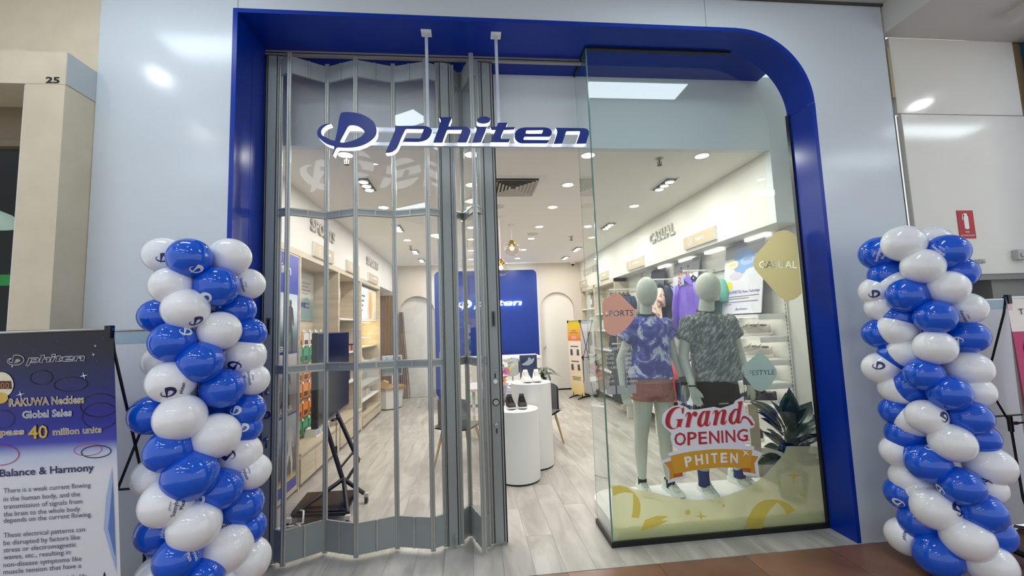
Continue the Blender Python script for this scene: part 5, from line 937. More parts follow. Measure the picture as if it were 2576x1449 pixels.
# fascia lettering and sign boxes
def fascia_word(s, x, y0, y1, z, h, sgn, label):
    t = thing('fascia_lettering',label,'lettering',(x,(y0+y1)/2,z))
    vs,fs = glyphs(s,0.03); a = min(v[0] for v in vs); b_ = max(v[0] for v in vs); ch = capheight()
    # each letter its own raised piece
    wtot = b_-a; cur = 0.0; gap = 0.10
    ws = []
    for c in s:
        g,_ = glyphs(c,0.03); ws.append((min(v[0] for v in g),max(v[0] for v in g)))
    tw = sum(e-d for d,e in ws)+gap*(len(s)-1)*0.6; k = (y1-y0)/tw
    for c,(d,e) in zip(s,ws):
        loops = outline_of(*[ [(v[0],v[1]) for v in glyphs(c,0.03)[0]], glyphs(c,0.03)[1]]); vv,ff = fill(loops,0.02)
        MB().add([(x+sgn*(0.018+w), (y0+(cur+u-d)*k) if sgn>0 else (y1-(cur+u-d)*k), z+q/ch*h) for u,q,w in vv],ff).build('letter', mat('letter shade grey','#bdb9b2',0.5), t)  # white letters coloured grey: their shade is put into the base colour
        cur += e-d+gap*0.6
fascia_word('SPORTS',-1.79,2.05,2.86,2.775,0.135,1,'raised white word SPORTS on the left fascia, nearest the entrance')
fascia_word('SPORTS',-1.79,4.64,5.50,2.775,0.135,1,'raised white word SPORTS on the left fascia, farther back')
fascia_word('CASUAL',2.78,2.45,3.22,2.765,0.145,-1,'raised white word CASUAL on the right fascia')
fascia_word('LIFESTYLE',2.78,5.92,7.0,2.74,0.135,-1,'raised white word LIFESTYLE at the back of the right fascia')
def sign_box(x, sgn, y0, y1, z0, z1, txt, label):
    t = thing('category_sign',label,'sign',(x,(y0+y1)/2,z0),group='beige category signs')
    MB().box(min(x,x+sgn*0.03),max(x,x+sgn*0.03),y0,y1,z0,z1).build('box', M_WHITEM, t)
    MB().box(min(x+sgn*0.03,x+sgn*0.033),max(x+sgn*0.03,x+sgn*0.033),y0+0.006,y1-0.006,z0+0.006,z1-0.006).build('face', mat('sign beige','#c2b193',0.5), t)
    X = x+sgn*0.0345; f0 = lambda u,w: (X,(y0+u) if sgn>0 else (y1-u),z0+w); W_ = y1-y0
    b = MB(); n_ = 28; vs = []
    for k in range(n_):
        a = 2*PI*k/n_; vs += [f0(W_*0.24+0.042*math.cos(a),0.08+0.042*math.sin(a)),f0(W_*0.24+0.048*math.cos(a),0.08+0.048*math.sin(a))]
    b.add(vs,[(2*k,2*k+1,(2*k+3)%(2*n_),(2*k+2)%(2*n_)) for k in range(n_)]); b.add([f0(W_*0.24-0.022,0.065),f0(W_*0.24+0.022,0.065),f0(W_*0.24,0.10)],[(0,1,2)]); b.build('icon', M_WHITE, t)
    if txt:
        q = MB(); text_on(q,txt,f0,W_*0.42,0.062,0.04,bold=0.015); q.build('lettering', M_WHITE, t)
    else: MB().box(min(X,X+0.0005),max(X,X+0.0005),y0+W_*(0.42 if sgn>0 else 0.2),y0+W_*(0.80 if sgn>0 else 0.58),z0+0.07,z0+0.10).build('printed_line', M_WHITE, t)
sign_box(-1.79,1,2.12,2.80,2.487,2.655,'','beige category sign under the nearer SPORTS word on the left fascia')
sign_box(-1.79,1,3.42,4.10,2.487,2.65,'','beige category sign between the two SPORTS words on the left fascia')
sign_box(-1.79,1,4.72,5.44,2.487,2.64,'','beige category sign under the farther SPORTS word on the left fascia')
sign_box(2.78,-1,1.53,2.22,2.49,2.645,'Apparel','beige category sign reading Apparel on the right fascia')
sign_box(2.78,-1,3.50,4.19,2.485,2.64,'','beige category sign second along the right fascia')
sign_box(2.78,-1,5.20,5.78,2.485,2.64,'','beige category sign third along the right fascia')
sign_box(2.78,-1,6.67,7.33,2.485,2.64,'','beige category sign at the back end of the right fascia')
# left back corner: stool table and mirror
ot = thing('side_table','white tapered side table with oak top near the slatted wall','table',(-1.72,6.2,0))
MB().loft([(-1.72,6.2,0.02,0.26,0.26),(-1.72,6.2,0.40,0.30,0.30)],8).build('base', M_WHITEM, ot); MB().loft([(-1.72,6.2,0.40,0.34,0.34),(-1.72,6.2,0.45,0.34,0.34)],8).build('top', mat('oak top','#a98a5c',0.5), ot)
cx = MB().box(-1.90,-1.72,6.05,6.25,0.45,0.53).prism([(-1.90,0.53),(-1.72,0.53),(-1.81,0.58)],'xz',6.05,6.25).build('paper_box', mat('kraft','#bb9a60',0.7)); tag(cx,'small folded kraft box on the side table','box')
mr_ = thing('leaning_mirror','slim leaning mirror on a frame by the slatted wall','mirror',(-1.62,6.75,0))
MB().obox((-1.95,6.72),(-1.55,6.80),0.02,0.62,1.02).build('mirror_glass', mat('mirror','#c9cfd0',0.05,metal=1.0), mr_); MB().obox((-1.96,6.735),(-1.54,6.815),0.02,0.60,1.04).build('frame', M_WHITEM, mr_); MB().cyl((-1.75,6.78,0.0),(-1.75,6.78,0.62),0.015).build('stand', M_WHITEM, mr_)
# ============================================================ right wall: slotted uprights, shelves, light
for i,y in enumerate((0.93,1.66,2.32,2.98,3.60,4.26)):
    t = thing('slotted_upright','white slotted shelf upright on the right wall, %s from the window' % nth(i),'shelf upright',(3.04,y,0))
    MB().box(3.035,3.05,y-0.018,y+0.018,0.05,2.45).build('channel', mat('upright','#d7d5cf',0.45), t)
    b = MB()
    for k in range(60): b.box(3.0335,3.0352,y-0.004,y+0.004,0.12+0.0385*k,0.145+0.0385*k)
    tag(b.build('slots', mat('slot dark','#6f6d68',0.6), t),kind='stuff')
M_SHELF = mat('white steel shelf','#eeeeea',0.35)
def wshelf(y0,y1,z,lab,d=0.30):
    t = thing('display_shelf',lab,'shelf',(2.9,(y0+y1)/2,z))
    MB().box(3.05-d,3.034,y0,y1,z-0.025,z).build('board', M_SHELF, t)
    MB().box(3.05-d,3.034,y0-0.012,y0-0.002,z-0.055,z-0.005).build('bracket', M_SHELF, t); MB().box(3.05-d,3.034,y1+0.002,y1+0.012,z-0.055,z-0.005).build('bracket', M_SHELF, t)
    MB().box(2.94,2.99,y0+0.05,y1-0.05,z-0.030,z-0.026).build('light_strip', glow('shelf led','#fff8ec',6.0,True), t)
RN = ['top','second','third','fourth','fifth']
for i,z in enumerate((1.63,1.41,1.19,0.97,0.74)): wshelf(0.95,1.64,z,'white lit shoe shelf nearest the window, %s one' % RN[i])
for i,z in enumerate((1.63,1.41,1.19,0.74)): wshelf(1.70,2.30,z,'white lit shelf behind the mannequins, %s one' % RN[i])
for i,z in enumerate((1.63,)): wshelf(2.36,2.96,z,'white lit shelf under the second slanted poster')
for i,y in enumerate((1.0,1.78,2.44,3.1)):
    c = MB().box(2.96,3.03,y+0.02,y+0.34,2.41,2.445).build('cove_light', glow('cove led','#fff6e4',1.4,True)); tag(c,'lit strip tucked under the right fascia, %s from the window' % nth(i),'light',group='fascia strip lights')
bs = thing('low_bench','low white display bench along the right wall','bench',(2.85,2.2,0))
MB().box(2.55,3.03,1.02,4.2,0.30,0.36).build('top', M_SHELF, bs)
for y in (1.05,2.0,3.0,4.1): MB().box(2.58,3.0,y,y+0.03,0,0.30).build('support', M_SHELF, bs)
wpnl = MB().box(2.60,2.70,0.985,1.005,0.0,0.78).build('wood_panel', M_WOOD); tag(wpnl,'pale oak end panel behind the dark leafy plant','panel')
# ---- shoes
def shoe_mesh():
    L = 0.285
    prof = [(-0.004,0.020,0.036),(0.012,0.034,0.046),(0.04,0.042,0.054),(0.08,0.046,0.064),(0.12,0.045,0.080),(0.155,0.041,0.100),(0.185,0.037,0.114),(0.215,0.035,0.108),(0.25,0.034,0.106),(0.275,0.029,0.118),(0.288,0.018,0.108)]
    up = MB(); n = 16; vs = []
    for x,hw,h in prof:
        for k in range(n):
            a = PI*k/(n-1); c = math.cos(a); s = math.sin(a)
            vs.append((x, hw*math.copysign(abs(c)**0.85,c), 0.022+(h-0.022)*abs(s)**0.75))
    fs = [(i*n+k,i*n+k+1,(i+1)*n+k+1,(i+1)*n+k) for i in range(len(prof)-1) for k in range(n-1)]
    fs += [tuple(range(n)), tuple(range((len(prof)-1)*n+n-1,(len(prof)-1)*n-1,-1))]+[(i*n+n-1,i*n,(i+1)*n,(i+1)*n+n-1) for i in range(len(prof)-1)]
    up.add(vs,fs)
    out = [(-0.012,0.0),(0.0,0.028),(0.04,0.044),(0.09,0.05),(0.15,0.044),(0.22,0.038),(0.28,0.036),(0.298,0.02),(0.298,-0.02),(0.28,-0.036),(0.22,-0.038),(0.15,-0.044),(0.09,-0.05),(0.04,-0.044),(0.0,-0.028)]
    so = MB(); m = len(out); vs = []
    for z,s in ((0.0,0.95),(0.010,1.0),(0.030,1.0)):
        for x,y in out: vs.append((0.14+(x-0.14)*s,y*s,z+(0.012*max(0,(0.06-x)/0.06) if z < 0.02 else 0.006*max(0,(x-0.2)/0.1))))
    so.add(vs,[tuple(range(m-1,-1,-1)),tuple(range(2*m,3*m))]+[(r*m+k,r*m+(k+1)%m,(r+1)*m+(k+1)%m,(r+1)*m+k) for r in (0,1) for k in range(m)])
    op = MB(); op.ell((0.228,0,0.103),(0.042,0.027,0.012),16,8)
    lc = MB()
    for k in range(5): x = 0.085+0.019*k; z = 0.070+0.0095*k; lc.tube([(x,-0.028,z-0.012),(x+0.004,-0.012,z+0.004),(x+0.004,0.012,z+0.004),(x,0.028,z-0.012)],0.0035,6)
    tg = MB(); tg.grid(lambda u,v: (0.160+0.04*v,(u-0.5)*0.050*(1-0.1*v),0.100+0.034*v),4,4).grid(lambda u,v: (0.164+0.04*v,(u-0.5)*0.050*(1-0.1*v),0.099+0.034*v),4,4)
    return up,so,op,lc,tg
_SH = shoe_mesh(); _shc = {}
def shoe(loc, rz, cu, cs, label, group, co='#6a6762', parent=None, sc=1.0):
    key = (cu,cs,co)
    if key not in _shc:
        mu = mat('shoe upper '+cu,cu,0.75,noise=((60,60,60),cu,0.4,0.6,0.15)); ms = mat('shoe sole '+cs,cs,0.5); mo = mat('shoe lining '+co,co,0.9)
        _shc[key] = [_SH[0].mesh('upper',mu,45),_SH[1].mesh('sole',ms,45),_SH[2].mesh('collar',mo,True),_SH[3].mesh('laces',mu,True),_SH[4].mesh('tongue',mu,True)]
    if parent is None: t = thing('sports_shoe',label,'shoe',loc,(0,0,rz),group)
    else:
        t = bpy.data.objects.new('shoe',None); COL.objects.link(t); t.location = loc; t.rotation_euler = (0,0,rz); t.parent = parent; t.matrix_parent_inverse = world_of(parent).inverted()
    t.scale = (sc,sc*1.10,sc)
    for m_ in _shc[key]: link(m_.name.split('.')[0], m_, t, local=True)
    return t
# toe of a shoe points to local -x
SH_C = [('#b3aea4','#dcd8d0'),('#bdb8af','#e0dcd5'),('#3a3f52','#e9e8e6'),('#22242c','#dddcda')]
for i,z in enumerate((1.41,1.19,0.97,0.74)):
    cu,cs = SH_C[i]; nm = ('pale grey','off white','navy and white','black and white')[i]
    for k,(x,y) in enumerate(((2.745,1.43),(2.755,1.29))):
        shoe((x,y,z),math.radians(-32),cu,cs,'%s shoe on the %s lit shelf by the window, %s of its pair' % (nm,RN[i+1],('front','rear')[k]),'%s shoes by the window' % nm, sc=1.05)
    if z != 0.97:
        for k,(x,y) in enumerate(((2.745,2.12),(2.755,1.98))):
            shoe((x,y,z),math.radians(-32),cu,cs,'%s shoe on the %s shelf behind the mannequins, %s of its pair' % (nm,RN[i+1],('front','rear')[k]),'%s shoes behind the mannequins' % nm, sc=1.05)
for k in range(6): shoe((2.62,1.2+0.35*k,0.36),math.radians(10),('#1d1f27','#23356f','#15161b')[k%3],'#e2e1df','dark running shoe on the low white bench, %s from the window' % nth(k),'dark shoes on the low bench')
# ---- slanted posters on the wall shelf
def slant(name,label,y0,y1,xb,xt,z0,z1,m):
    """panel leaning on the wall: foot at xb, head at xt; returns mapping (u along -y, w up)"""
    t = thing(name,label,'poster',((xb+xt)/2,(y0+y1)/2,z0)); n = Vector((-(z1-z0),0,-(xt-xb)) ).normalized()
    def F(u,w,o=0.0): return (xb+(xt-xb)*w+n.x*o, y1-(y1-y0)*u, z0+(z1-z0)*w+n.z*o)
    b = MB(); q = [F(0,0,0),F(1,0,0),F(1,1,0),F(0,1,0)]; q2 = [tuple(Vector(p)-n*0.008) for p in q]
    b.add(q+q2,[(0,1,2,3),(7,6,5,4),(0,4,5,1),(1,5,6,2),(2,6,7,3),(3,7,4,0)]).build('board', m, t)
    return t,F
def oval(t,F,cu,cw,ru,rw,o,m,nm='printed_oval'): MB().add([F(cu+ru*math.cos(k*PI/14),cw+rw*math.sin(k*PI/14),o) for k in range(28)],[tuple(range(28))]).build(nm,m,t)
def ptext(t,F,s,u,w,h,m,width=None,**kw):
    b = MB(); text_on(b,s,lambda a,c:F(a,c,0.002),u,w,h,width=width,**kw); b.build('lettering',m,t)
M_PP = mat('poster paper','#dcdce4',0.5); M_PGR = mat('poster grey','#9a9aa3',0.5)
pa,FA = slant('slanted_poster','tall slanted poster headed AQUAMETAL with blue bubble diagram on the shoe wall',1.07,1.72,2.88,3.0,1.645,2.42,M_PP)
MB().add([FA(0,0.80,0.001),FA(1,0.80,0.001),FA(1,1,0.001),FA(0,1,0.001)],[(0,1,2,3)]).build('printed_band', M_PGR, pa)
oval(pa,FA,0.52,0.72,0.30,0.16,0.0012,mat('poster sky','#7fa6e0',0.5)); oval(pa,FA,0.45,0.90,0.15,0.05,0.0016,mat('poster slate','#8b9bb8',0.5))
oval(pa,FA,0.22,0.71,0.16,0.065,0.0016,mat('poster cream','#ecdcb4',0.5)); oval(pa,FA,0.62,0.74,0.20,0.07,0.0018,mat('poster blue oval','#9fbce8',0.5)); oval(pa,FA,0.32,0.54,0.17,0.06,0.0016,mat('poster mauve','#cfc6d2',0.5)); oval(pa,FA,0.72,0.56,0.17,0.06,0.0016,mat('poster pale oval','#d9dbe6',0.5))
oval(pa,FA,0.16,0.405,0.095,0.065,0.0016,mat('poster yellow','#e8dc34',0.5))
M_PIND = mat('poster indigo','#4a44b0',0.5)
ptext(pa,FA,'METAL',0.52,0.728,0.03,M_PIND,width=0.2); ptext(pa,FA,'AQUA',0.14,0.70,0.026,mat('poster orange','#d08a30',0.5),width=0.16)
ptext(pa,FA,'AQUAMETAL',0.08,0.285,0.045,M_PIND,width=0.43,shear=0.25); ptext(pa,FA,'Phiten Technology',0.53,0.285,0.036,M_PIND,width=0.42,shear=0.25)
M_TXG = mat('poster text grey','#8d8b98',0.55)
for k,(w,l) in enumerate(((0.235,0.86),(0.205,0.62),(0.160,0.84),(0.130,0.18))): MB().add([FA(0.08,w,0.0016),FA(0.08+l,w,0.0016),FA(0.08+l,w+0.013,0.0016),FA(0.08,w+0.013,0.0016)],[(0,1,2,3)]).build('text_line', M_TXG, pa)
b = MB(); v,f_ = fill(LOGO_ALL,0); b.add([FA(0.52+x*0.05,0.06+y*0.04,0.0016) for x,y,_ in v],f_); b.build('logo', M_PIND, pa)
pb,FB = slant('slanted_poster','slanted poster with two small patterned figures beside the purple jacket',2.28,2.95,2.86,2.99,1.645,2.42,M_PP)
MB().add([FB(0,0.74,0.001),FB(1,0.74,0.001),FB(1,1,0.001),FB(0,1,0.001)],[(0,1,2,3)]).build('printed_band', M_PGR, pb)
for cu in (0.30,0.58):
    MB().add([FB(cu+a*0.30,0.50+b_*0.34,0.0018) for a,b_ in ((-0.2,0.0),(0.05,0.0),(0.12,0.5),(0.3,0.6),(0.25,0.95),(-0.05,1.0),(-0.25,0.7))],[tuple(range(7))]).build('printed_figure', mat('figure floral','#d8b49a',0.6,noise=((40,40,40),'#9a4a46',0.45,0.55,0)), pb)
    oval(pb,FB,cu+0.02,0.88,0.035,0.025,0.002,mat('figure head','#6b4a3a',0.6))
ptext(pb,FB,'Au',0.08,0.40,0.04,M_PIND)
for k in range(10): MB().add([FB(0.10,0.36-0.028*k,0.0016),FB(0.10+0.8*(0.9 if k%4 else 0.5),0.36-0.028*k,0.0016),FB(0.10+0.8*(0.9 if k%4 else 0.5),0.371-0.028*k,0.0016),FB(0.10,0.371-0.028*k,0.0016)],[(0,1,2,3)]).build('text_line', M_TXG, pb)
pc,FC = slant('slanted_poster','dark topped slanted poster high on the right wall behind the left mannequin',3.25,3.75,2.88,3.0,1.75,2.42,mat('dark poster','#343848',0.4))
# ---- clothes rails with hanging garments
def rail(name,label,y,x0,z):
    t = thing(name,label,'clothes rail',(2.85,y,z)); MB().box(x0,3.036,y-0.011,y+0.011,z-0.011,z+0.011).build('arm', M_SHELF, t); MB().box(3.026,3.036,y-0.35,y+0.35,z-0.025,z+0.025).build('wall_bar', M_SHELF, t)
    return t
def garment(label, group, x, y, ztop, w, ln_, m, sleeve=0.2, collar=None, seed=0, lift=0.0, tagc=None):
    """shirt or jacket on a hanger, facing the aisle (-x), hung at (x, y)"""
    rnd = random.Random(seed); t = thing('hanging_garment',label,'garment',(x,y,ztop),group=group)
    z0 = ztop-0.075; ph = rnd.uniform(0,6)
    hg = MB(); hg.tube([(x,y,ztop-0.03),(x,y,ztop-0.005),(x,y+0.018,ztop+0.012),(x,y+0.012,ztop+0.028),(x,y-0.004,ztop+0.03)],0.0022,6); hg.build('hook', M_CHROME, t)
    hb = MB(); hb.tube([(x,y-w*0.46,z0-0.055),(x,y-w*0.2,z0-0.005),(x,y,ztop-0.03),(x,y+w*0.2,z0-0.005),(x,y+w*0.46,z0-0.055)],[0.006,0.01,0.012,0.01,0.006],8); hb.build('hanger', M_BLACK, t)
    n = 40; vs = []; rows = 14
    for j in range(rows+1):
        q = j/rows; z = z0+0.02-ln_*q
        if q < 0.14: hw = w*(0.12+0.38*(q/0.14)**0.7); th = 0.03+0.02*q/0.14
        else: hw = w*(0.50+0.03*(q-0.14)); th = 0.05
        for k in range(n):
            a = 2*PI*k/n; fold = 0.010*q*math.sin(5*a+ph)+0.006*q*math.sin(9*a+2*ph)
            vs.append((x+th*0.6*math.sin(a)+fold*1.2, y+hw*math.cos(a)*(1+0.02*math.sin(7*q+ph)), z-(0.05*abs(math.cos(a))**2 if q < 0.14 else 0.05*(1-0.5*q))))
    fs = [(j*n+k,j*n+(k+1)%n,(j+1)*n+(k+1)%n,(j+1)*n+k) for j in range(rows) for k in range(n)]
    MB().add(vs,fs).build('body', m, t, smooth=True)
    if sleeve:
        for s in (-1,1):
            p0 = Vector((x,y+s*w*0.44,z0-0.06)); p1 = p0+Vector((-0.01,s*0.07,-sleeve*0.5)); p2 = p1+Vector((-0.005,s*0.01,-sleeve*0.5)); MB().tube([p0,p0*0.5+p1*0.5,p1,p2],[0.05,0.058,0.06,0.055],12).build('sleeve', m, t, smooth=True)
    if collar:
        MB().grid(lambda u,v: (x-0.025-0.03*v*math.sin(u*PI),y+(u-0.5)*0.22*(1+0.6*v),z0+0.05-0.02*abs(u-0.5)-0.11*v*(0.4+abs(u-0.5)*1.6)),10,4).build('collar', collar, t, smooth=True)
    if tagc: MB().box(x-0.06,x-0.058,y-0.03,y+0.03,z0-0.06,z0+0.05).build('hang_tag', tagc, t)
    return t
PUR = mat('purple nylon','#6b4fc0',0.35,noise=((8,8,3),'#8464d8',0.35,0.65,0.2)); TEAL = mat('teal cotton','#6fb9aa',0.8); CREAMF = mat('cream cotton','#d9d3c6',0.85); NAVYF = mat('navy cotton','#2c3a55',0.8,noise=((8,30,3),'#3c4d6e',0.35,0.65,0.1)); FLOR = mat('floral cotton','#e6d5c4',0.8,noise=((16,16,12),'#b8505a',0.52,0.60,0)); LBL = mat('pale blue cotton','#7f92cc',0.8); GREYF = mat('grey jersey','#7d8288',0.85)
r1 = rail('clothes_rail','white face-out clothes rail holding the purple jacket',2.03,2.62,2.20)
garment('purple hooded jacket at the front of the rail behind the right mannequin','garments on the near rail',2.66,2.03,2.165,0.50,0.80,PUR,0.55,PUR,1,tagc=mat('tag silver','#b9c6d2',0.3))
garment('second purple garment behind the front purple jacket','garments on the near rail',2.74,2.03,2.165,0.50,0.76,mat('violet cotton','#7a63c4',0.7),0.5,None,2)
garment('cream shirt hung between the purple and teal garments','garments on the near rail',2.83,2.03,2.165,0.52,0.66,CREAMF,0.22,None,3)
garment('teal t-shirt at the back of the rail behind the right mannequin','garments on the near rail',2.91,1.99,2.165,0.56,0.66,TEAL,0.24,None,4)
r2 = rail('clothes_rail','white face-out clothes rail holding the floral shirt',2.98,2.60,2.20)
garment('cream and red floral shirt at the front of the middle rail','garments on the middle rail',2.64,2.98,2.165,0.50,0.78,FLOR,0.24,None,5)
garment('navy shirt hung behind the floral shirt','garments on the middle rail',2.74,2.94,2.165,0.52,0.72,mat('dark navy','#1d2740',0.8),0.22,None,6)
garment('pale blue shirt at the back of the middle rail','garments on the middle rail',2.83,2.92,2.165,0.54,0.70,LBL,0.22,None,7)
r3 = rail('clothes_rail','white face-out clothes rail holding the navy shirts',4.45,2.50,2.19)
for k in range(5): garment('navy shirt on the far clothes rail, %s from the front' % nth(k),'navy shirts on the far rail',2.54+0.075*k,4.45,2.155,0.46,0.72,NAVYF,0.2,None,10+k)
# lower rail: trousers and skirts behind the left mannequin
r4 = rail('clothes_rail','white low clothes rail with grey garments behind the left mannequin',4.45,2.50,1.22)
for k,(m_,c) in enumerate(((mat('charcoal cotton','#3a3d44',0.85),'charcoal'),(GREYF,'mid grey'),(mat('slate cotton','#56606c',0.85),'slate'),(mat('khaki cotton','#8a8472',0.85),'khaki'))): garment('%s garment on the low rail behind the left mannequin' % c,'garments on the low far rail',2.55+0.09*k,4.45,1.185,0.46,0.90,m_,0.3,None,20+k)
r5 = rail('clothes_rail','white low clothes rail with pale trousers behind the mannequins',2.98,2.60,1.22)
for k,(m_,c) in enumerate(((CREAMF,'cream'),(mat('coral cotton','#e0525c',0.8),'coral red'),(mat('denim blue','#5d7ca8',0.85),'denim blue'))): garment('%s garment on the low rail between the mannequins' % c,'garments on the low middle rail',2.66+0.10*k,2.98,1.185,0.46,0.62,m_,0.25,None,30+k)
garment('white and blue garment behind the right mannequin hand','garments on the near low rail',2.68,2.03,1.185,0.46,0.55,mat('pale stripe','#c9d6e4',0.8),0.2,None,41)
ws_ = MB().box(2.76,3.03,4.24,4.9,0.0,0.14).build('base_board', M_WOODH); tag(ws_,'oak base board under the far clothes rail','base')
# ---- right oak bays
def rbay(label,y0,y1,zs):
    t = thing('oak_bay',label,'shelving',(2.9,(y0+y1)/2,0))
    MB().box(3.02,3.05,y0,y1,0,2.45).build('back_panel', M_WOOD, t)
    for y in (y0,y1-0.04): MB().box(2.775,3.02,y,y+0.04,0,2.45).build('side_panel', M_WOOD, t)
    MB().box(2.775,3.02,y0,y1,2.38,2.45).build('head_panel', M_WOODH, t)
    for z in zs: MB().box(2.77,3.02,y0+0.04,y1-0.04,z-0.03,z).build('shelf', M_WHITE, t)
rbay('oak shelving bay on the right wall behind the SPORTS sticker',4.92,6.26,(0.15,0.62,1.05,1.45,1.80))
rbay('oak shelving bay at the back right corner beside the inner banner',6.27,7.345,(0.15,0.62,1.05,1.45,1.95))
def bag(label,y,z,w,h,c,x=2.88,group='bags in the right oak bays'):
    t = thing('bag',label,'bag',(x,y,z),group=group)
    MB().loft([(x,y,z,0.06,w*0.46),(x,y,z+h*0.3,0.075,w*0.5),(x,y,z+h*0.8,0.06,w*0.46),(x,y,z+h,0.03,w*0.36)],20,power=3).build('body', mat('bag '+c,c,0.7), t, smooth=True)
    MB().tube([(x-0.05,y-w*0.2,z+h*0.9),(x-0.05,y-w*0.12,z+h*1.15),(x-0.05,y+w*0.12,z+h*1.15),(x-0.05,y+w*0.2,z+h*0.9)],0.008,8).build('handle', mat('bag '+c,c,0.7), t, smooth=True)
bag('dark bag with pale patch on the top shelf of the back right oak bay',6.6,1.95,0.30,0.34,'#37343a'); MB().box(2.80,2.805,6.55,6.66,2.03,2.15).build('patch', M_WHITEM, bpy.data.objects['bag'])
bag('white bag on the top shelf of the back right oak bay',7.0,1.95,0.30,0.34,'#cfccc6'); bag('pale green bag on the second shelf of the back right oak bay',6.8,1.45,0.34,0.30,'#bcc7c0'); bag('grey bag on the third shelf of the back right oak bay',6.8,1.05,0.34,0.28,'#8f9298'); bag('black bag on the fourth shelf of the back right oak bay',6.8,0.62,0.36,0.26,'#2a2b30')
bag('brown leather bag on the third shelf behind the SPORTS sticker',5.3,1.45,0.40,0.26,'#5b4334'); bag('white cap bag on the third shelf behind the SPORTS sticker',5.85,1.45,0.34,0.24,'#d7d3cb'); bag('slate bag on the second shelf behind the SPORTS sticker',5.5,1.80,0.5,0.36,'#9a9aa0'); bag('black holdall on the fourth shelf behind the SPORTS sticker',5.4,1.05,0.5,0.28,'#24262c'); bag('dark olive holdall on the fifth shelf behind the SPORTS sticker',5.5,0.62,0.5,0.28,'#454a3c'); bag('black bag on the lowest shelf behind the SPORTS sticker',5.5,0.15,0.55,0.34,'#1f2128')
# ============================================================ inner banner stand
M_YB = bands('yellow banner print',[(0,'#ecd28a'),(0.18,'#efdcae'),(0.55,'#f0e4d4'),(0.72,'#efe2d2'),(0.735,'#e07a4a'),(0.83,'#e8a24a'),(0.92,'#e3c02e'),(1,'#d9bf20')],'Z',0.08,1.66,0.4)
t_,fb,F = banner_stand('banner stand with yellow and orange poster at the back of the shop',-0.20,0.20,-0.19,0.19,1.66,M_YB,'double sided banner stands',bow=-0.02,lean=0.04)
Uy = uv(F,-0.20,0.20,0.08,1.66,-0.003)
for k,(z,w,h) in enumerate(((1.44,0.14,0.012),(1.40,0.26,0.010),(1.10,0.24,0.022),(0.78,0.24,0.022),(0.45,0.28,0.012),(0.42,0.24,0.012),(0.39,0.26,0.012))):
    MB().add([Uy(-w/2,z),Uy(w/2,z),Uy(w/2,z+h),Uy(-w/2,z+h)],[(0,1,2,3)]).build('text_line', M_PG, fb)
for x,z in ((-0.1,0.92),(0.1,0.92),(-0.1,0.60),(0.1,0.60)): MB().add([Uy(x-0.04,z),Uy(x+0.04,z),Uy(x+0.03,z+0.13),Uy(x-0.035,z+0.13)],[(0,1,2,3)]).build('printed_figure', M_PG, fb)
MB().add([Uy(0.09*math.cos(k*PI/12),1.30+0.035*math.sin(k*PI/12)) for k in range(24)],[tuple(range(24))]).build('printed_oval', mat('banner rose','#e3a39a',0.5), fb)
t_.location = (2.40,6.20,0); t_.rotation_euler = (0,0,math.radians(-62))
# ============================================================ television on a wheeled stand
tv = thing('television','large black television seen edge-on behind the shutter','television',(-1.38,1.5,0.78))
TA,TB = (-1.355,1.0),(-1.42,2.17)
MB().obox(TA,TB,0.055,0.775,1.60).build('cabinet', M_BLACK, tv, bevel=0.008)
d = Vector((TB[0]-TA[0],TB[1]-TA[1],0)).normalized(); nn = Vector((d.y,-d.x,0)); nn = nn if nn.x > 0 else -nn
a_ = Vector((*TA,0))+d*0.012+nn*0.028; b_ = Vector((*TB,0))-d*0.012+nn*0.028
MB().obox(a_,b_,0.002,0.80,1.588).build('screen', mat('tv screen','#0a0c14',0.16,spec=0.12), tv); MB().obox(a_,b_,0.004,0.776,0.796).build('bezel', mat('bezel grey','#77797c',0.3,metal=0.6), tv)
MB().obox((-1.41,1.3),(-1.43,1.7),0.05,1.0,1.35).build('rear_housing', M_BLACK, tv)
MB().cyl((-1.40,1.05,1.31),(-1.62,1.0,1.27),0.014).build('bracket_arm', M_BLACK, tv)
ts = thing('tv_stand','black wheeled television stand with a low shelf behind the shutter','stand',(-1.3,1.2,0))
def bar(p,q,r=0.02,nm='tube'): return MB().cyl(p,q,r,n=12).build(nm, M_BLACK, ts, smooth=40)
bar((-1.22,1.36,0.22),(-1.50,1.42,1.05),0.021); bar((-1.12,1.52,0.34),(-1.52,1.75,1.05),0.021)
bar((-1.12,1.52,0.34),(-1.20,1.37,0.20),0.014); bar((-1.16,1.56,0.44),(-1.25,1.39,0.33),0.011)
for p in ((-1.52,0.98,0.09),(-1.06,0.94,0.09),(-1.03,1.36,0.09)): bar((-1.21,1.34,0.24),p,0.019,'base_leg')
bar((-1.52,0.98,0.09),(-1.06,0.94,0.09),0.016,'base_bar')
sp = MB(); sp.add([(-1.53,1.0,0.10),(-1.06,0.95,0.10),(-1.09,1.40,0.10),(-1.56,1.42,0.10),(-1.53,1.0,0.115),(-1.06,0.95,0.115),(-1.09,1.40,0.115),(-1.56,1.42,0.115)],[(3,2,1,0),(4,5,6,7),(0,1,5,4),(1,2,6,5),(2,3,7,6),(3,0,4,7)]); sp.build('shelf_plate', mat('brown black gloss','#1a1614',0.18), ts)
for x,y in ((-1.53,0.94),(-1.05,0.91),(-1.01,1.37)):
    MB().cyl((x-0.012,y,0.032),(x+0.012,y,0.032),0.032,n=18).build('wheel', mat('wheel','#2a2a2a',0.5), ts, smooth=40); MB().box(x-0.02,x+0.02,y-0.018,y+0.018,0.045,0.09).build('caster', mat('caster white','#dcdad4',0.4), ts)
MB().ell((-1.36,1.55,0.74),(0.03,0.06,0.012)).ell((-1.33,1.57,0.755),0.018).build('tray', M_BLACK, ts)
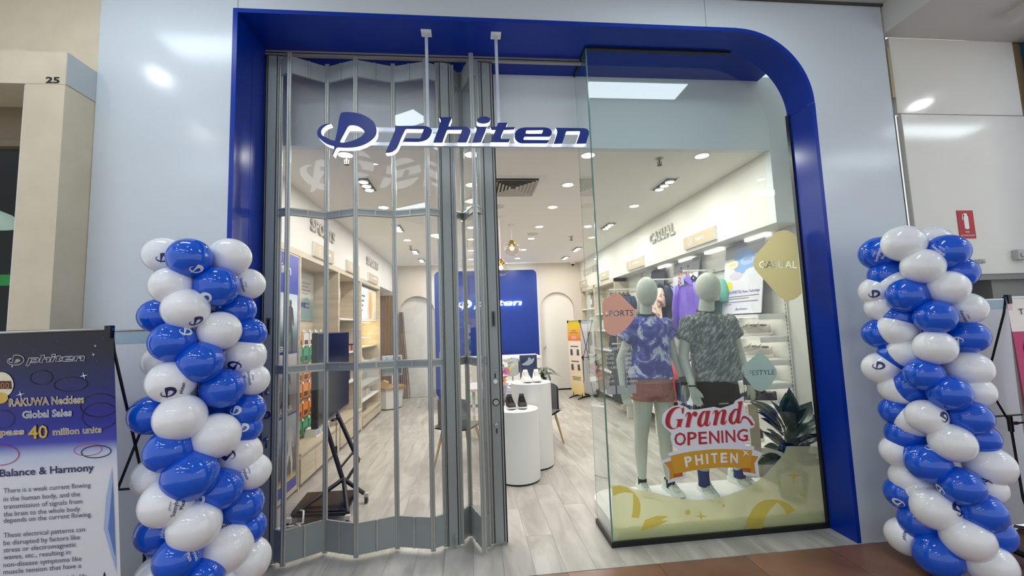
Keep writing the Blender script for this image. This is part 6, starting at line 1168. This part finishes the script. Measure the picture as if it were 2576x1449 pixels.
bar((-1.30,1.42,0.74),(-1.30,1.42,0.52),0.003,'cable'); bar((-1.30,1.42,0.52),(-1.30,1.42,0.46),0.009,'plug')
cb2 = MB(); random.seed(5)
cb2.tube([(-1.50+0.12*math.cos(a*0.55)*(1-0.006*a),0.82+0.10*math.sin(a*0.55),0.012+0.0016*a) for a in range(26)]+[(-1.40,0.90,0.06),(-1.42,0.96,0.13),(-1.46,1.0,0.12)],0.008,8)
tag(cb2.build('power_cable', M_WHITE, smooth=True),'white coiled power cable on the floor by the television stand','cable')
# ============================================================ pedestals with shoes
def pedestal(label,x,y,r,h):
    t = thing('round_pedestal',label,'pedestal',(x,y,0)); MB().lathe([(r,0.018),(r,h-0.004),(r-0.004,h)],(x,y,0),56).build('drum', M_WHITE, t, smooth=30); MB().cyl((x,y,0),(x,y,0.018),r-0.008,n=48).build('toe_ring', M_BLACK, t)
    return t
pedestal('shorter white round pedestal with black shoes at the entrance',0.47,1.70,0.225,0.725)
pb2 = pedestal('taller white round pedestal with white shoes behind the short one',0.685,2.11,0.235,0.935); MB().lathe([(0.235,0.93),(0.235,0.938),(0.222,0.938),(0.222,0.93)],(0.685,2.11,0),56,cap=False).build('rim', M_WHITE, pb2)
for x,n_ in ((0.413,'left'),(0.523,'right')): shoe((x,1.60,0.725),PI/2+(0.06 if n_=='left' else -0.06),'#17181d','#e6e6e4','black running shoe on the shorter pedestal, %s one' % n_,'black shoes on the short pedestal',co='#2a2a30')
for x,n_ in ((0.650,'left'),(0.760,'right')): shoe((x,2.02,0.938),PI/2+(0.05 if n_=='left' else -0.05),'#e8e6e1','#f1f0ee','white running shoe on the taller pedestal, %s one' % n_,'white shoes on the tall pedestal',co='#cfccc6')
# drum table with flowers, shoe poster and pot plant
dt = thing('drum_table','low round concrete-look table with flowers behind the pedestals','table',(0.40,2.68,0))
MB().lathe([(0.26,0.0),(0.30,0.02),(0.30,0.70)],(0.40,2.68,0),40).build('drum', mat('concrete','#b9b4ad',0.6), dt, smooth=30); MB().lathe([(0.33,0.70),(0.33,0.745)],(0.40,2.68,0),40).build('top', mat('marble','#cfcdc9',0.2,noise=((5,5,5),'#9b9a9a',0.45,0.6,0)), dt, smooth=30)
LEAF = mat('dark leaf','#23402a',0.35,noise=((6,6,6),'#35583a',0.35,0.65,0.1)); LEAFL = mat('mid leaf','#4d6b34',0.4); LEAFD = mat('glossy deep leaf','#172a1c',0.25,noise=((5,5,5),'#2c4a30',0.35,0.7,0.1))
def leaf_mesh(m, L=0.25, W=0.09, bend=0.08, n=8):
    def f(u,v):
        w = W*math.sin(PI*min(1,max(0,v))**0.8)*(1-0.25*v)
        return ((u-0.5)*w, L*v, -bend*v*v+0.25*abs(u-0.5)*w)
    b = MB(); b.grid(f,4,n); return b.mesh('leaf', m, True)
def put_leaf(me, parent, p, yaw, pitch, s=1.0, roll=0.0, nm='leaf'):
    o = link(nm, me, parent); o.matrix_parent_inverse = world_of(parent).inverted(); o.location = p; o.rotation_euler = (pitch,roll,yaw); o.scale = (s,s,s); return o
fl_ = thing('flower_arrangement','bouquet of pink, orange and white flowers on the round table','flowers',(0.34,2.45,0.745))
MB().lathe([(0.07,0.0),(0.10,0.10),(0.12,0.14)],(0.34,2.45,0.745),24).build('wrapped_vase', mat('cellophane','#d6cfe2',0.2), fl_, smooth=True)
lm1 = leaf_mesh(LEAF,0.22,0.10,0.06); lm2 = leaf_mesh(LEAFL,0.20,0.06,0.05); random.seed(11)
for k in range(16): put_leaf(lm1 if k%2 else lm2, fl_, (0.34,2.45,0.90+0.012*k), k*2.4, random.uniform(0.1,1.0), random.uniform(0.8,1.25))
def bloom(p, r, c, cc_, n=9, tilt=(0.9,0,0)):
    t = bpy.data.objects.new('bloom',None); COL.objects.link(t); t.parent = fl_; t.matrix_parent_inverse = world_of(fl_).inverted(); t.location = p; t.rotation_euler = tilt
    b = MB()
    for k in range(n):
        a = 2*PI*k/n
        b.grid(lambda u,v: ((math.cos(a)*v-math.sin(a)*(u-0.5)*0.5*math.sin(PI*min(v*1.05,1)**0.8))*r, (math.sin(a)*v+math.cos(a)*(u-0.5)*0.5*math.sin(PI*min(v*1.05,1)**0.8))*r, 0.25*r*v*v),2,4)
    b.build('petals', mat('petal '+c,c,0.6), t, smooth=True, local=True); MB().ell((0,0,0.03*r),(0.25*r,0.25*r,0.18*r),12,8).build('flower_centre', mat('centre '+cc_,cc_,0.7), t, smooth=True, local=True)
for p,r,c,cc_ in (((0.42,2.33,1.045),0.055,'#d85aa0','#e8c8d8'),((0.31,2.31,0.99),0.06,'#e39a8a','#c9862c'),((0.37,2.30,0.945),0.06,'#d9946a','#b5651c'),((0.30,2.36,1.10),0.045,'#dfe2da','#cdd06a'),((0.36,2.36,1.16),0.04,'#e6e8e2','#cdd06a'),((0.42,2.38,1.13),0.035,'#e6e8e2','#cdd06a'),((0.25,2.34,1.04),0.05,'#cdd5e2','#d8d48a'),((0.33,2.34,1.19),0.035,'#e6e8e2','#cdd06a'),((0.16,2.36,1.02),0.06,'#c2304a','#6a1a22'),((0.12,2.38,1.12),0.06,'#e3e6da','#cdd06a')): bloom(p,r,c,cc_,tilt=(1.1,0,random.uniform(-0.4,0.4)))
yl = MB().loft([(0.455,2.32,1.03,0.004,0.004),(0.465,2.32,1.06,0.016,0.016),(0.48,2.32,1.10,0.012,0.012),(0.49,2.32,1.12,0.002,0.002)],10).build('bud', mat('yellow bud','#d9cf5a',0.5), fl_, smooth=True)
fn = leaf_mesh(LEAFL,0.07,0.018,0.02,4)
for k in range(9):
    for s in (-1,1): put_leaf(fn, fl_, (0.36+0.012*k,2.30-0.004*k,0.90-0.018*k), (-1.2 if s>0 else 1.4), -0.2, 1-0.05*k, nm='fern_leaflet')
sp_ = thing('shoe_poster','blue framed poster of a grey running shoe behind the white shoes','poster',(0.78,2.95,0.9))
MB().box(0.675,0.92,3.06,3.08,0.86,1.185).build('frame', mat('frame grey','#6a6d74',0.4), sp_); MB().box(0.682,0.913,3.0585,3.06,0.868,1.178).build('print', bands('shoe poster print',[(0,'#5a6686'),(0.4,'#39456c'),(0.75,'#2a3358'),(1,'#3c4870')],'Z',0.868,1.178), sp_)
SHO = [(0.70,1.06),(0.72,1.045),(0.80,1.04),(0.86,1.075),(0.885,1.12),(0.87,1.145),(0.845,1.12),(0.82,1.15),(0.795,1.145),(0.79,1.115),(0.75,1.085)]
MB().prism(SHO,'xz',3.0575,3.0585).build('printed_shoe', mat('printed shoe','#aab3bd',0.6), sp_)
MB().box(0.74,0.83,3.07,3.08,0.745,0.87).build('stand', M_WHITEM, sp_)
tb2 = thing('long_table','white display table behind the pedestals under the shoe poster','table',(0.6,3.4,0))
MB().box(-0.05,1.15,3.04,3.78,0.72,0.75).build('top', M_WHITE, tb2)
for x in (0.0,1.07):
    for y in (3.12,3.70): MB().box(x,x+0.04,y,y+0.04,0,0.72).build('leg', M_WHITE, tb2)
rm = thing('table_mirror','round table mirror on the display table beside the flowers','mirror',(0.58,3.15,0.75))
MB().cyl((0.58,3.15,1.02),(0.58,3.165,1.02),0.12,n=36).build('mirror_glass', mat('mirror','#c9cfd0',0.05,metal=1.0), rm); MB().tube([(0.58+0.125*math.cos(k*PI/16),3.157,1.02+0.125*math.sin(k*PI/16)) for k in range(32)],0.008,8,closed=True).build('rim', M_CHROME, rm, smooth=True); MB().cyl((0.58,3.157,0.755),(0.58,3.157,0.9),0.008).cyl((0.58,3.157,0.75),(0.58,3.157,0.758),0.07,n=24).build('stand', M_CHROME, rm)
# chairs
def chair(label,x,y,rz):
    t = thing('shell_chair',label,'chair',(x,y,0),(0,0,rz),'grey shell chairs')
    G = mat('grey felt','#6e7175',0.85)
    MB().grid(lambda u,v: ((u-0.5)*0.46,0.20-0.42*v,0.45+0.02*(2*u-1)**2*(1)+0.0*v),10,8).grid(lambda u,v: ((u-0.5)*0.46,0.20-0.42*v,0.425+0.02*(2*u-1)**2),10,8).build('seat', G, t, smooth=True, local=True)
    def bk(u,v,o=0): a = (u-0.5)*2.0; return ((0.25-o)*math.sin(a), -0.02-(0.23-o)*math.cos(a), 0.44+0.36*v*(1-0.25*abs(u-0.5)**2*4*0.5))
    MB().grid(lambda u,v: bk(u,v),16,8).grid(lambda u,v: bk(u,v,0.02),16,8).build('backrest', G, t, smooth=True, local=True)
    for sx in (-1,1):
        for sy in (-1,1): MB().cyl((sx*0.15,sy*0.13,0.43),(sx*0.23,sy*0.22,0.0),0.018,0.011,n=10).build('leg', mat('beech','#c9ab7c',0.5), t, smooth=40, local=True)
chair('grey shell chair with beech legs right of the tall pedestal',0.90,2.80,2.6); chair('grey shell chair with beech legs seen through the folded shutter panels',-0.16,2.33,-0.4)
def pot_plant(name,label,x,y,z,leaf_m,n,L,W,pot,rnd,spread,droop,h,lim=None):
    t = thing(name,label,'plant',(x,y,z)); random.seed(rnd)
    MB().lathe([(pot*0.7,0.0),(pot,pot*1.6),(pot*0.92,pot*1.6),(pot*0.9,pot*1.4)],(x,y,z),24).build('pot', M_WHITE if name!='dark_plant' else mat('plant pot','#3b3630',0.5), t, smooth=40)
    me = [leaf_mesh(leaf_m,L,W,droop*k_) for k_ in (0.6,1.0,1.4)]
    for k in range(n):
        a = k*2.399; rr = spread*random.uniform(0.2,1.0); zz = z+pot*1.4+h*random.uniform(0.15,1.0)
        p = (x+rr*math.cos(a)*0.6,y+rr*math.sin(a)*0.45,zz); yaw = a-PI/2+random.uniform(-0.3,0.3); pit = random.uniform(-0.5,0.6); sc_ = random.uniform(0.8,1.3)
        tx = p[0]-math.sin(yaw)*L*sc_*math.cos(pit); ty = p[1]+math.cos(yaw)*L*sc_*math.cos(pit)
        if lim and not (lim[0]+W/2 < tx < lim[1]-W/2 and lim[2]+W*0.6 < ty < lim[3]): continue
        MB().tube([(x+0.2*pot*math.cos(a),y+0.2*pot*math.sin(a),z+pot*1.3),(x+rr*0.3*math.cos(a),y+rr*0.25*math.sin(a),(z+pot*1.3+zz)/2+0.03),p],0.005,6).build('stem', LEAFL, t, smooth=True)
        put_leaf(me[k%3], t, p, yaw, pit, sc_, random.uniform(-0.5,0.5))
    return t
pot_plant('pot_plant','dark leafy pot plant on the display table behind the white shoes',1.0,3.1,0.75,LEAF,18,0.20,0.075,0.07,21,0.10,0.10,0.16)
# the big window plant: broad leaves arching out of a dark pot
wp = thing('window_plant','large dark glossy-leaved plant at the right of the show window','plant',(2.60,0.50,0.115))
MB().lathe([(0.09,0.0),(0.12,0.20),(0.11,0.20),(0.105,0.17)],(2.60,0.50,0.115),28).build('pot', mat('plant pot','#4a443c',0.5), wp, smooth=40)
lms = [leaf_mesh(LEAFD,1.0,0.55,b_) for b_ in (0.10,0.22,0.34)]; random.seed(19); cnt = 0
while cnt < 46:
    tip = Vector((random.uniform(2.27,2.96),random.uniform(0.30,0.62),random.uniform(0.42,1.0)))
    if tip.x < 2.42 and tip.y > 0.52: continue
    root = Vector((2.60,0.50,0.36+0.28*(tip.z-0.4)/0.6)); d = tip-root
    if d.length < 0.12: continue
    L = min(0.30,max(0.20,d.length*0.75)); base = tip-d.normalized()*L
    if base.y < 0.30 or base.y > 0.75: continue
    yv = d.normalized(); zv = (Vector((0,-0.5,1))-yv*yv.dot(Vector((0,-0.5,1)))).normalized(); xv = yv.cross(zv)
    o = link('leaf', lms[cnt%3], wp); o.matrix_parent_inverse = world_of(wp).inverted()
    o.matrix_basis = Matrix.LocRotScale(base, Matrix((xv,yv,zv)).transposed(), Vector((L,L,L)))
    MB().tube([(2.60+0.03*math.cos(cnt),0.50+0.03*math.sin(cnt),0.30),(root+base)/2+Vector((0,0,0.03)),base],0.004,6).build('stem', LEAF, wp, smooth=True)
    cnt += 1
# ============================================================ mannequins
M_SKIN = mat('mannequin sage white','#c6c9bb',0.45)
def hand(mb, wrist, d, side, fwd):
    """palm plus five bent fingers; d = direction of hand, side = thumb side, fwd = palm normal"""
    d = Vector(d).normalized(); side = (Vector(side)-d*Vector(side).dot(d)).normalized(); fwd = d.cross(side).normalized(); w = Vector(wrist)
    for k in (-1,-0.33,0.33,1): mb.capsule(w+side*(0.012*k), w+d*0.085+side*(0.027*k), 0.017, 0.0135, 10)
    for k,l in ((0.95,0.070),(0.33,0.080),(-0.33,0.075),(-0.95,0.058)):
        b = w+d*0.085+side*(0.029*k); m1 = b+d*l*0.5+side*(0.005*k)+fwd*0.006; m2 = m1+d*l*0.45+fwd*0.016
        mb.capsule(b,m1,0.0095,0.0088,10); mb.capsule(m1,m2,0.0088,0.0068,10)
    b = w+d*0.025+side*0.026; m1 = b+d*0.04+side*0.022+fwd*0.008; m2 = m1+d*0.032+side*0.006+fwd*0.008
    mb.capsule(b,m1,0.0135,0.0105,10); mb.capsule(m1,m2,0.0105,0.0075,10)
def mannequin(name, label, D):
    t = thing(name, label, 'mannequin', D['base'])
    mb = MB(); hx,hy,hz = D['head']
    mb.ell((hx,hy,hz),D['head_r'],24,18); mb.ell((hx,hy-0.012,hz-D['head_r'][2]*0.52),(D['head_r'][0]*0.72,D['head_r'][1]*0.74,D['head_r'][2]*0.52),20,14)
    mb.capsule((hx,hy+0.02,hz-D['head_r'][2]*0.6),D['neck'],D['neck_r'],D['neck_r']*1.12)
    mb.loft(D['torso'],24)
    for A in D['arms']:
        sh,el,wr = A['p']; mb.capsule(sh,el,A['r'][0],A['r'][1]); mb.capsule(el,wr,A['r'][1]*1.02,A['r'][2]); hand(mb,wr,A['hd'],A['side'],None)
    for L in D['legs']:
        hp,kn,an,ft,toe = L['p']; r = L['r']
        mid = Vector(hp)*0.5+Vector(kn)*0.5
        mb.capsule(hp,kn,r[0],r[1]); cal = Vector(kn)*0.68+Vector(an)*0.32+Vector((0,0.015,0)); mb.capsule(kn,cal,r[1]*0.98,r[2]); mb.capsule(cal,an,r[2],r[3])
        mb.capsule(an,ft,r[3],r[3]*0.95); mb.capsule(ft,toe,0.034,0.03)
    me = remesh(mb,0.0065,5,0.5); me.materials.append(M_SKIN); link('body', me, t)
    return t
def cloth(t, nm, mb, m, voxel=0.009, it=6):
    me = remesh(mb,voxel,it,0.5); me.materials.append(m); return link(nm, me, t)
# printed fabrics
def fabric(name, cols, scale, dist=0.6, rot=0.0, stretch=(1,1,1)):
    m = bpy.data.materials.new(name); m.use_nodes = True; nt = m.node_tree; b = nt.nodes['Principled BSDF']; b.inputs['Roughness'].default_value = 0.85
    tc = nt.nodes.new('ShaderNodeTexCoord'); mp = nt.nodes.new('ShaderNodeMapping'); mp.inputs['Rotation'].default_value = (0,rot,0); m2 = nt.nodes.new('ShaderNodeMapping'); m2.inputs['Scale'].default_value = stretch
    nz = nt.nodes.new('ShaderNodeTexNoise'); nz.inputs['Scale'].default_value = scale; nz.inputs['Detail'].default_value = 5; nz.inputs['Distortion'].default_value = dist; nz.inputs['Roughness'].default_value = 0.62
    rp = nt.nodes.new('ShaderNodeValToRGB'); cr = rp.color_ramp
    while len(cr.elements) < len(cols): cr.elements.new(0.5)
    for e,(p,c) in zip(cr.elements,cols): e.position = p; e.color = (*lin(c),1)
    nt.links.new(tc.outputs['Object'],mp.inputs[0]); nt.links.new(mp.outputs[0],m2.inputs[0]); nt.links.new(m2.outputs[0],nz.inputs[0]); nt.links.new(nz.outputs[0],rp.inputs[0]); nt.links.new(rp.outputs[0],b.inputs['Base Color']); return m
M_TIE = fabric('blue tie dye',[(0.38,'#343486'),(0.47,'#43479c'),(0.54,'#6a70b8'),(0.60,'#c0c6da'),(0.72,'#e2e6ea')],9.0,0.9)
M_CAMO = fabric('grey streak knit',[(0.36,'#3a4244'),(0.46,'#59625f'),(0.54,'#7c8480'),(0.62,'#a9aca4'),(0.7,'#bdbdb4')],42,0.25,0.85,(0.30,1,1.0))
M_SPINK = mat('dusty pink','#a86e68',0.85,noise=((30,30,30),'#b07a73',0.4,0.6,0.1)); M_SBLK = mat('black shorts','#14171a',0.8)
# ---- taller one in grey, right
Y = 0.75
D = dict(base=(2.12,Y,0.115),head=(2.138,Y-0.02,1.885),head_r=(0.104,0.115,0.135),neck=(2.115,Y+0.02,1.60),neck_r=0.062,
 torso=[(2.15,Y,0.86,0.15,0.10),(2.16,Y,1.0,0.165,0.11),(2.16,Y,1.15,0.15,0.10),(2.145,Y,1.35,0.17,0.115),(2.13,Y,1.50,0.19,0.115),(2.125,Y,1.60,0.17,0.085),(2.12,Y,1.66,0.07,0.06)],
 arms=[dict(p=[(1.93,Y,1.555),(1.885,Y+0.03,1.27),(1.878,Y-0.11,1.02)],r=(0.058,0.043,0.029),hd=(0.20,-0.10,-1),side=(1,-0.3,0.2)),
       dict(p=[(2.325,Y,1.555),(2.425,Y+0.04,1.29),(2.425,Y-0.06,1.02)],r=(0.058,0.043,0.029),hd=(0.22,-0.15,-1),side=(-1,-0.5,0))],
 legs=[dict(p=[(2.06,Y,0.92),(2.00,Y-0.03,0.58),(1.945,Y-0.06,0.225),(1.945,Y-0.08,0.165),(1.945,Y-0.17,0.15)],r=(0.09,0.062,0.057,0.037)),
       dict(p=[(2.24,Y,0.92),(2.30,Y+0.02,0.58),(2.345,Y+0.06,0.225),(2.345,Y+0.04,0.165),(2.37,Y-0.04,0.15)],r=(0.09,0.062,0.057,0.037))])
mm = mannequin('mannequin','pale headless-faced mannequin in grey patterned t-shirt and black shorts',D)
s = MB(); s.loft([(2.175,Y,1.055,0.222,0.135),(2.172,Y,1.10,0.220,0.135),(2.165,Y,1.25,0.208,0.132),(2.15,Y,1.40,0.205,0.138),(2.135,Y,1.50,0.212,0.135),(2.13,Y,1.58,0.195,0.105),(2.125,Y,1.635,0.125,0.08),(2.12,Y,1.67,0.088,0.072)],28,power=2.3)
s.ell((1.945,Y,1.562),(0.085,0.085,0.082)); s.ell((2.315,Y,1.562),(0.085,0.085,0.082)); s.cyl((1.975,Y,1.575),(1.872,Y-0.005,1.425),0.085,0.078,18); s.cyl((2.285,Y,1.575),(2.388,Y,1.43),0.085,0.074,18)
cloth(mm,'t_shirt',s,M_CAMO)
cr_ = MB().tube([(2.12+0.083*math.cos(a*PI/16),Y+0.072*math.sin(a*PI/16)-0.0,1.672+0.016*math.sin(a*PI/16)) for a in range(32)],0.0085,8,closed=True).build('collar', mat('collar grey','#2c3032',0.8), mm, smooth=True)
s = MB(); s.loft([(2.16,Y,1.12,0.17,0.115),(2.16,Y,1.0,0.195,0.13),(2.155,Y,0.88,0.205,0.13)][::-1],24); s.cyl((2.06,Y,0.93),(2.02,Y-0.015,0.62),0.108,0.112,20); s.cyl((2.25,Y,0.93),(2.29,Y+0.01,0.62),0.108,0.112,20); cloth(mm,'shorts',s,M_SBLK)
def band(t,p,d,r,h,m,nm='wristband'): p = Vector(p); d = Vector(d).normalized(); MB().cyl(p-d*h/2,p+d*h/2,r,r,18).build(nm,m,t,smooth=40)
band(mm,(1.878,Y-0.105,1.035),(0.02,0.1,1),0.034,0.012,M_BLACK,'bracelet'); band(mm,(2.425,Y-0.05,1.045),(0,0.1,1),0.040,0.07,M_BLACK)
M_SOCK = mat('navy sock','#26366e',0.85); M_SOCKB = mat('black sock','#1b1c20',0.85)
for p in ((1.945,Y-0.06,0.0),(2.345,Y+0.06,0.0)): MB().loft([(p[0],p[1],0.19,0.048,0.05),(p[0],p[1]-0.0,0.225,0.045,0.047),(p[0],p[1]+0.003,0.29,0.045,0.047),(p[0],p[1]+0.004,0.315,0.046,0.048)],18).build('sock', M_SOCK, mm, smooth=True)
shoe((1.95,Y-0.225,0.115),PI/2-0.12,'#dbe3dc','#eef1ee','','',co='#c3cdc6',parent=mm,sc=1.05); shoe((2.43,Y-0.085,0.115),PI/2+0.30,'#dbe3dc','#eef1ee','','',co='#c3cdc6',parent=mm,sc=1.05)
# ---- one in blue tie-dye, left
Y = 0.81
D = dict(base=(1.59,Y,0.115),head=(1.592,Y-0.015,1.868),head_r=(0.092,0.108,0.132),neck=(1.578,Y+0.02,1.61),neck_r=0.050,
 torso=[(1.59,Y,0.945,0.15,0.10),(1.59,Y,1.0,0.165,0.11),(1.60,Y,1.12,0.14,0.095),(1.603,Y,1.22,0.125,0.088),(1.603,Y,1.38,0.14,0.11),(1.60,Y,1.50,0.155,0.10),(1.59,Y,1.59,0.13,0.07),(1.58,Y,1.65,0.06,0.05)],
 arms=[dict(p=[(1.445,Y,1.55),(1.325,Y+0.03,1.26),(1.308,Y-0.04,1.03)],r=(0.048,0.036,0.024),hd=(0.22,-0.2,-1),side=(1,-0.5,0)),
       dict(p=[(1.755,Y,1.55),(1.832,Y+0.03,1.27),(1.888,Y-0.01,1.04)],r=(0.048,0.036,0.024),hd=(0.12,-0.2,-1),side=(-1,-0.6,0))],
 legs=[dict(p=[(1.505,Y,0.93),(1.468,Y+0.01,0.585),(1.470,Y+0.05,0.20),(1.47,Y+0.03,0.155),(1.45,Y-0.06,0.145)],r=(0.092,0.058,0.056,0.032)),
       dict(p=[(1.690,Y,0.93),(1.672,Y-0.02,0.555),(1.694,Y-0.02,0.20),(1.694,Y-0.04,0.155),(1.705,Y-0.13,0.145)],r=(0.092,0.058,0.056,0.032))])
mf_ = mannequin('mannequin','pale headless-faced mannequin in blue tie-dye t-shirt and dusty pink shorts',D)
s = MB(); s.loft([(1.583,Y,1.105,0.205,0.135),(1.585,Y,1.16,0.195,0.13),(1.60,Y,1.30,0.172,0.12),(1.603,Y,1.40,0.172,0.130),(1.60,Y,1.50,0.178,0.118),(1.597,Y,1.575,0.165,0.092),(1.588,Y,1.63,0.105,0.07),(1.582,Y,1.66,0.075,0.06)],28,power=2.2)
s.ell((1.450,Y,1.560),(0.070,0.072,0.070)); s.ell((1.750,Y,1.560),(0.070,0.072,0.070)); s.cyl((1.475,Y,1.575),(1.352,Y,1.435),0.072,0.070,18); s.cyl((1.725,Y,1.575),(1.812,Y,1.445),0.072,0.066,18)
cloth(mf_,'t_shirt',s,M_TIE)
MB().tube([(1.580+0.076*math.cos(a*PI/16),Y+0.064*math.sin(a*PI/16),1.665+0.014*math.sin(a*PI/16)) for a in range(32)],0.010,8,closed=True).build('collar', M_BLACK, mf_, smooth=True)
s = MB(); s.loft([(1.59,Y,0.95,0.185,0.13),(1.59,Y,1.03,0.178,0.125),(1.595,Y,1.15,0.14,0.10)],24); s.cyl((1.505,Y,1.0),(1.495,Y,0.905),0.100,0.104,22); s.cyl((1.685,Y,1.0),(1.690,Y,0.895),0.100,0.104,22); cloth(mf_,'shorts',s,M_SPINK,0.008,4)
band(mf_,(1.884,Y-0.006,1.06),(0.2,-0.1,-1),0.036,0.075,M_BLACK); 
for p in ((1.470,Y+0.05),(1.694,Y-0.02)): MB().loft([(p[0],p[1],0.155,0.036,0.04),(p[0],p[1],0.20,0.037,0.04),(p[0],p[1],0.225,0.037,0.04)],16).build('sock', M_SOCKB, mf_, smooth=True)
shoe((1.455,Y-0.11,0.115),PI/2-0.10,'#dbe3dc','#eef1ee','','',co='#22242a',parent=mf_,sc=0.92); shoe((1.72,Y-0.17,0.115),PI/2+0.12,'#dbe3dc','#eef1ee','','',co='#22242a',parent=mf_,sc=0.92)
